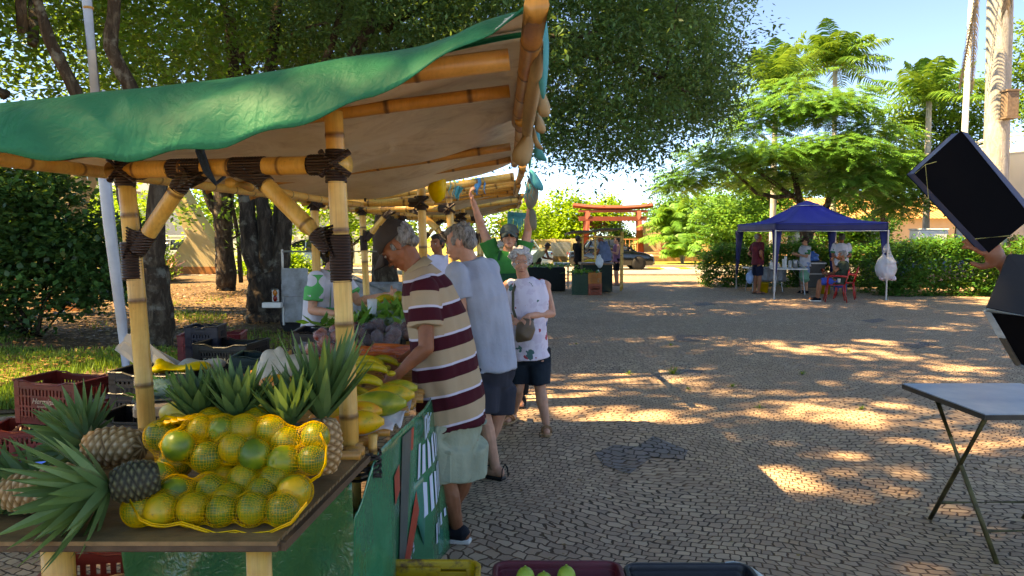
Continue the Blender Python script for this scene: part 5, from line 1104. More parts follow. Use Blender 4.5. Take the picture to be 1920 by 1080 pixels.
q = at(450, 660, 5.7); crate('plastic_crate', 'black crate with a cut-out handle right of the navy crate', (q.x - .06, 5.7, .60), R(-8), '#101412', size=(.42, .36, .26), logo=('SANTIAGO',), logocol='#8a928a', group=CR); crate('plastic_crate', 'black crate supporting the one with the cut-out handle', (q.x - .06, 5.7, .28), R(-4), '#101412', group=CR); crate('plastic_crate', 'ground-level black crate right of the navy crate', (q.x - .06, 5.7, -.01), R(-4), '#101412', group=CR)
q = at(495, 672, 5.4); crate('plastic_crate', 'small dark teal crate beside the white sack', (q.x, 5.35, .62), R(4), '#0f3a38', size=(.34, .26, .2), group=CR); crate('plastic_crate', 'dark green crate beneath the small teal crate', (q.x, 5.35, .30), R(4), '#123c2c', group=CR)
T2 = 'crates at the far end of the counter'
for (u, v, Y, lab) in ((700, 600, 5.3, 'black crate at the far end of the counter in front of the seller'), (745, 588, 5.75, 'black crate beside the hand of bananas at the end of the counter')):
    q = at(u, v, Y); crate('plastic_crate', lab, (q.x, Y, .875), R(3), '#101114', size=(.42, .3, .16), group=T2)
q = at(605, 640, 4.6); crate('plastic_crate', 'black crate with rounded corner behind the bagged onions', (q.x - .02, 4.75, .875), R(2), '#14161a', size=(.34, .3, .2), group=T2)
b = MB(); b.smooth = True; b.grid(lambda i, j: (-3.6 + 1.0 * i, 4.2 + 1.1 * j, .10 + .05 * math.sin(i * 7) * math.sin(j * 6) + .07 * math.sin(i * 3)), 20, 20); tag(b.build('blue_tarp', mat('blue_vinyl', '#0c48b0', .35, .3, 4, .5, 12), None, solid=.004), 'crumpled bright blue tarp on the ground at the left edge', 'tarp')
# three crates at the very front
FR = 'crates lined up at the bottom of the frame'
def fcrate(label, x0, x1, yb, z, cm, hole=False, light='#000'):
    L = x1 - x0; t = thing('plastic_crate', label, 'crate', ((x0 + x1) / 2, yb - .2, 0), 0, FR); W = .40; b = MB(); b.smooth = False
    def ring(zz, o, rr=.05):
        out = []
        for cx, cy, a0 in ((L / 2 - rr, W / 2 - rr, 0), (-L / 2 + rr, W / 2 - rr, 90), (-L / 2 + rr, -W / 2 + rr, 180), (L / 2 - rr, -W / 2 + rr, 270)):
            for k in range(5): a = R(a0 + 22.5 * k); out.append((cx + (rr + o) * math.cos(a), cy + (rr + o) * math.sin(a), zz))
        return out
    seq = [(z - .30, -.03), (z - .05, -.006), (z - .05, .012), (z - .006, .014), (z, .010), (z, -.006), (z - .008, -.010), (z - .03, -.010), (z - .032, -.015), (z - .29, -.040)]
    rows = [[b.addv(p) for p in ring(zz, o)] for zz, o in seq]; b.smooth = True
    for k, (r0, r1) in enumerate(zip(rows, rows[1:])):
        for i in range(20):
            j = (i + 1) % 20
            if hole and k in (0, 8) and i in (4,):
                continue
            b.addf((r0[i], r0[j], r1[j], r1[i]))
    b.addf(rows[-1]); b.addf(rows[0][::-1])
    if hole:
        xa, xb_ = L / 2 - .05, -L / 2 + .05; y = W / 2 - .0
        for (a, c_) in ((xa, .09), (-.09, xb_)): b.box(((a + c_) / 2, y - .022, z - .17), (abs(a - c_), .012, .26))
        b.box((0, y - .018, z - .06), (.20, .012, .075)); b.box((0, y - .022, z - .24), (.2, .012, .12))
    b.build('body', cm, t, bevel=.002); return t
YC = mat('yellow_crate', '#b88f12', .5, .25, 4, .1); T = NT('dirty_yellow_crate'); v = T.obj(); c = T.mix(T.ramp(T.noise(9, 5, v, .7), [(.5, 0.0), (.62, .9)]), lin('#c89c14'), lin('#5a2c12')); DY = T.done(T.bsdf(c, .5, normal=T.bump(T.noise(40, 3, v), .2, .004)))
ya = gr(897, 1050, .31); xa = gr(668, 1052, .31).x
fcrate('dirty yellow crate with a handle hole at the bottom of the frame', xa, ya.x, ya.y, .31, DY, True)
fcrate('wine-red crate of green fruit between the yellow and the black crate', gr(930, 1052, .31).x, gr(1158, 1052, .31).x, gr(1040, 1052, .31).y, .31, mat('wine_crate', '#6a1c28', .45, .25, 6, .15))
fcrate('black crate with a paper tucked in its corner, bottom centre-right', gr(1172, 1056, .31).x, gr(1400, 1056, .31).x, gr(1300, 1056, .31).y, .31, mat('blue_black_crate', '#171b24', .35, .3, 6, .15))
GF = mat('green_guava', '#86a53a', .45, .25, 9, .1); 
for i, (u, v) in enumerate(((985, 1082), (1062, 1080), (1020, 1092))): b = MB(); b.smooth = True; b.ell((0, 0, 0), (.036, .036, .040)); b.loft([(0, 0, .038), (0, 0, .046)], [.006, .004], 6); o = b.build('green_fruit', GF); o.location = at(u, v, 2.82); tag(o, ['green fruit at the left in the wine-red crate', 'green fruit at the right in the wine-red crate', 'green fruit lower between the other two in the wine-red crate'][i], 'fruit', 'green fruit in the wine-red crate')
b = MB(); b.smooth = True; b.grid(lambda i, j: (.16 * i, .012 + .02 * math.sin(i * 3 + j), -.02 * i * i * 3 - .16 * j + .01 * math.sin(j * 9)), 8, 8); o = b.build('folded_paper', mat('printed_paper', '#b9c4c0', .6, .3, 22, col2='#7f8f98'), None, solid=.002); o.location = at(1362, 1056, 3.02); tag(o, 'crumpled printed paper tucked in the corner of the black crate', 'paper')
# ================================================================ PRODUCE
def fruitmat(name, stops, scale=9, rough=.35, speck=None, bump=.08, axis=None):
    T = NT(name); v = T.obj(); oi = T.n('ShaderNodeObjectInfo'); f = T.noise(scale, 3, v, .55, .4)
    f = T.math('ADD', f, T.math('MULTIPLY', T.math('SUBTRACT', oi.outputs['Random'], .5), .28)); c = T.ramp(f, stops)
    if speck: c = T.mix(T.math('MULTIPLY', T.ramp(T.noise(70, 4, v, .7), [(.6, 0.0), (.68, 1.0)]), .6), c, lin(speck))
    return T.done(T.bsdf(c, rough, normal=T.bump(T.noise(150, 2, v), bump, .002), spec=.45))
ORM = fruitmat('green_orange_peel', [(.36, '#4a661a'), (.47, '#667a1a'), (.56, '#87881c'), (.68, '#bd981c')], 11, .38, '#5a5214', .35)
PAPM = fruitmat('papaya_skin', [(.32, '#8a8c1e'), (.42, '#c9a41e'), (.52, '#dda21c'), (.64, '#e07f14')], 8, .4, '#6a5a18')
PAPG = fruitmat('green_papaya_skin', [(.3, '#6b7c1e'), (.45, '#a09c26'), (.56, '#c2a828'), (.68, '#d69a20')], 8, .4, '#5c5a18')
BANM = fruitmat('banana_skin', [(.3, '#8f8a18'), (.5, '#c9a91e'), (.7, '#dcb82a')], 10, .45, '#4a3a12')
CARM = fruitmat('carrot_skin', [(.3, '#c0501c'), (.6, '#dd6a28')], 12, .5, '#a04014')
BEET = fruitmat('beet_skin', [(.3, '#3a1d1c'), (.6, '#5e332c'), (.75, '#7a4a38')], 16, .7)
ONI = fruitmat('onion_skin', [(.3, '#8c3c2c'), (.6, '#b0603c'), (.75, '#c98a50')], 12, .4)
NETS = mat('yellow_cord', '#e0a800', .4, .2, 30, .3, 90)
def fruit_obj(name, label, cat, loc, build, m, group=None, rot=(0, 0, 0)):
    b = MB(); b.smooth = True; build(b); o = b.build(name, m); o.location = loc; o.rotation_euler = [R(a) for a in rot]; return tag(o, label, cat, group)
def orange(r):
    def f(b):
        prof = [(.003, -r * 1.02)] + [(r * math.sin(t) * (1 + .03 * math.cos(t)), -r * 1.03 * math.cos(t)) for t in [math.pi * k / 14 for k in range(1, 14)]] + [(.004, r * .93)]
        b.lathe(prof, n=20); b.lathe([(.005, r * .92), (.004, r * .96), (.001, r * .97)], n=6)
    return f
rows = dict(lower=[(271, 918), (331, 922), (389, 918), (429, 932), (493, 922), (556, 922), (262, 962), (306, 970), (360, 978), (413, 980), (471, 982), (529, 962), (300, 900), (460, 900), (520, 898), (350, 935)],
            upper=[(300, 824), (335, 840), (370, 812), (417, 812), (437, 846), (482, 858), (458, 812), (537, 833), (506, 814), (582, 866), (588, 826), (386, 862), (533, 872), (331, 872), (322, 885), (420, 872)])
bags = {}; ORD = ['first', 'second', 'third', 'fourth', 'fifth', 'sixth', 'seventh', 'eighth', 'ninth', 'tenth']
for nm, lst in rows.items():
    cen = []
    for i, (u, v) in enumerate(lst):
        front = i < 12
        if nm == 'lower': Y = 2.10 if v > 940 else 2.17; Y += .05 * (i > 11)
        else: Y = 2.25 if v > 838 else 2.32; Y += .05 * (i > 12); v = v - 6
        p = at(u, v, Y); p.z = max(p.z, .845 + .046); cen.append(p)
    # a hidden row behind, to fill the sack
    extra = [c + Vector((.01, .085, .0)) for c in cen[:8:2]]
    c0 = sum(cen, Vector()) / len(cen); bags[nm] = (c0, cen + extra)
    order = sorted(range(len(cen)), key=lambda q: (lst[q][1] // (40 if nm == 'lower' else 35), lst[q][0])); names_ = {}
    for q in order:
        rowk = lst[q][1] // (40 if nm == 'lower' else 35); same = [z for z in order if lst[z][1] // (40 if nm == 'lower' else 35) == rowk]; rws = sorted(set(lst[z][1] // (40 if nm == 'lower' else 35) for z in order)); names_[q] = f'{ORD[same.index(q)]} green-yellow orange from the left in the {ORD[rws.index(rowk)]} row down of the {nm} net sack'
    for q in range(len(extra)): names_[len(cen) + q] = f'green-yellow orange at the back of the {nm} net sack, {ORD[q]} from the left'
    for i, c in enumerate(cen + extra):
        r = .0465 + .0038 * math.sin(i * 5.3 + 1); c = c + Vector((math.sin(i * 7.1) * .006, math.cos(i * 3.3) * .012, math.sin(i * 2.7) * .003))
        fruit_obj('green_orange', names_[i], 'fruit', c, orange(r), ORM, f'oranges in the {nm} net sack', (random.uniform(0, 90), random.uniform(0, 90), random.uniform(0, 360)))
for nm in ('lower', 'upper'):
    c0, cen = bags[nm]; b = MB()
    for c in cen: b.ell(c - c0, .0535, None, 14, 10)
    for i in range(len(cen)):
        for j in range(i):
            d = (cen[i] - cen[j]).length
            if d < .14: b.loft([cen[i] - c0, cen[j] - c0], [.042, .042], 8)
    me = remesh(b, .0105, 6, .5); me.materials.clear(); me.materials.append(NETS)
    T_ = thing('net_sack', {'lower': 'lower yellow net sack of oranges lying on the display table', 'upper': 'upper yellow net sack of oranges stacked on the other sack'}[nm], 'sack', c0); o = link('net', me, T_); wf_ = o.modifiers.new('net', 'WIREFRAME'); wf_.thickness = .0012; wf_.use_even_offset = False; wf_.use_boundary = True
    b = MB(); b.smooth = True
    if nm == 'lower': path = [(243, 940), (262, 975), (285, 985), (310, 988), (340, 982), (372, 992), (405, 1003), (440, 998), (465, 1004), (505, 1000), (545, 982), (575, 945)]; Y = 2.05
    else: path = [(600, 815), (612, 840), (610, 870), (600, 892), (580, 905)]; Y = 2.16
    P = [at(u, v, Y - .004 * (i % 2)) - c0 for i, (u, v) in enumerate(path)]
    b.loft(P, [.0022 + .0010 * (i % 3) for i in range(len(P))], 7); b.loft([p + Vector((.002, -.003, .007)) for p in P], [.002] * len(P), 6); b.build('gathered_edge', NETS, T_)
    if nm == 'upper':
        b = MB(); b.smooth = True
        for k in range(5): b.loft([at(285 + 12 * k, 800 - 3 * k, 2.3) - c0, at(310 + 22 * k, 785 + (k % 2) * 4, 2.36) - c0, at(345 + 25 * k, 790, 2.36) - c0], [.010, .013, .008], 7)
        b.build('bunched_net', NETS, T_)
# pineapples
PINM = None
def pinemat(name, a, bb, c):
    T = NT(name); al = T.attr('al').outputs['Fac']; f = T.math('ADD', T.math('MULTIPLY', al, .75), T.math('MULTIPLY', T.noise(30, 3, T.obj()), .35)); return T.done(T.bsdf(T.ramp(f, [(.15, a), (.45, bb), (.9, c)]), .6, normal=T.bump(T.noise(120, 3, T.obj()), .4, .004), spec=.3))
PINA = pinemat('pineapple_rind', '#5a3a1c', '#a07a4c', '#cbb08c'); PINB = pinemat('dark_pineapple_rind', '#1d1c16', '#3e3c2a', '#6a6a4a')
PLF = leafmat('pineapple_leaf', [(0, '#2c4a30'), (.4, '#42663c'), (.75, '#648450'), (1, '#a2b070')], rough=.35, tr=.28, nscale=4)
def pineapple(label, base, axis, h=.17, r=.058, ch=.2, nl=60, seed=1, rind=None, spread=1.0, body=True, leafw=.042, elv=.32):
    t = thing('pineapple', label, 'fruit', base, 0, 'pineapples on the display table'); x, y, d = frame_of(axis); M = Matrix((x, y, d)).transposed(); rg = np.random.RandomState(seed); Mn = np.array(M)
    if body:
        b = MB(); nr, nc = 44, 48; prof = lambda s: r * (math.sin(math.pi * min(1, max(0, .07 + .86 * s))) ** .38)
        rows = []
        for i in range(nr + 1):
            s = i / nr; row = []
            for j in range(nc):
                a = 2 * math.pi * j / nc; p1 = 8 * a / (2 * math.pi) + s * 7; p2 = 8 * a / (2 * math.pi) - s * 7; e = min(abs((p1 % 1) - .5), abs((p2 % 1) - .5)); e1, e2 = abs((p1 % 1) - .5) * 2, abs((p2 % 1) - .5) * 2
                hgt = (1 - max(e1, e2)) ; R_ = prof(s) + .010 * hgt ** .6 if 0 < i < nr else prof(s) * .3
                row.append(b.addv(M @ Vector((R_ * math.cos(a), R_ * math.sin(a), s * h)), hgt))
            rows.append(row)
        b.smooth = True
        for r0, r1 in zip(rows, rows[1:]):
            for j in range(nc): k = (j + 1) % nc; b.addf((r0[j], r0[k], r1[k], r1[j]))
        b.addf(rows[0][::-1]); b.build('body', rind or PINA, t)
    V, K = [], []
    for k in range(nl):
        q = k / nl; a = k * 2.39996 + rg.normal() * .1; el = elv + (1.47 - elv) * q ; el = max(0.05, el * (1.15 - .25 * spread)); L = ch * .82 * (.45 + .75 * math.sin(math.pi * min(1, .18 + q * .75))) * rg.uniform(.85, 1.15); z0 = h * .98 + ch * .22 * q
        d0 = np.array([math.cos(a) * math.cos(el), math.sin(a) * math.cos(el), math.sin(el)]); s = np.array([-math.sin(a), math.cos(a), 0]); nrm = np.cross(s, d0); w = leafw * (1 - .35 * q) * .5 * rg.uniform(.8, 1.2)
        p = np.array([math.cos(a) * r * .28, math.sin(a) * r * .28, z0]); n = 5; C = [p]
        for i in range(n): dd = unit(d0 + np.array([0, 0, 1.]) * (.35 * spread) * (i / n) - nrm * 0 - np.array([math.cos(a), math.sin(a), 0]) * 0.0); C.append(C[-1] + dd * L / n)
        ws = [w * .9, w, w * .92, w * .7, w * .4, w * .03]; kk = rg.rand()
        for i in range(n):
            for sg in (-1, 1):
                e0, e1 = C[i] + sg * s * ws[i] + nrm * -ws[i] * .0 + np.array([0, 0, 1]) * ws[i] * .55, C[i + 1] + sg * s * ws[i + 1] + np.array([0, 0, 1]) * ws[i + 1] * .55
                V.append([C[i], e0, e1, C[i + 1]] if sg > 0 else [C[i], C[i + 1], e1, e0]); K.append(kk * .6 + .4 * i / n)
    V = np.array(V) @ Mn.T; quads('crown', V, PLF, t, np.array(K)); return t
zt = .846
def px_pine(label, u, v, Y, tilt, **k):
    p = at(u, v, Y); return pineapple(label, p, tilt, **k)
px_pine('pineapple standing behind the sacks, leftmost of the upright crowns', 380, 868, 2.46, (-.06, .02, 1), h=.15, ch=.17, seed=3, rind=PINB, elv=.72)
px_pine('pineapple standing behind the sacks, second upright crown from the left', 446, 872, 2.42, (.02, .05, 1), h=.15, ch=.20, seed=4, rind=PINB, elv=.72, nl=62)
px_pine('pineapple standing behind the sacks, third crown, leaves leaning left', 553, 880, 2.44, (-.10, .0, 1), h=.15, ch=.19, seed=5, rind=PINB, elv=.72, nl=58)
px_pine('tallest upright pineapple crown beside the bamboo post', 603, 888, 2.50, (.02, .08, 1), h=.19, r=.062, elv=.85, ch=.30, seed=6, nl=56)
px_pine('pale pineapple lying on its side, crown standing up at its left end', 268, 838, 2.42, (-.95, .10, -.02), h=.20, r=.06, ch=.17, seed=7, nl=60, spread=1.2)
px_pine('pale pineapple lying at the back left, crown pointing to the left edge', 190, 905, 2.25, (-1, -.08, -.02), h=.19, r=.058, ch=.19, seed=8, nl=56)
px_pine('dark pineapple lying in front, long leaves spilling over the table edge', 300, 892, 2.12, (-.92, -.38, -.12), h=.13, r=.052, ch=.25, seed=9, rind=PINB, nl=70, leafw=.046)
px_pine('pineapple at the left edge, half hidden under long leaves', 95, 925, 2.16, (-1, .15, 0), h=.16, r=.055, ch=.2, seed=10, nl=46)
px_pine('pineapple lying at the back, its bright green crown rising beside the red crate', 205, 872, 2.62, (-.55, .25, .45), h=.14, r=.055, ch=.19, seed=11, nl=56)
# papayas
def papaya(r, L):
    def f(b): b.lathe([(.002, -L * .5)] + [(r * (math.sin(math.pi * s) ** .62) * (.80 + .32 * s), L * (s - .5)) for s in [k / 18 for k in range(1, 18)]] + [(.012, L * .5), (.006, L * .5 - .004)], n=24)
    return f
cz = .873
def pap(label, u, v, Y, L, r, rot, m=PAPM): p = at(u, v, Y); fruit_obj('papaya', label, 'fruit', p, papaya(r, L), m, 'papayas on the counter', rot)
pap('papaya with orange underside nearest the bamboo post', 668, 792, 2.92, .22, .050, (90, 0, 97), PAPM)
pap('yellow papaya with a green tip behind the nearest papaya', 672, 772, 3.12, .20, .046, (90, 0, 100), PAPM)
pap('large green-yellow papaya on the white paper', 706, 757, 3.2, .26, .058, (90, 0, 92), PAPG)
pap('orange-tipped papaya behind the large green one', 728, 742, 3.38, .24, .052, (90, 0, 100), PAPM)
pap('yellow papaya behind the net sack at the left', 333, 778, 2.72, .2, .055, (90, 30, 60), mat('yellow_melon_skin', '#d8ad2c', .4, .2, 5))
pap('orange papaya between the upright pineapple crowns', 495, 795, 2.8, .2, .05, (80, 0, 75), PAPM); pap('second orange papaya between the crowns, higher', 503, 757, 3.0, .2, .055, (80, 0, 80), PAPM)
pap('third orange papaya between the crowns, behind the others', 518, 722, 3.2, .2, .05, (85, 0, 85), PAPM); pap('papaya left of the bamboo post, half behind the tallest crown', 625, 782, 3.0, .2, .048, (90, 0, 95), PAPM)
pap('green-yellow papaya under the bananas', 650, 760, 3.35, .2, .05, (90, 0, 88), PAPG); pap('papaya under the striped-shirt man\'s hand', 745, 728, 3.7, .2, .045, (90, 0, 95), PAPG)
def plain(u, v, z): return gr(u, v, z)
b = MB(); b.smooth = True; b.grid(lambda i, j: (-.16 + .28 * i, -.28 + .62 * j, .012 + .014 * math.sin(i * 9 + j * 4) * (.3 + i) + .02 * i * math.sin(j * 14)), 24, 36); o = b.build('white_paper', mat('thin_paper', '#c9c6c6', .6, .08, 9, .5, 25, .02, translucent=.2), None, solid=.001); q = gr(712, 800, .875); o.location = (q.x - .04, q.y + .12, .88); tag(o, 'crumpled white paper under the papayas at the counter edge', 'paper')
# bananas
def banana(b, a, c, bend, r=.017):
    a, c, bend = Vector(a), Vector(c), Vector(bend); P, Q = [], []
    for k in range(11): t = k / 10; P.append(a.lerp(c, t) + bend * math.sin(math.pi * t)); Q.append(r * (.28 + .80 * math.sin(math.pi * (.06 + .88 * t)) ** .5 if 0 < k < 10 else .3))
    b.loft(P, Q, 8)
def bunch(label, p, rz, n=5, L=.17, seed=1, group='bananas on the counter', sc=1.0):
    t = thing('banana_bunch', label, 'bananas', p, R(rz), group); random.seed(seed)
    for k in range(n):
        b = MB(); b.smooth = True; y = (k - n / 2) * .027; banana(b, (-.02, y * .4, .03 + .008 * (k % 2)), (L * sc, y * 1.25, .02 + .012 * (k % 3)), (0, random.uniform(-.01, .01), .038), .0175 * sc); b.build('banana', BANM, t)
    b = MB(); b.smooth = True; b.ell((-.03, 0, .03), (.022, .02, .014)); b.build('stalk', BANM, t)
for i, (u, v, Y, rz, n, lab) in enumerate(((712, 738, 3.45, 178, 4, 'banana bunch just right of the nearest bamboo post, lowest'), (722, 712, 3.62, 190, 4, 'banana bunch with brown tips above the lowest one'), (715, 700, 3.85, 172, 4, 'banana bunch against the carrots'),
        (742, 696, 3.95, 200, 3, 'banana bunch under the striped-shirt man\'s wrist'), (640, 735, 3.6, 185, 4, 'banana bunch left of the bamboo post'), (655, 705, 3.9, 175, 4, 'banana bunch behind the bamboo post'), (690, 758, 3.55, 185, 3, 'short bananas on top of the papayas'))):
    q = at(u, v, Y); bunch(lab, q, rz, n, seed=i)
q = at(742, 574, 5.9); bunch('banana bunch held up at the far end of the counter', q, 195, 5, .15, 9, sc=1.1); q = at(748, 556, 5.85); fruit_obj('green_mango', 'green-yellow fruit held by the seller', 'fruit', q, orange(.045), ORM)
# carrots, beets and onions in clear bags
def bagshell(b_pts, r, label, name, parent, m=CLEAR, vox=.014):
    me = remesh(b_pts, vox, 3); displace(me, .006, 60, 3); me.materials.clear(); me.materials.append(m); return link('plastic_bag', me, parent)
def veg_bag(label, p, rz, kind, n, seed, w=.26, d=.12, h=.07, group=None, shellm=CLEAR):
    t = thing(kind + '_bag', label, 'bag', p, R(rz), group); random.seed(seed); sh = MB()
    for k in range(n):
        x, y, z = random.uniform(-w, w) * .42, random.uniform(-d, d) * .42, .028 + h * (k / n)
        b = MB(); b.smooth = True
        if kind == 'carrot':
            a = Vector((-w * .5 + random.uniform(0, .03), y, z)); c = Vector((w * .5 + random.uniform(-.03, 0), y + random.uniform(-.015, .015), z + random.uniform(-.006, .006))); b.loft([a, a.lerp(c, .06), a.lerp(c, .5), c], [.007, .018, .015, .004], 10); b.build('carrot', CARM, t); sh.loft([a, c], [.022, .012], 8)
        else:
            r = .036 if kind == 'beet' else .034; b.lathe([(.003, -r * 1.15), (r * .3, -r), (r * .85, -r * .5), (r, 0), (r * .85, r * .55), (r * .4, r * .9), (.006, r * 1.1)], n=14, c=(x, y, z)); b.build(kind, BEET if kind == 'beet' else ONI, t); sh.ell((x, y, z), r * 1.25, None, 10, 7)
    sh.box((0, 0, .03), (w * .8, d * .7, .05)); bagshell(sh, .01, label, 'bag', t, shellm)
CB = 'bags of produce on the counter'
for i, (u, v, Y, rz, lab) in enumerate(((705, 676, 4.15, 4, 'clear bag of carrots behind the bananas, right of the post'), (668, 684, 4.05, -6, 'clear bag of carrots beside the bamboo post'), (735, 663, 4.35, 8, 'clear bag of carrots nearest the customers'), (690, 664, 4.4, -3, 'clear bag of carrots in the back row'), (610, 690, 4.0, 5, 'clear bag of carrots left of the bamboo post'))):
    q = gr(u, v + 8, .875) if False else at(u, v, Y); q.z = max(.88, q.z - .03); veg_bag(lab, q, rz, 'carrot', 7, 20 + i, .27, .12, .05, CB)
for i, (u, v, Y, lab) in enumerate(((690, 640, 4.7, 'clear bag of beets just right of the post'), (728, 640, 4.75, 'clear bag of beets nearest the customers'), (668, 622, 5.0, 'clear bag of beets behind the post'), (712, 622, 5.0, 'clear bag of beets in the back row'), (745, 628, 4.95, 'clear bag of beets touching the striped shirt'))):
    q = at(u, v, Y); q.z = max(.88, q.z - .03); veg_bag(lab, q, 10 * i, 'beet', 7, 40 + i, .17, .13, .06, CB)
for i, (u, v, Y, lab) in enumerate(((612, 642, 4.5, 'clear bag of onions left of the post'), (640, 632, 4.7, 'clear bag of onions touching the post'), (600, 668, 4.35, 'clear bag of onions beneath the others'))):
    q = at(u, v, Y); q.z = max(.88, q.z - .03); veg_bag(lab, q, 10 * i, 'onion', 7, 60 + i, .16, .13, .06, CB)
def greens(label, p, n=90, w=.13, L=.11, seed=1, bagm=None):
    rg = np.random.RandomState(seed); t = thing('leafy_greens', label, 'vegetable', p, 0, 'greens for sale'); P = rg.normal(size=(n, 3)) * np.array([w, w * .7, .02]) * .5; P[:, 2] = np.abs(P[:, 2]) + .02
    quads('leaves', leafq(P, L, L * .45, rg, -.3), leafmat('greens_leaf', [(0, '#2c5a24'), (.5, '#4a8a34'), (1, '#86b84e')], tr=.3), t, rg.rand(n))
    if bagm: s = MB(); s.ell((0, 0, .04), (w * .75, w * .5, .055)); bagshell(s, .01, '', '', t, bagm)
    return t
for i, (u, v, Y, lab) in enumerate(((738, 612, 5.2, 'leafy greens against the striped shirt'), (752, 588, 5.5, 'leafy greens below the held bananas'), (715, 600, 5.3, 'leafy greens behind the second scale'), (645, 612, 5.1, 'leafy greens between the posts'))):
    q = at(u, v, Y); q.z = max(.88, q.z - .02); greens(lab, q, 120, .16, .12, 5 + i, CLEARG if i % 2 == 0 else None)
# scales
def scale_(label, p, rz, big=1.0):
    t = thing('weighing_scale', label, 'scale', p, R(rz), 'shop scales'); b = MB(); b.box((0, 0, .045), (.32 * big, .27 * big, .07), bev=.01); b.build('body', mat('scale_beige', '#b99f84', .5, .1), t); b = MB(); b.box((0, .0, .10), (.33 * big, .26 * big, .012), bev=.005); b.build('pan', mat('steel_plate', '#6f7678', .3, .2, metal=.6), t)
    b = MB(); b.box((0, -.145 * big, .05), (.30 * big, .04, .07), (30, 0, 0), bev=.006); pn = b.build('panel', mat('scale_beige', '#b99f84', .5, .1), t); b = MB(); b.box((-.09, -.168 * big, .055), (.08, .012, .03), (30, 0, 0)); b.build('display', BLK, pn); b = MB()
    for i in range(8): b.box((.0 + .016 * i, -.168 * big, .055 + .0), (.010, .012, .02), (30, 0, 0))
    b.build('keys', METAL, pn); return t
q = at(300, 778, 4.25); scale_('beige weighing scale with a steel pan, bag of greens on it', (q.x + .04, 4.25, .655), 20, 1.0)
greens('clear bag of green peppers lying on the beige scale', (q.x + .02, 4.22, .765), 90, .15, .09, 9, CLEARG)
q = at(690, 606, 5.1); scale_('black shop scale among the bags on the counter', (q.x - .02, 5.15, .88), -5, .8)
b = MB(); b.lathe([(.028, 0), (.036, .1), (.037, .102)], n=16); o = b.build('plastic_cup', clearplastic('cup_plastic', (.8, .9, .98), .6)); o.location = at(698, 588, 5.2); tag(o, 'translucent plastic cup standing on the black shop scale', 'cup')
# sacks and bags
def lump(name, label, p, spec, m, cat='bag', vox=.016, wr=.012, wf=24, group=None):
    b = MB()
    for c, r in spec: b.ell(c, r)
    o = clay(name, b, m, None, vox * .7, 2, wr, wf, 3); o.location = p; return tag(o, label, cat, group)
q = at(520, 700, 3.9); lump('white_sack', 'large cream-white plastic sack behind the upright pineapples', q, [((0, 0, 0), (.12, .10, .09)), ((.06, 0, .05), (.10, .07, .05)), ((-.07, 0, -.05), (.10, .08, .09)), ((-.02, 0, .07), (.06, .05, .05)), ((.12, 0, .02), (.07, .06, .07)), ((.02, 0, .10), (.03, .03, .05))], mat('cream_plastic', '#d6ccb4', .4, .1, 5, .7, 16, .03, translucent=.25))
q = at(560, 650, 4.2); lump('clear_bag', 'small knotted clear bag between the white sack and the onions', q, [((0, 0, 0), (.04, .04, .03)), ((.03, 0, .01), (.03, .03, .03))], CLEAR, vox=.01)
q = at(330, 690, 5.0); lump('yellow_mesh_sack', 'flat yellow mesh sack lying on the black crates', q, [((-.10, 0, 0), (.09, .1, .03)), ((.02, 0, 0), (.12, .1, .025)), ((.12, 0, .005), (.1, .1, .02)), ((-.13, .02, .03), (.03, .05, .03))], mat('yellow_mesh', '#d9b400', .55, .15, 30, .4, 90))
q = at(372, 682, 5.15); lump('white_plastic_bag', 'flat white plastic bag lying over the yellow mesh sack', q, [((0, 0, 0), (.15, .1, .03)), ((.1, 0, -.01), (.08, .08, .035)), ((-.08, 0, -.01), (.09, .08, .02))], mat('greyish_plastic', '#bfc0bc', .4, .1, 5, .8, 18, .03, translucent=.2))
q = at(282, 735, 4.6); lump('clear_bag', 'crumpled clear bag left of the beige scale, behind the post', q, [((0, 0, 0), (.09, .06, .05)), ((-.05, 0, .05), (.05, .05, .05))], CLEAR)
q = at(275, 670, 5.3); b = MB(); random.seed(2)
for k in range(7): b.box((random.uniform(-.05, .05), 0, random.uniform(-.05, .05)), (.42, .01, .05), (random.uniform(-10, 10), 38 + random.uniform(-8, 8), random.uniform(-15, 15)))
o = b.build('cardboard_strips', mat('pale_cardboard', '#a8a294', .8, .2)); o.location = q; tag(o, 'bundle of pale cardboard strips leaning behind the bamboo post', 'cardboard')
q = at(480, 508, 5.6)
lump('bread_bag', 'pale yellow plastic-wrapped bundle in front of the seller', at(628, 603, 5.3), [((0, 0, 0), (.10, .08, .05)), ((.05, 0, .02), (.06, .06, .04))], mat('pale_yellow_plastic', '#dccf9a', .4, .1, 5, .7, 18, .03))
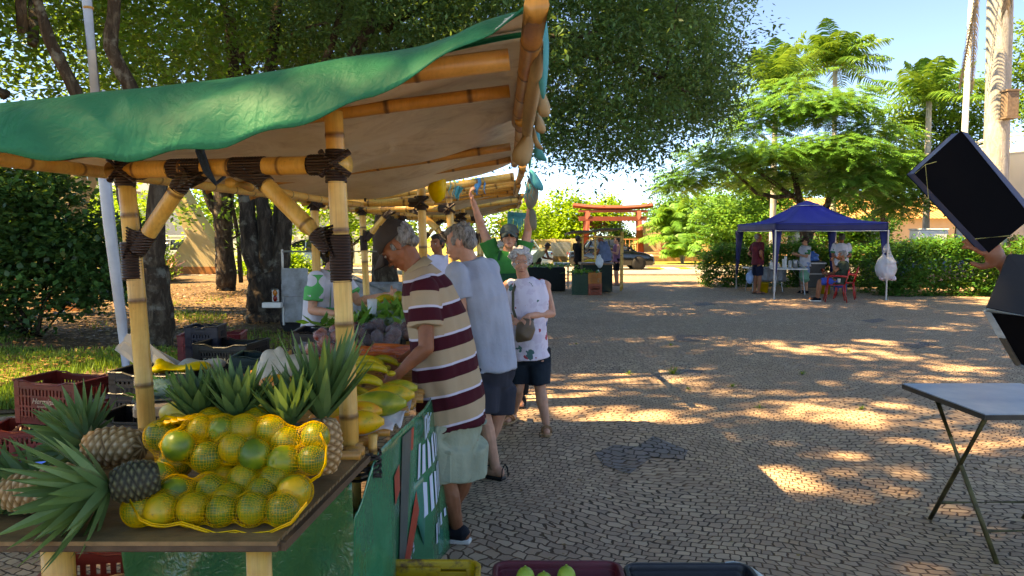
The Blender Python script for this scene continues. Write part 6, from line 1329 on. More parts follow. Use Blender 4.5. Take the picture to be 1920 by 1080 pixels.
# ================================================================ PEOPLE
EYEW = mat('eye_white', '#c9c2b8', .3, .05, bump=0); EYED = mat('eye_dark', '#1d120c', .2, .1, bump=0); LIP = mat('lips', '#8a4640', .5, .15)
def person(label, loc, rz, J=None, H=1.70, skinm=SK2, build=1.0, top=None, bottom=None, hair=None, hat=None, shoes=None, vox=.0065, extra=None, head=(0, 0, 0), group=None, female=False, hands=(.5, .5), sleeve='short', face=True, eyes=True, handdir=(None, None), belly=0.0, palm=(None, None)):
    """J: joints in the person's own frame (x right, y forward, z up), metres"""
    k = H / 1.70
    D = dict(pelvis=(0, 0, .93), waist=(0, 0, 1.06), chest=(0, 0, 1.27), neck=(0, -.01, 1.445), head=(0, .02, 1.585), sl=(-.175, 0, 1.39), sr=(.175, 0, 1.39), el=(-.215, -.01, 1.11), er=(.215, -.01, 1.11), wl=(-.23, .06, .87), wr=(.23, .06, .87),
             hl=(-.085, 0, .90), hr=(.085, 0, .90), kl=(-.095, .02, .50), kr=(.095, .02, .50), al=(-.10, -.01, .085), ar=(.10, -.01, .085), tl=(-.12, .15, .025), tr=(.12, .15, .025))
    D = {a: Vector(b) * k for a, b in D.items()}
    for a, b in (J or {}).items(): D[a] = Vector(b)
    t = thing('person', label, 'person', loc, rz, group)
    B = build; W = (1.0 if not female else .9) * B
    up = (D['neck'] - D['pelvis']).normalized(); sx = (D['sr'] - D['sl']).normalized(); fw = up.cross(sx) * -1; fw = sx.cross(up) * -1
    fw = up.cross(sx)
    if fw.y < 0 and abs(fw.y) > .2: fw = -fw
    b = MB()
    P = [D['pelvis'] - up * .10 * k, D['pelvis'], D['waist'], D['chest'], D['chest'].lerp(D['neck'], .62), D['neck'].lerp(D['chest'], .06)]
    Rr = [(.11 * W, .09 * B), (.160 * W, .112 * B), (.142 * W, .105 * B + belly), (.165 * W, .118 * B), (.150 * W, .09 * B), (.07, .065)]
    Rr = [(a * k, c * k) for a, c in Rr]
    b.loft(P, Rr, 18, side=sx)
    for s, hp, kn, an, to in ((-1, 'hl', 'kl', 'al', 'tl'), (1, 'hr', 'kr', 'ar', 'tr')):
        b.cap(D[hp], D[kn], .085 * B * k, .052 * k, 14); mid = D[kn].lerp(D[an], .32); bk = (D[kn] - D[an]).cross(sx).normalized()
        b.cap(D[kn], mid, .052 * k, .055 * k * B ** .5, 12); b.cap(mid, D[an], .055 * k * B ** .5, .034 * k, 12)
        b.ell(D[an] + Vector((0, -.035, -.035)) * k, (.032 * k, .04 * k, .038 * k)); b.cap(D[an] + Vector((0, 0, -.04 * k)), D[to] + Vector((0, 0, .01)), .034 * k, .028 * k, 12)
    HD = []
    for i, (s, sh, el, wr) in enumerate(((-1, 'sl', 'el', 'wl'), (1, 'sr', 'er', 'wr'))):
        b.ell(D[sh], .058 * k * B ** .5); b.cap(D[sh], D[el], .050 * k * B ** .5, .038 * k, 12); mid = D[el].lerp(D[wr], .25); b.cap(D[el], mid, .038 * k, .040 * k, 12); b.cap(mid, D[wr], .040 * k, .025 * k, 12)
        # hand
        d = (Vector(handdir[i]) if handdir[i] is not None else (D[wr] - D[el])).normalized(); pn = Vector(palm[i]) if palm[i] is not None else (-sx * s); pn = (pn - d * pn.dot(d))
        pn = pn.normalized() if pn.length > .1 else frame_of(d)[0]; x = d.cross(pn).normalized()  # across the palm
        c = D[wr] + d * .045 * k; M = Matrix((x, pn, d)).transposed(); b.ell(c, (.040 * k, .017 * k, .050 * k), M, 12, 8); cu = hands[i]
        thumbside = 1 if x.dot(Vector((0, 1, 0)) + up * .3) > 0 else -1
        for q, (off, ln) in enumerate(((-.030, .062), (-.010, .075), (.010, .080), (.029, .072))):
            ln *= k; off = off * thumbside * k; p = D[wr] + d * .085 * k + x * off; a = 0; dd = d
            for seg, f in enumerate((.45, .32, .23)):
                a += cu * (.75 if seg == 0 else .95) * (1 + .08 * q); dd = d * math.cos(a) + pn * math.sin(a) + x * off * 1.2; dd.normalize(); e = p + dd * ln * f; b.cap(p, e, (.0092 - .0008 * seg) * k, (.0086 - .0008 * seg) * k, 8); p = e
        p = D[wr] + d * .025 * k + x * thumbside * .030 * k; dd = (d * .65 + x * thumbside * .75 + pn * .3).normalized(); e = p + dd * .038 * k; b.cap(p, e, .0125 * k, .0105 * k, 8); dd = (d * .9 + x * thumbside * .2 + pn * (.3 + cu * .4)).normalized(); b.cap(e, e + dd * .032 * k, .0105 * k, .0085 * k, 8)
        HD.append((c, d, pn, x))
    # head
    hx, hy, hz = head; MH = (Matrix.Rotation(R(hz), 3, 'Z') @ Matrix.Rotation(R(hx), 3, 'X') @ Matrix.Rotation(R(hy), 3, 'Y')); hc = D['head']
    h_ = lambda p: hc + MH @ (Vector(p) * k)
    e_ = lambda p, r: b.ell(h_(p), tuple(a * k for a in r), MH, 14, 10)
    b.cap(D['neck'] - up * .05 * k, h_((0, -.015, -.05)), .058 * k * B ** .3, .052 * k, 14)
    fem = .93 if female else 1
    e_((0, -.015, .035), (.076 * fem, .094, .082)); e_((0, .022, -.015), (.064 * fem, .070, .085)); e_((0, .035, -.070), (.046 * fem, .050, .036)); e_((0, .062, -.092), (.022, .022, .018)); e_((0, .078, .022), (.045, .016, .010)); e_((0, .08, -.03), (.010, .020, .020)); e_((0, .100, -.040), (.013, .013, .011)); e_((.012, .092, -.044), (.008, .010, .008)); e_((-.012, .092, -.044), (.008, .010, .008))
    e_((0, .08, -.065), (.022, .014, .007)); e_((0, .078, -.076), (.018, .014, .007)); e_((.038, .06, -.03), (.020, .02, .018)); e_((-.038, .06, -.03), (.020, .02, .018))
    for s in (-1, 1): b.ell(h_((s * .076 * fem, -.012, -.008)), (.009 * k, .019 * k, .032 * k), MH @ Matrix.Rotation(R(-12 * s), 3, 'Z'), 10, 8)
    clay('body', b, skinm, t, vox, 3, .0012, 90, 2)
    if face:
        hd = t
        for s in (-1, 1):
            if eyes:
                b = MB(); b.smooth = True; b.m = 0; b.ell(h_((s * .030, .079, .002)), (.0135 * k, .009 * k, .0065 * k), MH, 10, 8); b.m = 1; b.ell(h_((s * .030, .0855, .002)), (.0055 * k, .004 * k, .0055 * k), MH, 8, 6); b.build('eye', [EYEW, EYED], t)
            b = MB(); b.smooth = True; b.loft([h_((s * .012, .093, .022)), h_((s * .030, .092, .029)), h_((s * .050, .076, .024))], [.003 * k, .0045 * k, .002 * k], 6); b.build('eyebrow', hair or HDARK, t)
        b = MB(); b.smooth = True; b.loft([h_((-.024, .083, -.070)), h_((0, .096, -.069)), h_((.024, .083, -.070))], [.002 * k, .0055 * k, .002 * k], 8); b.build('mouth', LIP, t)
    ctx = dict(D=D, k=k, h=h_, MH=MH, t=t, sx=sx, up=up, fw=fw, B=B, W=W, vox=vox, HD=HD, belly=belly)
    if hair: haircap(ctx, hair, **(extra or {}).get('hair', {}))
    if top: shirt(ctx, top, sleeve, **(extra or {}).get('top', {}))
    if bottom: trousers(ctx, bottom, **(extra or {}).get('bottom', {}))
    if shoes: shoes_(ctx, shoes)
    if hat: hat_(ctx, hat)
    return ctx
def haircap(c, m, style='short', th=.012):
    b = MB(); k = c['k']; h = c['h']; MH = c['MH']; random.seed(3)
    e = lambda p, r: b.ell(h(p), tuple(a * k for a in r), MH, 14, 10)
    if style == 'short':
        e((0, -.028, .045), (.082, .092, .084)); e((0, .03, .085), (.062, .055, .038)); e((0, -.068, -.012), (.066, .052, .055))
        for s in (-1, 1): e((s * .072, .012, .015), (.012, .022, .032))
        for _ in range(14): a = random.uniform(0, 6.28); z = random.uniform(.3, 1); e((math.cos(a) * .07 * math.sqrt(1 - z * z * .8), -.02 + math.sin(a) * .07, .05 + .075 * z), (.018, .022, .012))
    elif style == 'curly':
        e((0, -.03, .045), (.088, .094, .088)); e((0, -.07, -.02), (.078, .05, .06))
        for _ in range(120):
            a = random.uniform(0, 6.28); z = random.uniform(-.75, 1); r = math.sqrt(max(0, 1 - z * z)); p = (math.cos(a) * .092 * r, -.022 + math.sin(a) * .10 * r, .04 + .095 * z)
            if p[1] > .05 and p[2] < .06: continue
            q = random.uniform(.014, .024); e(p, (q, q, q * .9))
    elif style == 'bun':
        e((0, -.028, .045), (.083, .095, .084)); e((0, -.08, -.02), (.06, .05, .06)); e((0, -.12, .0), (.04, .04, .04))
    elif style == 'fringe':
        e((0, -.05, .02), (.080, .078, .075)); e((0, -.075, -.035), (.058, .035, .04))
        for s in (-1, 1): e((s * .074, .008, .0), (.010, .020, .026))
    o = clay('hair', b, m, c['t'], max(c['vox'], .006), 2, .0035 if style != 'curly' else .006, 150 if style != 'curly' else 110, 5, (1, 1, .35) if style != 'curly' else (1, 1, 1)); return o
def shirt(c, m, sleeve='short', hem=-.10, flare=1.06, wr=.006, ease=1.14, period=None, phase=0, collar=None, vox=None, name='shirt', sl_len=None, apron=None):
    D, k, sx, B, W, up = c['D'], c['k'], c['sx'], c['B'], c['W'], c['up']; b = MB(); E = ease; bl = c['belly']
    P = [D['pelvis'] + up * hem * k, D['pelvis'], D['waist'], D['chest'], D['chest'].lerp(D['neck'], .55), D['chest'].lerp(D['neck'], .80), D['neck'] + up * .004]
    Rr = [(.172 * W * flare, .128 * B * flare + bl * .8), (.168 * W, .125 * B + bl * .8), (.155 * W, .120 * B + bl), (.172 * W, .128 * B), (.160 * W, .108 * B), (.118 * W, .088 * B), (.068, .070)]
    b.loft(P, [(a * k * E, d * k * E) for a, d in Rr], 22, side=sx)
    frac = {'short': .62, 'none': 0.0, 'long': .95, 'mid': .78}[sleeve] if sl_len is None else sl_len
    for sh, el, wr_ in (('sl', 'el', 'wl'), ('sr', 'er', 'wr')):
        if frac <= 0: b.ell(D[sh] + (D['neck'] - D[sh]) * .2, .052 * k * B); continue
        b.ell(D[sh], .064 * k * B ** .5 * E); e = D[sh].lerp(D[el], frac); b.loft([D[sh] + (D['neck'] - D[sh]) * .25, D[sh], D[sh].lerp(e, .5), e], [.052 * k * B * E, .060 * k * B ** .5 * E, .066 * k * B ** .5 * E, .070 * k * B ** .5 * E], 16)
        if sleeve == 'long': b.loft([D[el].lerp(D[sh], .1), D[el], D[wr_]], [.052 * k, .05 * k, .035 * k], 12)
    attr = None
    if period:
        def attr(co):
            pl = np.array(D['pelvis']); u = np.array(up); nk = np.array(D['neck']); st = (co - pl) @ u
            # bend stripes along each sleeve
            for sh, el, s in (('sl', 'el', -1), ('sr', 'er', 1)):
                a = np.array(D[sh]); d = np.array((D[el] - D[sh]).normalized()); x = np.array(sx) * s; ax = (co - a) @ d; rad = np.linalg.norm((co - a) - ax[:, None] * d, axis=1); on = (((co - pl) @ x) > .150 * W * k * E * .98) & (ax > -.02) & (rad < .085 * k * B) & (ax < (D[el] - D[sh]).length * .8)
                st = np.where(on, ((a - pl) @ u) - ax, st)
            return st / period + phase
    o = clay(name, b, m, c['t'], vox or max(.008, c['vox']), 4, wr, 26, 7, (1, 1, .55), attr)
    if collar:
        b = MB(); n = D['neck'] + up * .012; nn = (D['head'] - D['neck']).normalized(); b.smooth = True
        b.loft([n - nn * .03, n + nn * .018, n + nn * .022, n - nn * .012], [(.082 * k, .085 * k), (.070 * k, .073 * k), (.064 * k, .066 * k), (.064 * k, .066 * k)], 20, side=sx, caps=False); b.build('collar', collar, c['t'])
    return o
def trousers(c, m, length=.95, wide=1.0, name='shorts', flare=1.0, wr=.006, top_=.06):
    D, k, sx, B, W, up = c['D'], c['k'], c['sx'], c['B'], c['W'], c['up']; b = MB()
    for q_ in ('hl', 'hr'): b.ell(D[q_], .104 * B * k)
    b.ell(D['pelvis'] - up * .10 * k, (.135 * W * k, .115 * B * k, .09 * k))
    b.loft([D['pelvis'] + up * top_ * k, D['pelvis'], D['pelvis'] - Vector((0, 0, .10 * k))], [(.158 * W * k, .118 * B * k), (.170 * W * k, .128 * B * k), (.150 * W * k, .115 * B * k)], 20, side=sx)
    for hp, kn, an in (('hl', 'kl', 'al'), ('hr', 'kr', 'ar')):
        if length <= 1: e = D[hp].lerp(D[kn], length); b.loft([D[hp] + Vector((0, 0, .03)), D[hp].lerp(e, .4), e], [.098 * B * k * wide, .092 * B * k * wide * flare ** .5, .082 * B * k * wide * flare], 18)
        else: e = D[kn].lerp(D[an], length - 1); b.loft([D[hp] + Vector((0, 0, .03)), D[hp].lerp(D[kn], .5), D[kn], D[kn].lerp(e, .5), e], [.105 * B * k * wide, .092 * k * B * wide, .078 * k * B * wide, .078 * k * B * wide, .066 * k * wide * flare], 16)
    return clay(name, b, m, c['t'], max(.009, c['vox']), 4, wr, 24, 11, (1, 1, .4))
def shoes_(c, spec):
    kind, m, m2 = spec; D, k = c['D'], c['k']
    for an, to in (('al', 'tl'), ('ar', 'tr')):
        a = D[an]; tt = D[to]; dr = (tt - a); dr.z = 0; dr.normalize(); x = Vector((dr.y, -dr.x, 0)); heel = a - dr * .075 * k; heel.z = a.z - .06 * k; z0 = heel.z
        sole = [heel + dr * s * k for s in (0, .06, .13, .20, .262)]; ws = [.026, .035, .038, .047, .022]
        b = MB(); b.smooth = True
        rows = []
        for p, w_ in zip(sole, ws):
            w_ *= k; q = p.copy(); rows.append((q, w_))
        vs = []
        for z in (-.022, .0):
            L = [b.addv(q - x * w_ + Vector((0, 0, z - z0 * 0))) for q, w_ in rows]; Rr = [b.addv(q + x * w_ + Vector((0, 0, z))) for q, w_ in rows]; vs.append((L, Rr))
        (L0, R0), (L1, R1) = vs
        for i in range(4): b.addf((L1[i], L1[i + 1], R1[i + 1], R1[i])); b.addf((R0[i], R0[i + 1], L0[i + 1], L0[i])); b.addf((L0[i], L0[i + 1], L1[i + 1], L1[i])); b.addf((R1[i], R1[i + 1], R0[i + 1], R0[i]))
        b.addf((L0[0], L1[0], R1[0], R0[0])); b.addf((L1[4], L0[4], R0[4], R1[4]))
        sh = b.build('shoe', m2, c['t'], bevel=.004)
        if kind == 'shoe':
            b = MB(); b.ell(a + Vector((0, 0, -.03)) * k - dr * .02 * k, (.042 * k, .055 * k, .045 * k)); b.loft([a - dr * .04 * k + Vector((0, 0, -.03 * k)), a + dr * .06 * k + Vector((0, 0, -.03 * k)), a + dr * .12 * k + Vector((0, 0, -.045 * k)), a + dr * .175 * k + Vector((0, 0, -.055 * k))], [(.042 * k, .045 * k), (.045 * k, .038 * k), (.048 * k, .026 * k), (.036 * k, .016 * k)], 14, side=x)
            me = remesh(b, .008, 3); me.materials.clear(); me.materials.append(m); link('upper', me, sh)
        else:
            for s0, hh, rr in ((.15, .040, .012), (.185, .030, .011)) + (((-.01, .075, .007),) if kind == 'strap' else ()):
                b = MB(); b.smooth = True; q = heel + dr * s0 * k; w_ = .043 * k if s0 > 0 else .036 * k; zt_ = (a.z - heel.z) * .5 + hh * .5
                b.loft([q - x * w_, q - x * w_ * .8 + Vector((0, 0, hh * .8)), q + Vector((0, 0, hh * 1.25)), q + x * w_ * .8 + Vector((0, 0, hh * .8)), q + x * w_], [(rr, .0025)] * 5, 8, up=dr); b.build('strap', m, sh)
def hat_(c, spec):
    kind, m = spec[:2]; k = c['k']; h = c['h']; MH = c['MH']; t = c['t']
    b = MB(); b.smooth = True
    def dome(s, q):
        a = 2 * math.pi * s; ph = q * math.pi / 2 * .98; z = .022 + .108 * math.cos(ph) ** (.75); r = math.sin(ph) ** .8
        return h((.089 * r * math.cos(a), -.012 + .108 * r * math.sin(a), z + .004 * math.sin(a * 5) * r))
    b.grid(dome, 30, 9); cp = b.build('cap', m, t, solid=.003)
    b = MB(); b.smooth = True
    b.grid(lambda s, q: h(((s - .5) * .148 * (1 - .25 * q ** 3), .075 + (.092 * q) * math.cos((s - .5) * 2.2) + .018 * math.cos((s - .5) * 3.1), .036 - .035 * q - .055 * (s - .5) ** 2 * 2)), 14, 8); b.build('brim', m, cp, solid=.004)
    b = MB(); b.smooth = True; b.ell(h((0, -.012, .131)), .008 * k); b.build('button', m, cp)
    if len(spec) > 2:
        b = MB(); b.box(h((0, -.118, .045)), (.07 * k, .008, .032 * k), MH); b.build('back_patch', spec[2], cp)
def fpos(u, v): p = gr(u, v); return Vector((p.x, p.y, 0))
def local(loc, rz, p):  # world point in person's frame
    return Matrix.Rotation(-rz, 3, 'Z') @ (Vector(p) - Vector(loc))
BEI = cloth('beige_knit', '#b09878'); KHAKI = mat('khaki_cotton', '#98a18c', .9, .2, 3, .5, 40, .01, spec=.1); DKG = cloth('charcoal_shorts', '#33353e'); LBLUE = mat('light_blue_tee', '#a0a8b6', .9, .15, 3, .4, 25, .012, spec=.1)
NAVY = cloth('navy_denim', '#20303a', '#131a22'); BLACKC = cloth('black', '#131418'); GRN = cloth('green_shirt', '#1f7a3c'); GRNA = cloth('dark_green_apron', '#0e4a34'); WHC = cloth('white_cotton', '#c4c4cc'); JEAN = cloth('blue_jeans', '#33507a', '#263c5e')
CAPM = mat('brown_cap', '#3c3029', .85, .3, 9, .3, 60)
# 1. man in the striped jersey: stands in profile facing the counter (-X), bending forward a little
rz = R(75); L = Vector((at(845, 1000, 4.0).x, 4.0, 0)); lo = lambda u, v, Y: local(L, rz, at(u, v, Y))
Jd = dict(pelvis=lo(846, 790, 4.02), waist=lo(840, 720, 4.02), chest=lo(822, 600, 4.05), neck=lo(782, 505, 4.03), head=lo(745, 461, 4.02), sr=lo(806, 545, 4.24) , sl=lo(795, 548, 3.86), el=lo(800, 652, 3.80), wl=lo(748, 700, 3.78), er=lo(800, 650, 4.32), wr=lo(745, 680, 4.2),
          hl=lo(836, 800, 3.95), hr=lo(868, 800, 4.1), kl=lo(836, 902, 3.94), kr=lo(870, 896, 4.1), al=lo(857, 1018, 3.98), ar=lo(838, 1015, 4.16))
for a, b_ in (('al', 'tl'), ('ar', 'tr')): Jd[b_] = Jd[a] + Vector((.0, .155, -.055))
Jd['al'].z = Jd['ar'].z = .085; Jd['tl'].z = Jd['tr'].z = .03
c1 = person('man in a maroon and beige striped polo shirt and khaki shorts leaning over the papayas', L, rz, Jd, 1.74, SK1, 1.08, top=STRIPE, bottom=KHAKI, hair=HGREY, hat=('cap', CAPM, mat('silver_print', '#8c8a90', .5, .4, 60)), shoes=('shoe', mat('navy_canvas', '#10151f', .8), PLW), vox=.0055, head=(-47, 0, 12), hands=(.7, .7),
            extra=dict(top=dict(period=.155, phase=.30, collar=BEI, hem=-.01, flare=1.03, ease=1.20, wr=.007, vox=.007), bottom=dict(length=.96, wide=1.35, flare=1.12, wr=.009), hair=dict(style='fringe')), belly=.02)
b = MB(); D = c1['D']; q = D['hl'].lerp(D['kl'], .62) + Vector((-.128, 0, 0)); b.box(q, (.012, .15, .15), bev=.005); b.box(q + Vector((-.004, 0, .085)), (.014, .16, .02), bev=.005); b.build('cargo_pocket', KHAKI, c1['t'])
# 2. man in the light blue tee, behind, also facing the counter
rz = R(60); L = Vector((at(915, 870, 5.15).x, 5.15, 0)); lo = lambda u, v, Y: local(L, rz, at(u, v, Y))
Jd = dict(pelvis=lo(922, 690, 5.15), waist=lo(920, 640, 5.15), chest=lo(905, 555, 5.12), neck=lo(884, 488, 5.1), head=lo(862, 455, 5.08), sl=lo(858, 512, 4.94), sr=lo(918, 505, 5.28), el=lo(866, 585, 4.95), wl=lo(830, 620, 4.85), er=lo(910, 590, 5.4), wr=lo(860, 610, 5.35),
          hl=lo(905, 695, 5.08), hr=lo(938, 695, 5.2), kl=lo(905, 775, 5.05), kr=lo(935, 775, 5.2), al=lo(928, 862, 5.05), ar=lo(905, 850, 5.3))
for a, b_ in (('al', 'tl'), ('ar', 'tr')): Jd[b_] = Jd[a] + Vector((.02, .155, -.055))
Jd['al'].z = Jd['ar'].z = .085; Jd['tl'].z = Jd['tr'].z = .03
c2 = person('grey-haired man in a light blue t-shirt and dark shorts, standing behind the striped shirt', L, rz, Jd, 1.74, SK3, 1.05, top=LBLUE, bottom=DKG, hair=HGREY, shoes=('strap', BLACKC, BLK), vox=.006, head=(-16, 0, 14), hands=(.7, .7),
            extra=dict(top=dict(hem=-.0, flare=1.02, ease=1.18, wr=.007), bottom=dict(length=.98, wide=1.25, flare=1.05)))
b = MB(); h = c2['h']; b.loft([h((-.078, -.01, .012)), h((-.072, .06, .008)), h((-.06, .09, .004))], .002, 6); b.build('glasses', METAL, c2['t'])
# 3. walking woman, facing the camera
rz = R(176); L = fpos(992, 806); L.z = 0; lo = lambda u, v, Y: local(L, rz, at(u, v, Y)); Y = L.y
Jd = dict(pelvis=lo(990, 655, Y), waist=lo(990, 612, Y - .02), chest=lo(990, 560, Y - .03), neck=lo(984, 522, Y - .03), head=lo(977, 492, Y - .08), sr=lo(954, 537, Y), sl=lo(1021, 537, Y), er=lo(950, 590, Y + .02), wr=lo(966, 600, Y - .22), el=lo(1035, 588, Y - .02), wl=lo(990, 592, Y - .24),
          hr=lo(974, 660, Y), hl=lo(1008, 660, Y), kr=lo(972, 728, Y - .03), kl=lo(1013, 730, Y - .05), ar=lo(963, 782, Y + .28), al=lo(1024, 795, Y - .1))
Jd['ar'].z = .085; Jd['al'].z = .085; Jd['tr'] = Jd['ar'] + Vector((.05, .13, -.055)); Jd['tl'] = Jd['al'] + Vector((-.01, .14, -.055))
c3 = person('older woman with white curly hair in a floral sleeveless blouse holding a brown bag', L, rz, Jd, 1.56, SK3, 1.12, top=FLORAL, bottom=NAVY, hair=HWHITE, shoes=('sandal', mat('tan_leather', '#a07450', .5), mat('tan_sole', '#a9825c', .6)), vox=.006, head=(-6, 0, 8), hands=(1.0, 1.0), sleeve='none', female=True,
            extra=dict(top=dict(hem=-.07, flare=1.06, ease=1.13, wr=.005), bottom=dict(length=.88, wide=1.12, flare=1.0, wr=.004), hair=dict(style='curly')), belly=.03, handdir=((.5, .6, -.5), (-.5, .6, -.5)), palm=((0, -.3, -1), (0, -.3, -1)))
b = MB(); q = lo(985, 620, Y - .27)
P = [lo(975, 598, Y - .26), lo(1006, 600, Y - .26), lo(1012, 622, Y - .27), lo(968, 640, Y - .27)]
P2 = [lo(u, v, Y - .25) for u, v in ((978, 602), (1003, 602), (1011, 618), (966, 640))]
b.loft([P[0].lerp(P[1], .5), lo(987, 612, Y - .27), lo(983, 628, Y - .27), lo(968, 640, Y - .25)], [(.05, .03), (.085, .045), (.075, .05), (.02, .03)], 14, side=(1, 0, 0)); o = clay('handbag', b, mat('brown_leather', '#65513f', .4, .25, 4, .3, 20), None, .009, 4, .005, 25)
o.parent = None; o.matrix_world = Matrix.Translation(L) @ Matrix.Rotation(rz, 4, 'Z'); tag(o, 'slouchy brown leather bag held by the older woman', 'handbag')
b = MB(); b.smooth = True; b.loft([lo(968, 527, Y - .06), lo(962, 548, Y - .16), lo(962, 580, Y - .2), lo(970, 606, Y - .24)], [(.012, .003)] * 4, 6); b.build('strap', mat('olive_strap', '#4f4c38', .6), o)
# 4. man with raised arms, facing the camera
rz = R(172); Y = 7.3; L = Vector((at(958, 600, Y).x, Y, 0)); lo = lambda u, v, Y: local(L, rz, at(u, v, Y))
Jd = dict(pelvis=lo(952, 585, Y), waist=lo(951, 560, Y), chest=lo(951, 515, Y), neck=lo(952, 472, Y), head=lo(955, 446, Y - .03), sr=lo(922, 472, Y), sl=lo(982, 470, Y), er=lo(903, 425, Y), wr=lo(887, 378, Y - .1), el=lo(990, 432, Y), wl=lo(993, 392, Y - .1))
c4 = person('man in green shirt, apron and cap reaching up with both arms to the second awning', L, rz, Jd, 1.78, SK3, 1.05, top=GRN, bottom=BLACKC, hair=HDARK, hat=('cap', mat('grey_green_cap', '#4f5c58', .85, .3)), shoes=('shoe', BLACKC, BLK), vox=.0075, head=(12, 0, 8), hands=(.6, .6), eyes=False,
            extra=dict(top=dict(sl_len=.45), bottom=dict(length=1.95, name='trousers'), hair=dict(style='fringe')))
b = MB(); h = c4['h']; k = c4['k']
for s in (-1, 1): b.ell(h((s * .031, .088, .004)), (.026 * k, .008 * k, .017 * k), c4['MH'])
b.loft([h((-.075, .01, .01)), h((-.05, .085, .008)), h((.05, .085, .008)), h((.075, .01, .01))], .003, 6); b.build('sunglasses', BLK, c4['t'])
def apron(c, m, z0=-.35, z1=.34, w=.15, bib=.11):
    D, up, sx, k = c['D'], c['up'], c['sx'], c['k']; f = -sx.cross(up); f = up.cross(sx); 
    if f.y < 0: f = -f
    b = MB(); b.smooth = True
    def g_(s, q):
        z = z0 + (z1 - z0) * q; wd = w if z < .12 else w + (bib - w) * (z - .12) / (z1 - .12); a = (s - .5) * 2
        return D['pelvis'] + up * z * k + sx * a * wd * k * c['B'] + f * (.165 * c['B'] + c['belly']) * k * (1 - .28 * a * a) + f * .006 * math.sin(a * 9 + z * 4)
    b.grid(g_, 16, 20); b.build('apron', m, c['t'], solid=.004)
    b = MB(); b.smooth = True
    for s in (-1, 1): p = Vector(g_(.5 + .42 * s, 1)); b.loft([p, D['neck'] + sx * s * .075 * k + f * .085 * k + up * .01, D['neck'] - f * .06 * k + sx * s * .03], [(.012, .003)] * 3, 6)
    b.build('apron_strap', m, c['t'])
apron(c4, GRNA, z1=.37)
# 5. seller behind the counter, reaching right; head hidden by the brace wrapping
rz = R(-60); Y = 6.25; L = Vector((at(600, 640, 6.4).x, 6.4, 0)); lo = lambda u, v, Y: local(L, rz, at(u, v, Y)); Y = 6.4
Jd = dict(pelvis=lo(597, 640, Y), waist=lo(600, 602, Y), chest=lo(608, 550, Y), neck=lo(618, 508, Y), head=lo(632, 480, Y - .02), sr=lo(592, 522, Y - .16), sl=lo(640, 520, Y + .14), er=lo(585, 582, Y - .2), wr=lo(630, 588, Y - .35), el=lo(672, 566, Y + .1), wl=lo(732, 552, Y - .25))
c5 = person('market seller in a green and white shirt and green apron reaching across the counter', L, rz, Jd, 1.66, SK2, 1.08, top=WHC, bottom=JEAN, hair=HDARK, shoes=('shoe', BLACKC, PLW), vox=.007, head=(-15, 0, -10), hands=(.6, .6), female=True, sleeve='short', extra=dict(top=dict(hem=-.1), bottom=dict(length=1.95, name='trousers'), hair=dict(style='bun')))
apron(c5, mat('bright_green_apron', '#1f8f4e', .8, .2), w=.14)
D = c5['D']
for sh, el in (('sr', 'er'), ('sl', 'el')): b = MB(); b.loft([D[sh] + Vector((0, 0, .03)), D[sh].lerp(D[el], .3), D[sh].lerp(D[el], .7)], [.07, .078, .08], 16); clay('green_sleeve', b, mat('bright_green_cloth', '#34a85e', .85, .15), c5['t'], .009, 3, .004)
# 6. child-height person in white between the stalls
L = Vector((at(822, 560, 9.2).x, 9.2, 0)); c6 = person('person in a white t-shirt and dark trousers seen between the second stall posts', L, R(150), None, 1.68, SK1, 1.0, top=cloth('white_tee', '#c9cbe0'), bottom=BLACKC, hair=HDARK, shoes=('shoe', BLACKC, BLK), vox=.01, extra=dict(bottom=dict(length=1.95, name='trousers')))
b = MB(); h = c6['D']['chest']; 
# far customers at the red-gate stall
def far(label, u, v, rz, H, **kw):
    p = fpos(u, v); return person(label, p, R(rz), kw.pop('J', None), H, vox=.012, **kw)
far('man in a blue-grey t-shirt and navy trousers holding a white bag at the far stall', 1134, 541, 60, 1.72, skinm=SK1, build=1.15, top=mat('greyblue_tee', '#5f7290', .9), bottom=cloth('navy', '#141c30'), hair=HGREY, shoes=('shoe', BLACKC, BLK), head=(-35, 0, 0), belly=.04,
    J=dict(neck=(0, .09, 1.44), head=(0, .17, 1.555), chest=(0, .03, 1.28), sl=(-.18, .06, 1.40), sr=(.18, .06, 1.40), el=(-.2, .16, 1.15), wl=(-.1, .32, 1.10), er=(.22, .1, 1.14), wr=(.14, .3, 1.08)), extra=dict(bottom=dict(length=1.95, name='trousers')))
far('woman in a purple top and black shorts beside the far stall', 1156, 535, 100, 1.6, skinm=SK3, female=True, top=cloth('purple', '#7a5570'), bottom=BLACKC, hair=HDARK, shoes=('sandal', BLACKC, BLK), sleeve='none', extra=dict(hair=dict(style='bun'), bottom=dict(length=.95)), J=dict(el=(-.2, .05, 1.05), wl=(-.12, .22, 1.12)))
far('woman in black tending the far stall', 1084, 536, -50, 1.64, skinm=SK4, female=True, top=BLACKC, bottom=BLACKC, hair=HDARK, shoes=('shoe', BLACKC, BLK), extra=dict(hair=dict(style='bun'), bottom=dict(length=1.95, name='trousers')), J=dict(el=(-.22, .06, 1.08), wl=(-.15, .3, 1.1), er=(.22, .06, 1.08), wr=(.15, .3, 1.12)))
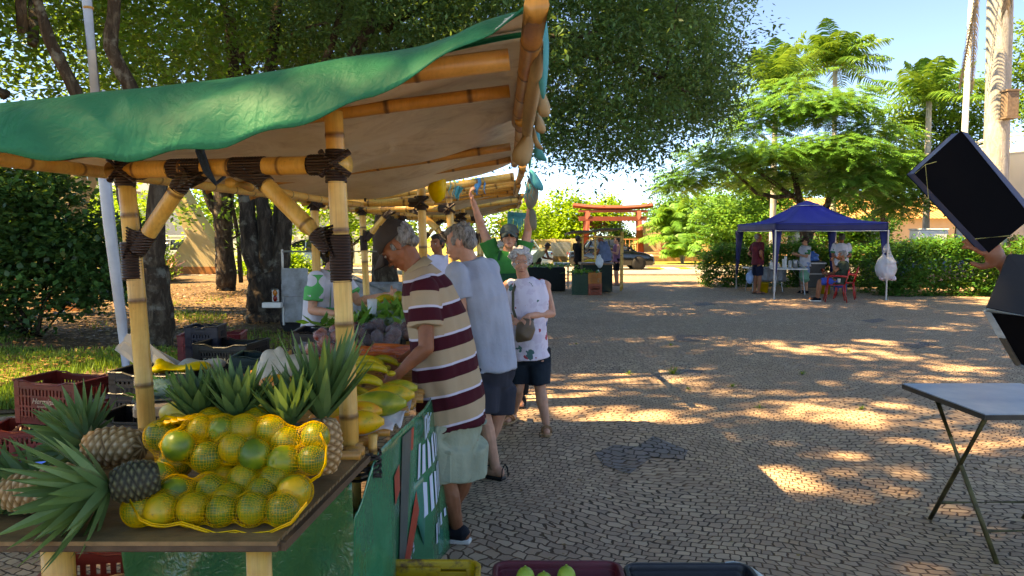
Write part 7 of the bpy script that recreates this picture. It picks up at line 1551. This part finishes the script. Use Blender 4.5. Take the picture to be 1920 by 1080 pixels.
p = fpos(1008, 536); far('person in a pale sleeveless dress bending over the dark produce table', 1008, 536, -65, 1.6, skinm=SK4, female=True, top=cloth('pale_dress', '#b9b78e'), bottom=cloth('dark_olive', '#2e3526'), hair=HDARK, shoes=('shoe', BLACKC, BLK), sleeve='none', head=(-40, 0, 0),
    J=dict(pelvis=(0, -.16, .84), waist=(0, -.06, .95), chest=(0, .12, 1.10), neck=(0, .26, 1.2), head=(0, .36, 1.29), sl=(-.16, .22, 1.16), sr=(.16, .22, 1.16), el=(-.2, .3, .92), wl=(-.1, .48, .88), er=(.2, .3, .92), wr=(.1, .5, .88)), extra=dict(bottom=dict(length=1.95, name='trousers')))
# under the blue canopy
far('man in a maroon t-shirt with hand on hip, at the left of the blue canopy', 1419, 551, -75, 1.72, skinm=SK1, top=mat('maroon_tee', '#5c1420', .9), bottom=cloth('navy', '#141c30'), hair=HGREY, shoes=('sandal', BLACKC, BLK), build=1.05, J=dict(el=(-.32, -.08, 1.12), wl=(-.14, .08, .98), er=(.3, -.1, 1.12), wr=(.16, .06, .98)), extra=dict(hair=dict(style='fringe'), bottom=dict(length=.95, wide=1.1)), head=(-10, 0, 0))
cF = far('woman in white with green sleeves and a cap behind the folding table', 1508, 550, 100, 1.60, skinm=SK2, female=True, build=1.05, top=WHC, bottom=cloth('light_denim', '#7a92b4'), hair=HDARK, hat=('cap', CAPM), shoes=('shoe', BLACKC, BLK), J=dict(el=(-.2, .08, 1.06), wl=(-.1, .3, 1.12), er=(.2, .08, 1.06), wr=(.1, .3, 1.12)), extra=dict(hair=dict(style='bun'), bottom=dict(length=.8, wide=1.1)))
def gsleeve(c):
    D = c['D']
    for sh, el in (('sr', 'er'), ('sl', 'el')): b = MB(); b.loft([D[sh] + Vector((0, 0, .04)), D[sh].lerp(D[el], .3), D[sh].lerp(D[el], .75)], [.068, .076, .074], 14); clay('green_sleeve', b, mat('sleeve_green', '#1c7d4c', .85, .15), c['t'], .013, 3, .003)
gsleeve(cF)
cG = far('man in white with green sleeves and green gloves standing at the back of the canopy', 1575, 554, 160, 1.70, skinm=SK1, top=WHC, bottom=JEAN, hair=HDARK, hat=('cap', mat('camouflage_cap', '#4f5146', .85, .4)), shoes=('shoe', BLACKC, BLK), J=dict(el=(-.22, .04, 1.10), wl=(-.1, .24, 1.08), er=(.22, .04, 1.1), wr=(.12, .22, 1.04)), extra=dict(bottom=dict(length=1.95, name='trousers')), head=(-15, 0, 0)); gsleeve(cG)
b = MB(); q = cG['HD'][0]; b.ell(q[0] + q[1] * .02, (.05, .045, .07)); clay('glove', b, mat('sleeve_green', '#1c7d4c', .85, .15), cG['t'], .012, 2)
# chairs
REDP = mat('red_plastic', '#b01512', .35, .15, 3, .05, coat=.2)
def chair(label, loc, rz, group='red plastic chairs'):
    t = thing('plastic_chair', label, 'chair', loc, R(rz), group)
    b = MB(); b.smooth = True; b.grid(lambda s, q: ((s - .5) * .42, -.20 + .42 * q, .43 - .018 * math.sin(math.pi * s) + .012 * (q - .5) ** 2), 10, 10); b.build('seat', REDP, t, solid=.018)
    b = MB(); b.smooth = True
    for s in range(5): x = (s - 2) * .072; b.loft([(x, -.20, .46), (x * 1.08, -.25, .62), (x * 1.0, -.29, .80 - .012 * abs(s - 2))], [(.016, .006)] * 3, 8, side=(1, 0, 0))
    b.loft([(-.20, -.20, .44), (-.22, -.25, .62), (-.17, -.29, .78), (0, -.31, .84), (.17, -.29, .78), (.22, -.25, .62), (.20, -.20, .44)], [.018] * 7, 8); b.build('backrest', REDP, t)
    for s in (-1, 1): b = MB(); b.smooth = True; b.loft([(s * .22, -.25, .64), (s * .25, -.05, .66), (s * .25, .16, .65), (s * .235, .20, .60), (s * .225, .20, .43)], [(.012, .022)] * 5, 8, side=(1, 0, 0)); b.build('armrest', REDP, t)
    for sx_ in (-1, 1):
        for sy in (-1, 1): b = MB(); b.smooth = True; b.loft([(sx_ * .20, sy * .19, .44), (sx_ * .225, sy * .215 - .0, .2), (sx_ * .25, sy * .25, 0)], [(.032, .020), (.028, .016), (.024, .014)], 8, side=(1, 0, 0)); b.build('leg', REDP, t)
    return t
p1 = fpos(1575, 567); p2 = fpos(1597, 563)
chair('red plastic armchair nearest the camera at the blue canopy, with the seated man', p1 + Vector((-.02, .25, 0)), 72); chair('second red plastic chair, half hidden behind the first', p2 + Vector((.02, .45, 0)), 62)
q = p1 + Vector((-.02, .25, 0)); 
person('seated man with grey hair in a dark green t-shirt touching his face', q + Vector((.02, .0, 0)), R(72), dict(pelvis=(0, -.08, .53), waist=(0, -.11, .64), chest=(0, -.15, .84), neck=(0, -.15, 1.02), head=(0, -.11, 1.16), sl=(-.19, -.14, .96), sr=(.19, -.14, .96), el=(-.24, .06, .78), wl=(-.06, .10, 1.02), er=(.25, -.02, .70), wr=(.22, .2, .70),
       hl=(-.09, -.05, .50), hr=(.09, -.05, .50), kl=(-.1, .38, .50), kr=(.1, .38, .50), al=(-.1, .42, .085), ar=(.1, .44, .085), tl=(-.12, .58, .03), tr=(.12, .6, .03)), 1.70, SK1, 1.05, top=cloth('olive_tee', '#2f3a30'), bottom=cloth('blue_sport', '#2a50a0'), hair=HGREY, shoes=('shoe', BLACKC, PLW), vox=.012, extra=dict(bottom=dict(length=.95)))
# 15. person at the right edge holding the black board
RB = Vector((at(2075, 560, 2.9).x, 2.95, 0)); rz = R(95); lo = lambda u, v, Y: local(RB, rz, at(u, v, Y)); 
Jr = dict(sl=lo(2010, 560, 2.75), el=lo(1948, 560, 2.72), wl=lo(1878, 492, 2.62), sr=(.18, 0, 1.42), er=(.24, -.05, 1.14), wr=(.2, -.1, .9))
c15 = person('person mostly beyond the right edge, hand and forearm holding up a black board', RB, rz, Jr, 1.75, SK1, 1.05, top=cloth('grey_shirt', '#4a4e54'), bottom=BLACKC, hair=HDARK, shoes=('shoe', BLACKC, BLK), vox=.006, hands=(.55, .5), extra=dict(top=dict(sl_len=.5), bottom=dict(length=1.95, name='trousers')), handdir=((lo(1850, 462, 2.6) - lo(1878, 492, 2.62)), None), palm=((lo(1878, 440, 2.6) - lo(1860, 470, 2.6)), None))
# ================================================================ BLUE CANOPY AND THINGS UNDER IT
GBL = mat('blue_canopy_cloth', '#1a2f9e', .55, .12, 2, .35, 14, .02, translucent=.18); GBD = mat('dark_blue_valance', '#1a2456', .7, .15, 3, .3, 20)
fl_, fr_g, bl_ = gr(1451, 561), gr(1661, 563), gr(1380, 541)
ax = (fr_g - fl_).normalized(); ay = Vector((-ax.y, ax.x, 0)); W_ = (fr_g - fl_).length; Dp = 3.2
t = thing('canopy_tent', 'royal blue pop-up canopy tent standing on the far right of the plaza', 'canopy', (fl_ + fr_g + bl_ + fr_g + (bl_ - fl_) * .95) / 4); C0 = Vector(t.location); ze, zp, zv = 1.98, 2.62, 1.78
cs = [fl_, fr_g, fr_g + (bl_ - fl_) * .95, bl_]; top_ = C0 + Vector((0, 0, zp))
b = MB(); b.off = -C0; b.smooth = True
for i in range(4):
    a, c = cs[i] + Vector((0, 0, ze)), cs[(i + 1) % 4] + Vector((0, 0, ze))
    def pan(s, q, a=a, c=c):
        e = a.lerp(c, s); p = e.lerp(top_, q * .86); p.z -= .13 * math.sin(math.pi * q) * 1 + .012 * math.sin(s * 17 + q * 6) + .06 * math.sin(math.pi * s) * (1 - q); return p
    b.grid(pan, 14, 12)
b.build('roof_cloth', GBL, t, solid=.006)
b = MB(); b.off = -C0
for i in range(4):
    a, c = cs[i].lerp(C0, .80) + Vector((0, 0, zp - .13)), cs[(i + 1) % 4].lerp(C0, .80) + Vector((0, 0, zp - .13)); k = [b.addv(p) for p in (a, c, top_ + Vector((0, 0, .02)))]; b.addf(k)
b.build('peak_cap', GBL, t, solid=.006)
b = MB(); b.off = -C0
for i in range(4): a, c = cs[i].lerp(C0, .79) + Vector((0, 0, zp - .135)), cs[(i + 1) % 4].lerp(C0, .79) + Vector((0, 0, zp - .135)); b.loft([a, c], .010, 5)
b.build('white_piping', PLW, t)
b = MB(); b.off = -C0; b.smooth = True
for i in range(4):
    a, c = cs[i], cs[(i + 1) % 4]; n = Vector((a.y - c.y, c.x - a.x, 0)).normalized()
    b.grid(lambda s, q: a.lerp(c, s) - n * -.01 + Vector((0, 0, ze - (ze - zv) * q - .012 * math.sin(math.pi * s))) + n * .012 * math.sin(s * 22) * q, 24, 3)
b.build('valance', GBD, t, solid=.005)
b = MB(); b.off = -C0
for i in range(4): a, c = cs[i] + Vector((0, 0, zv)), cs[(i + 1) % 4] + Vector((0, 0, zv)); b.loft([a, a.lerp(c, .5) - Vector((0, 0, .012)), c], .008, 5)
b.build('valance_hem', PLW, t)
for i in range(4):
    b = MB(); b.off = -C0; p = cs[i]; b.box(p + Vector((0, 0, .9)), (.035, .035, 1.8)); b.box(p + Vector((0, 0, .01)), (.09, .09, .015)); lg = b.build('leg', METAL, t)
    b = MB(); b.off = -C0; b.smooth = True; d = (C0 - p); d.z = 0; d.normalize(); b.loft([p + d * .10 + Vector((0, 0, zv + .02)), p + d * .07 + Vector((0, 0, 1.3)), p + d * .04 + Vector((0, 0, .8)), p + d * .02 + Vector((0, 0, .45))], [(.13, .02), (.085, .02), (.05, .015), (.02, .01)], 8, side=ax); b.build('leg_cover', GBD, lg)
# folding table
def ftable(label, loc, rz, L, W, H, name='folding_table'):
    t = thing(name, label, 'table', loc, R(rz)); b = MB(); b.box((0, 0, H - .02), (L, W, .04), bev=.012); b.build('tabletop', PLW, t)
    for s in (-1, 1):
        b = MB(); x = s * L * .36
        for y in (-1, 1): b.loft([(x, y * W * .36, H - .05), (x + s * .02, y * W * .36, H * .55), (x + s * .06, y * W * .46, 0)], .015, 8)
        b.loft([(x + s * .03, -W * .4, H * .35), (x + s * .03, W * .4, H * .35)], .012, 6); b.loft([(x, 0, H * .5), (s * L * .1, 0, H - .05)], .010, 6); b.build('leg_frame', METAL, t)
    return t
q = gr(1480, 552); TBQ = (q.x, q.y + .1); ftable('white folding table with steel legs under the blue canopy', (q.x, q.y + .1, 0), -12, .95, .62, .74)
ftable('second table draped in silvery cloth behind the maroon-shirt man', (q.x - .35, q.y + 1.1, 0), 4, 1.1, .6, .72)
b = MB(); b.smooth = True; b.grid(lambda s, u_: (-.55 + 1.1 * s, -.31 - .02 * math.sin(s * 30), .73 - .42 * u_), 30, 8); o = b.build('silver_cloth', mat('silver_cloth', '#7f8790', .35, .3, 6, .5, 14, .02, metal=.3), None, solid=.004); o.location = (q.x - .35, q.y + 1.1, 0); tag(o, 'silvery cloth hanging in front of the second table under the canopy', 'tablecloth')
zt_ = .742
def bottle(name, label, x, y, r, h, m, prof=None, group=None):
    b = MB(); b.smooth = True; b.lathe(prof or [(r * .9, 0), (r, .01), (r, h * .62), (r * .4, h * .8), (r * .35, h)], n=14); o = b.build(name, m); o.location = (x, y, zt_); return tag(o, label, name.replace('_', ' '), group)
CUPM = clearplastic('milky_plastic', (.75, .8, .78), .75); gg = 'containers on the folding table'
for i, (u, nm, r, h, m, lab) in enumerate(((1446, 'plastic_jug', .055, .22, CUPM, 'white jug at the left end of the folding table'), (1458, 'glass_jar', .05, .20, CLEAR, 'clear jar beside the canopy leg'), (1468, 'plastic_tub', .06, .26, CUPM, 'tall milky tub in the middle of the table'), (1474, 'cup_stack', .04, .33, PLW, 'tallest stack of white cups on the table'),
        (1482, 'glass_jar', .055, .21, CUPM, 'milky jar right of the cup stack'), (1489, 'drink_dispenser', .07, .24, METAL, 'grey dispenser on the folding table'), (1462, 'cup_stack', .03, .13, PLW, 'short stack of white cups at the front of the table'))):
    bottle(nm, lab, at(u, 500, q.y + .1).x, q.y + .1 + .1 * math.sin(i * 2.3), r, h, m, [(r * .85, 0), (r, .01), (r, h * .9), (r * .85, h)] if nm != 'plastic_jug' else None, gg)
b = MB(); b.smooth = True; b.grid(lambda s, u_: (.02 + .22 * s, .1 - .35 * u_, .22 * (1 - s) * (1 - .2 * u_) + .02 * math.sin(u_ * 12)), 10, 12); o = b.build('paper_towel', PLW, None, solid=.004); o.location = (at(1497, 500, q.y).x - .05, q.y + .1, zt_); tag(o, 'white paper draped over the right end of the folding table', 'paper')
YB = mat('yellow_bucket', '#c99a10', .45, .2, 4, .05)
for (u, v, r, h, lab) in ((1432, 549, .13, .30, 'yellow bucket behind the legs of the maroon-shirt man'), (1547, 551, .14, .33, 'yellow bucket beside the red chair'), (1427, 543, .12, .30, 'yellow-beige bucket partly behind the other, at the left of the canopy')):
    p = gr(u, v); t = thing('plastic_bucket', lab, 'bucket', (p.x, p.y, 0), 0, 'yellow buckets under the canopy'); b = MB(); b.smooth = True; b.lathe([(r * .85, 0), (r, h - .03), (r * 1.06, h - .03), (r * 1.06, h), (r * .98, h), (r * .85, .03), (.001, .03)], n=22); b.build('body', YB, t); b = MB(); b.loft([(-r, 0, h - .02), (-r * .7, -.02, h + .06), (0, -.03, h + .09), (r * .7, -.02, h + .06), (r, 0, h - .02)], .004, 5); b.build('handle', METAL, t)
p = gr(1529, 545); t = thing('metal_stove', 'dark metal stove cabinet under the blue water jug', 'stove', (p.x, p.y + .3, 0)); b = MB(); b.box((0, 0, .48), (.62, .45, .80), bev=.02); b.build('body', mat('dark_enamel', '#23282b', .35, .4, 8), t); b = MB(); b.box((0, -.24, .50), (.70, .05, .03)); b.box((0, -.24, .82), (.66, .03, .04)); b.build('shelf', METAL, t)
b = MB(); b.smooth = True; b.ell((.22, -.25, .62), (.05, .04, .05)); b.build('orange_knob', mat('orange_plastic', '#c05028', .5), t)
b = MB(); b.smooth = True; b.lathe([(.17, 0), (.19, .02), (.19, .09), (.16, .13), (.19, .15), (.18, .20), (.06, .25), (.05, .29), (.001, .29)], n=24); o = b.build('water_jug', mat('translucent_blue', '#2a74c0', .15, .1, 4, .0, alpha=.9)); o.location = (p.x, p.y + .3, .885); tag(o, 'light blue water jug on top of the dark stove', 'water jug')
NETW = clearplastic('sheer_net', (.85, .9, .95), .42)
p = gr(1661, 562); t = thing('litter_bag', 'sheer net bag of crumpled white litter hanging on the right front leg of the canopy', 'bag', (p.x - .05, p.y - .10, .95)); b = MB(); b.ell((-.02, 0, -.17), (.27, .2, .30)); b.ell((-.14, 0, -.05), (.14, .14, .2)); b.loft([(.0, 0, .0), (-.03, 0, .35), (.0, .06, .60)], [.22, .10, .02], 12); me = remesh(b, .03, 4); displace(me, .012, 14); me.materials.clear(); me.materials.append(NETW); link('net', me, t)
b = MB(); random.seed(8)
for k in range(26): b.ell((random.uniform(-.18, .16), random.uniform(-.1, .1), random.uniform(-.40, -.06)), (random.uniform(.05, .09), .06, random.uniform(.03, .06)), (random.uniform(0, 90), random.uniform(0, 90), 0), 8, 6)
me = remesh(b, .02, 1); displace(me, .012, 40); me.materials.clear(); me.materials.append(mat('litter_paper', '#c9c6cc', .7, .3, 14, .5, 30, .02, col2='#9a6a70')); link('crumpled_paper', me, t)
lump('plastic_bag', 'green plastic bag hanging from the right end of the folding table', at(1508, 517, q.y - .1), [((0, 0, 0), (.14, .1, .15)), ((0, 0, .12), (.09, .08, .12)), ((.02, 0, -.1), (.12, .1, .08))], mat('pale_green_plastic', '#5fa588', .35, .2, 6, .7, 14, .03, translucent=.3), vox=.022)
p = fpos(1407, 551); lump('plastic_bag', 'pale blue bag held at the side of the maroon-shirt man', Vector((p.x, p.y + .1, .45)), [((0, 0, 0), (.10, .07, .17)), ((.03, 0, .12), (.05, .05, .12))], mat('pale_blue_plastic', '#7fa4cc', .4, .25, 8, .6, 18, .03), vox=.022)
b = MB(); b.smooth = True; b.lathe([(.028, 0), (.036, .09), (.038, .092)], n=12); o = b.build('paper_cup', PLW); o.location = p1 + Vector((-.05, -.02, .50)); tag(o, 'white cup wedged by the arm of the nearest red chair', 'cup')
# ================================================================ FAR STALL BY THE RED GATE
t = thing('market_stall', 'small far stall with a thin dark slanting roof in front of the black car', 'market stall', (at(1118, 540, 22.2).x, 22.2, 0)); O = Vector(t.location); b = MB(); b.off = -O
a0, a1 = at(1066, 436, 21.6), at(1168, 427, 21.9)
b.grid(lambda s, q_: Vector(a0).lerp(a1, s) + Vector((0, 1.5 * q_, -.05 * q_ + .02 * math.sin(s * 12))), 14, 6); b.build('awning', mat('dark_awning', '#4a4a40', .7, .4, 5), t, solid=.05)
for (u, v) in ((1092, 545), (1164, 545), (1105, 535), (1152, 535)): b = MB(); b.off = -O; p = gr(u, v); p.y = min(p.y, 23); b.bamboo((p.x, p.y, 0), (p.x, p.y, 1.78), .03, .4); b.build('post', BAM, t)
b = MB(); b.off = -O; b.bamboo(at(1090, 444, 21.6), at(1165, 444, 21.9), .03, .4); b.build('beam', BAM, t)
xa, xb = at(1088, 500, 21.8).x, at(1150, 500, 21.8).x; zt2 = at(1100, 495, 21.6).z
b = MB(); b.off = -O; b.box(((xa + xb) / 2, 22.0, zt2), (xb - xa, .9, .05)); b.build('counter', BAMD, t)
b = MB(); b.off = -O; b.box(((xa + xb) / 2, 22.0, zt2 / 2), (xb - xa - .1, .8, zt2 - .06)); b.build('dark_skirt', mat('dark_green_cloth', '#13251d', .8), t)
for i, u in enumerate((1098, 1107, 1116)): qq = at(u, 494, 21.7); qq.z = zt2 + .03; bb = bunch(['bananas in a clear bag at the left of the far stall', 'bananas in a clear bag in the middle of the far stall', 'bananas in a clear bag at the right of the far stall'][i], qq, 90 * i, 6, .2, i, 'banana bags on the far stall', 1.6)
gcr = mat('crate_green', '#0f4028', .5, .2)
p = gr(1092, 553); crate('plastic_crate', 'dark green crate at the foot of the far stall, lower one', (p.x, p.y + .2, 0), R(-3), '#0f4028', group='green crates at the far stall'); crate('plastic_crate', 'dark green crate heaped with green produce at the far stall', (p.x, p.y + .2, .31), R(-3), '#0f4028', group='green crates at the far stall')
greens('green produce heaped in the top green crate at the far stall', (p.x, p.y + .2, .58), 160, .42, .14, 77)
p = gr(1117, 553); crate('plastic_crate', 'orange crate end-on beside the green crates, lower one', (p.x - .02, p.y + .25, 0), R(90), '#a4401f', group='orange crates at the far stall'); crate('plastic_crate', 'orange crate end-on beside the green crates, upper one', (p.x - .02, p.y + .25, .31), R(88), '#c06a1c', group='orange crates at the far stall')
lump('shopping_bag', 'white shopping bag in the hand of the blue-shirt customer', at(1124, 492, 21.0), [((0, 0, 0), (.11, .07, .16)), ((0, 0, .14), (.06, .05, .1))], mat('white_bag', '#b9c2c8', .5, .15, 8, .5, 18, .03), vox=.022)
lump('shopping_bag', 'lower white shopping bag hanging by the blue-shirt customer\'s leg', at(1122, 517, 21.0), [((0, 0, 0), (.05, .05, .18))], mat('white_bag', '#b9c2c8', .5, .15, 8, .5, 18, .03), vox=.022)
b = MB(); b.smooth = False; p = gr(1020, 548); t = thing('produce_table', 'dark cloth-covered produce table in front of the bending worker', 'table', (p.x, p.y + .7, 0)); b.box((0, 0, .36), (1.3, .7, .70), bev=.03); b.build('cloth_cover', mat('dark_cloth', '#12191a', .85, .3), t); greens('greens spread on the dark produce table', (p.x + .1, p.y + .7, .70), 170, 1.0, .14, 78)
p = gr(1053, 540); t = thing('metal_stand', 'grey tubular metal stand with a blue tray right of the produce table', 'stand', (p.x, p.y, 0)); b = MB()
for x in (-.2, .2):
    for y in (-.2, .2): b.loft([(x, y, 0), (x, y, .72)], .014, 6)
for z in (.3, .68):
    for s in (-1, 1): b.loft([(-.2, .2 * s, z), (.2, .2 * s, z)], .012, 5); b.loft([(.2 * s, -.2, z), (.2 * s, .2, z)], .012, 5)
b.build('frame', METAL, t); b = MB(); b.box((0, 0, .76), (.5, .4, .08), bev=.01); b.build('tray', mat('pale_blue_tray', '#7d97a8', .4, .3, 9), t)
p = gr(1030, 545); crate('plastic_crate', 'terracotta-coloured crate below the produce table', (p.x - .02, p.y + .1, 0), R(5), '#8a3a20', size=(.45, .35, .3), group='orange crates at the far stall')
lump('plastic_bag', 'white bag on the terracotta crate below the produce table', (p.x - .04, p.y + .1, .37), [((0, 0, 0), (.16, .12, .06)), ((.05, 0, .04), (.08, .08, .05))], mat('white_bag', '#b9c2c8', .5, .15, 8, .5, 18, .03), vox=.022)
# ================================================================ RIGHT FOREGROUND: zinc table, black board and folding box
zT = .785; P = [gr(u, v, zT) for u, v in ((1692, 718), (1847, 775))]; a, c = P; ux = (c - a).normalized(); uy = Vector((-ux.y, ux.x, 0)); Lt = (c - a).length
t = thing('folding_table', 'folding table with a worn zinc-blue top and crossed rusty legs at the right edge', 'table', a); M3 = Matrix((ux, uy, Vector((0, 0, 1)))).transposed(); t.location = (a.x, a.y, 0); rzt = math.atan2(ux.y, ux.x); t.rotation_euler.z = rzt
T = NT('zinc_sheet'); v = T.obj(); cc = T.ramp(T.noise(3, 5, v, .6), [(.3, '#5f86ab'), (.5, '#7d9cb6'), (.7, '#a3b4c2')]); ZINC = T.done(T.bsdf(cc, .38, .35, T.bump(T.noise(5, 4, v), .25, .02), .5))
b = MB(); b.box((Lt / 2, .36, zT - .006), (Lt, .72, .006)); b.build('tabletop', ZINC, t); b = MB(); b.box((Lt / 2, .004, zT - .022), (Lt, .012, .026)); b.box((Lt / 2, .716, zT - .022), (Lt, .012, .026)); b.box((.004, .36, zT - .022), (.012, .70, .026)); b.box((Lt - .004, .36, zT - .022), (.012, .70, .026)); b.build('edge_frame', mat('dark_metal_edge', '#3e3f3c', .5, .3, 12, metal=.3), t)
RUST = mat('olive_rusty_tube', '#5f5a36', .45, .4, 14, .15, 60, metal=.4, col2='#3c3420'); zl = zT - .03
Mi = Matrix.Rotation(-rzt, 3, 'Z'); w2l = lambda p: Mi @ (p - Vector((a.x, a.y, 0)))
f1, f2, f3 = w2l(gr(1870, 1058)), w2l(gr(1744, 973)), w2l(gr(1870, 972))
tA = Vector((Lt * .42, .03, zl)); tB = Vector((Lt - .02, .03, zl))
t1 = w2l(at(1756, 748, a.lerp(c, .42).y + .02)); t1.z = zl; t2 = w2l(at(1848, 778, c.y + .02)); t2.z = zl
for (p0, p1_) in ((t1, f1), (t2, f2)): b = MB(); b.smooth = True; b.loft([p0, p0.lerp(p1_, .5), p1_], .0125, 12); b.build('leg', RUST, t)
dx = w2l(gr(1990, 1040)) - f1; dx = Vector((.10, .62, 0)) if False else (f3 - f2); dx.z = 0; dx = dx.normalized() * .56
for (p0, p1_) in ((t1, f1), (t2, f2)): b = MB(); b.smooth = True; b.loft([p0 + dx, (p0 + p1_) / 2 + dx, p1_ + dx], .0125, 12); b.build('leg', RUST, t)
for (p0, p1_, z) in ((t1, f1, .14), (t2, f2, .14)): s = 1 - z / zl; q_ = p0.lerp(p1_, s); b = MB(); b.loft([q_, q_ + dx], .010, 8); b.build('stretcher', RUST, t)
# black board held up
def slab_px(name, label, cat, pts, Y, dY, th, m, medge):
    P = [at(u, v, Y + (dY[i])) for i, (u, v) in enumerate(pts)]; cen = sum(P, Vector()) / len(P); n = (P[1] - P[0]).cross(P[2] - P[0]).normalized(); n = n if n.y > 0 else -n
    t = thing(name, label, cat, cen); b = MB(); A = [b.addv(p - cen) for p in P]; Bk = [b.addv(p - cen + n * th) for p in P]; b.addf(A); b.addf(Bk[::-1])
    for i in range(len(P)): j = (i + 1) % len(P); b.m = 1; b.addf((A[i], A[j], Bk[j], Bk[i]))
    b.build('board', [m, medge], t, bevel=.003); return t, cen, n
BB = mat('black_board', '#06070b', .9, .1, 3, .1, 30, spec=.08); BE = mat('skylit_board_edge', '#34466a', .4, .15, 8)  # edge blue is sky light painted on the black board's narrow faces
t, cen, n = slab_px('black_board', 'thick black board held up tilted by a hand at the right edge', 'board', [(1716, 325), (1802, 247), (1932, 408), (1854, 472)], 2.55, [.0, .0, .0, .0], .05, BB, BE)
b = MB(); STR = mat('pale_string', '#9a945a', .6); b.loft([at(1735, 309, 2.54) - cen, at(1741, 372, 2.54) - cen], .0012, 5); b.loft([at(1716, 325, 2.54) - cen, at(1735, 309, 2.54) - cen, at(1756, 303, 2.54) - cen], .0012, 5); b.build('string', STR, t); b = MB(); b.loft([at(1828, 448, 2.54) - cen, at(1892, 442, 2.54) - cen], .0015, 5); b.build('string', STR, t)
b = MB(); e0, e1 = at(1803, 246, 2.549) - cen, at(1934, 407, 2.549) - cen; d0 = (at(1812, 249, 2.549) - at(1803, 246, 2.549)); ids = [b.addv(p) for p in (e0, e0 + d0 * 1.3, e1 + d0 * 2.2, e1)]; b.addf(ids); b.build('skylit_edge', BE, t, solid=.003)  # narrow face of the board, sky light put into its colour
t = thing('folding_box', 'dark folding box with silver metal edges hanging at the right edge above the zinc table', 'box', at(1900, 580, 2.4)); O = Vector(t.location); GX = mat('dusty_black_panel', '#131519', .7, .35, 5, .2, 30); SIL = mat('worn_silver_edge', '#8b979c', .4, .35, 14, .3, 60, metal=.3)
def facet(name, pts, m, th=.012):
    P = [at(u, v, Y) - O for u, v, Y in pts]; n = (P[1] - P[0]).cross(P[2] - P[0]).normalized(); n = n if n.y > 0 else -n; b = MB(); A = [b.addv(p) for p in P]; Bk = [b.addv(p + n * th) for p in P]; b.addf(A); b.addf(Bk[::-1])
    for i in range(len(P)): j = (i + 1) % len(P); b.addf((A[i], A[j], Bk[j], Bk[i]))
    return b.build(name, m, t)
facet('upper_panel', [(1891, 476, 2.5), (1990, 480, 2.5), (1990, 606, 2.32), (1851, 576, 2.38)], GX)
facet('lower_panel', [(1858, 590, 2.365), (1990, 600, 2.33), (1990, 720, 2.55), (1912, 684, 2.5)], BB)
b = MB()
for (p, q_, r) in (((1848, 581, 2.36), (1990, 603, 2.31), .013), ((1849, 582, 2.36), (1908, 683, 2.48), .012), ((1908, 683, 2.48), (1990, 725, 2.53), .012)): b.smooth = True; b.loft([at(*p) - O, at(*q_) - O], [(r, r * .5)] * 2, 8)
b.build('silver_edge', SIL, t)
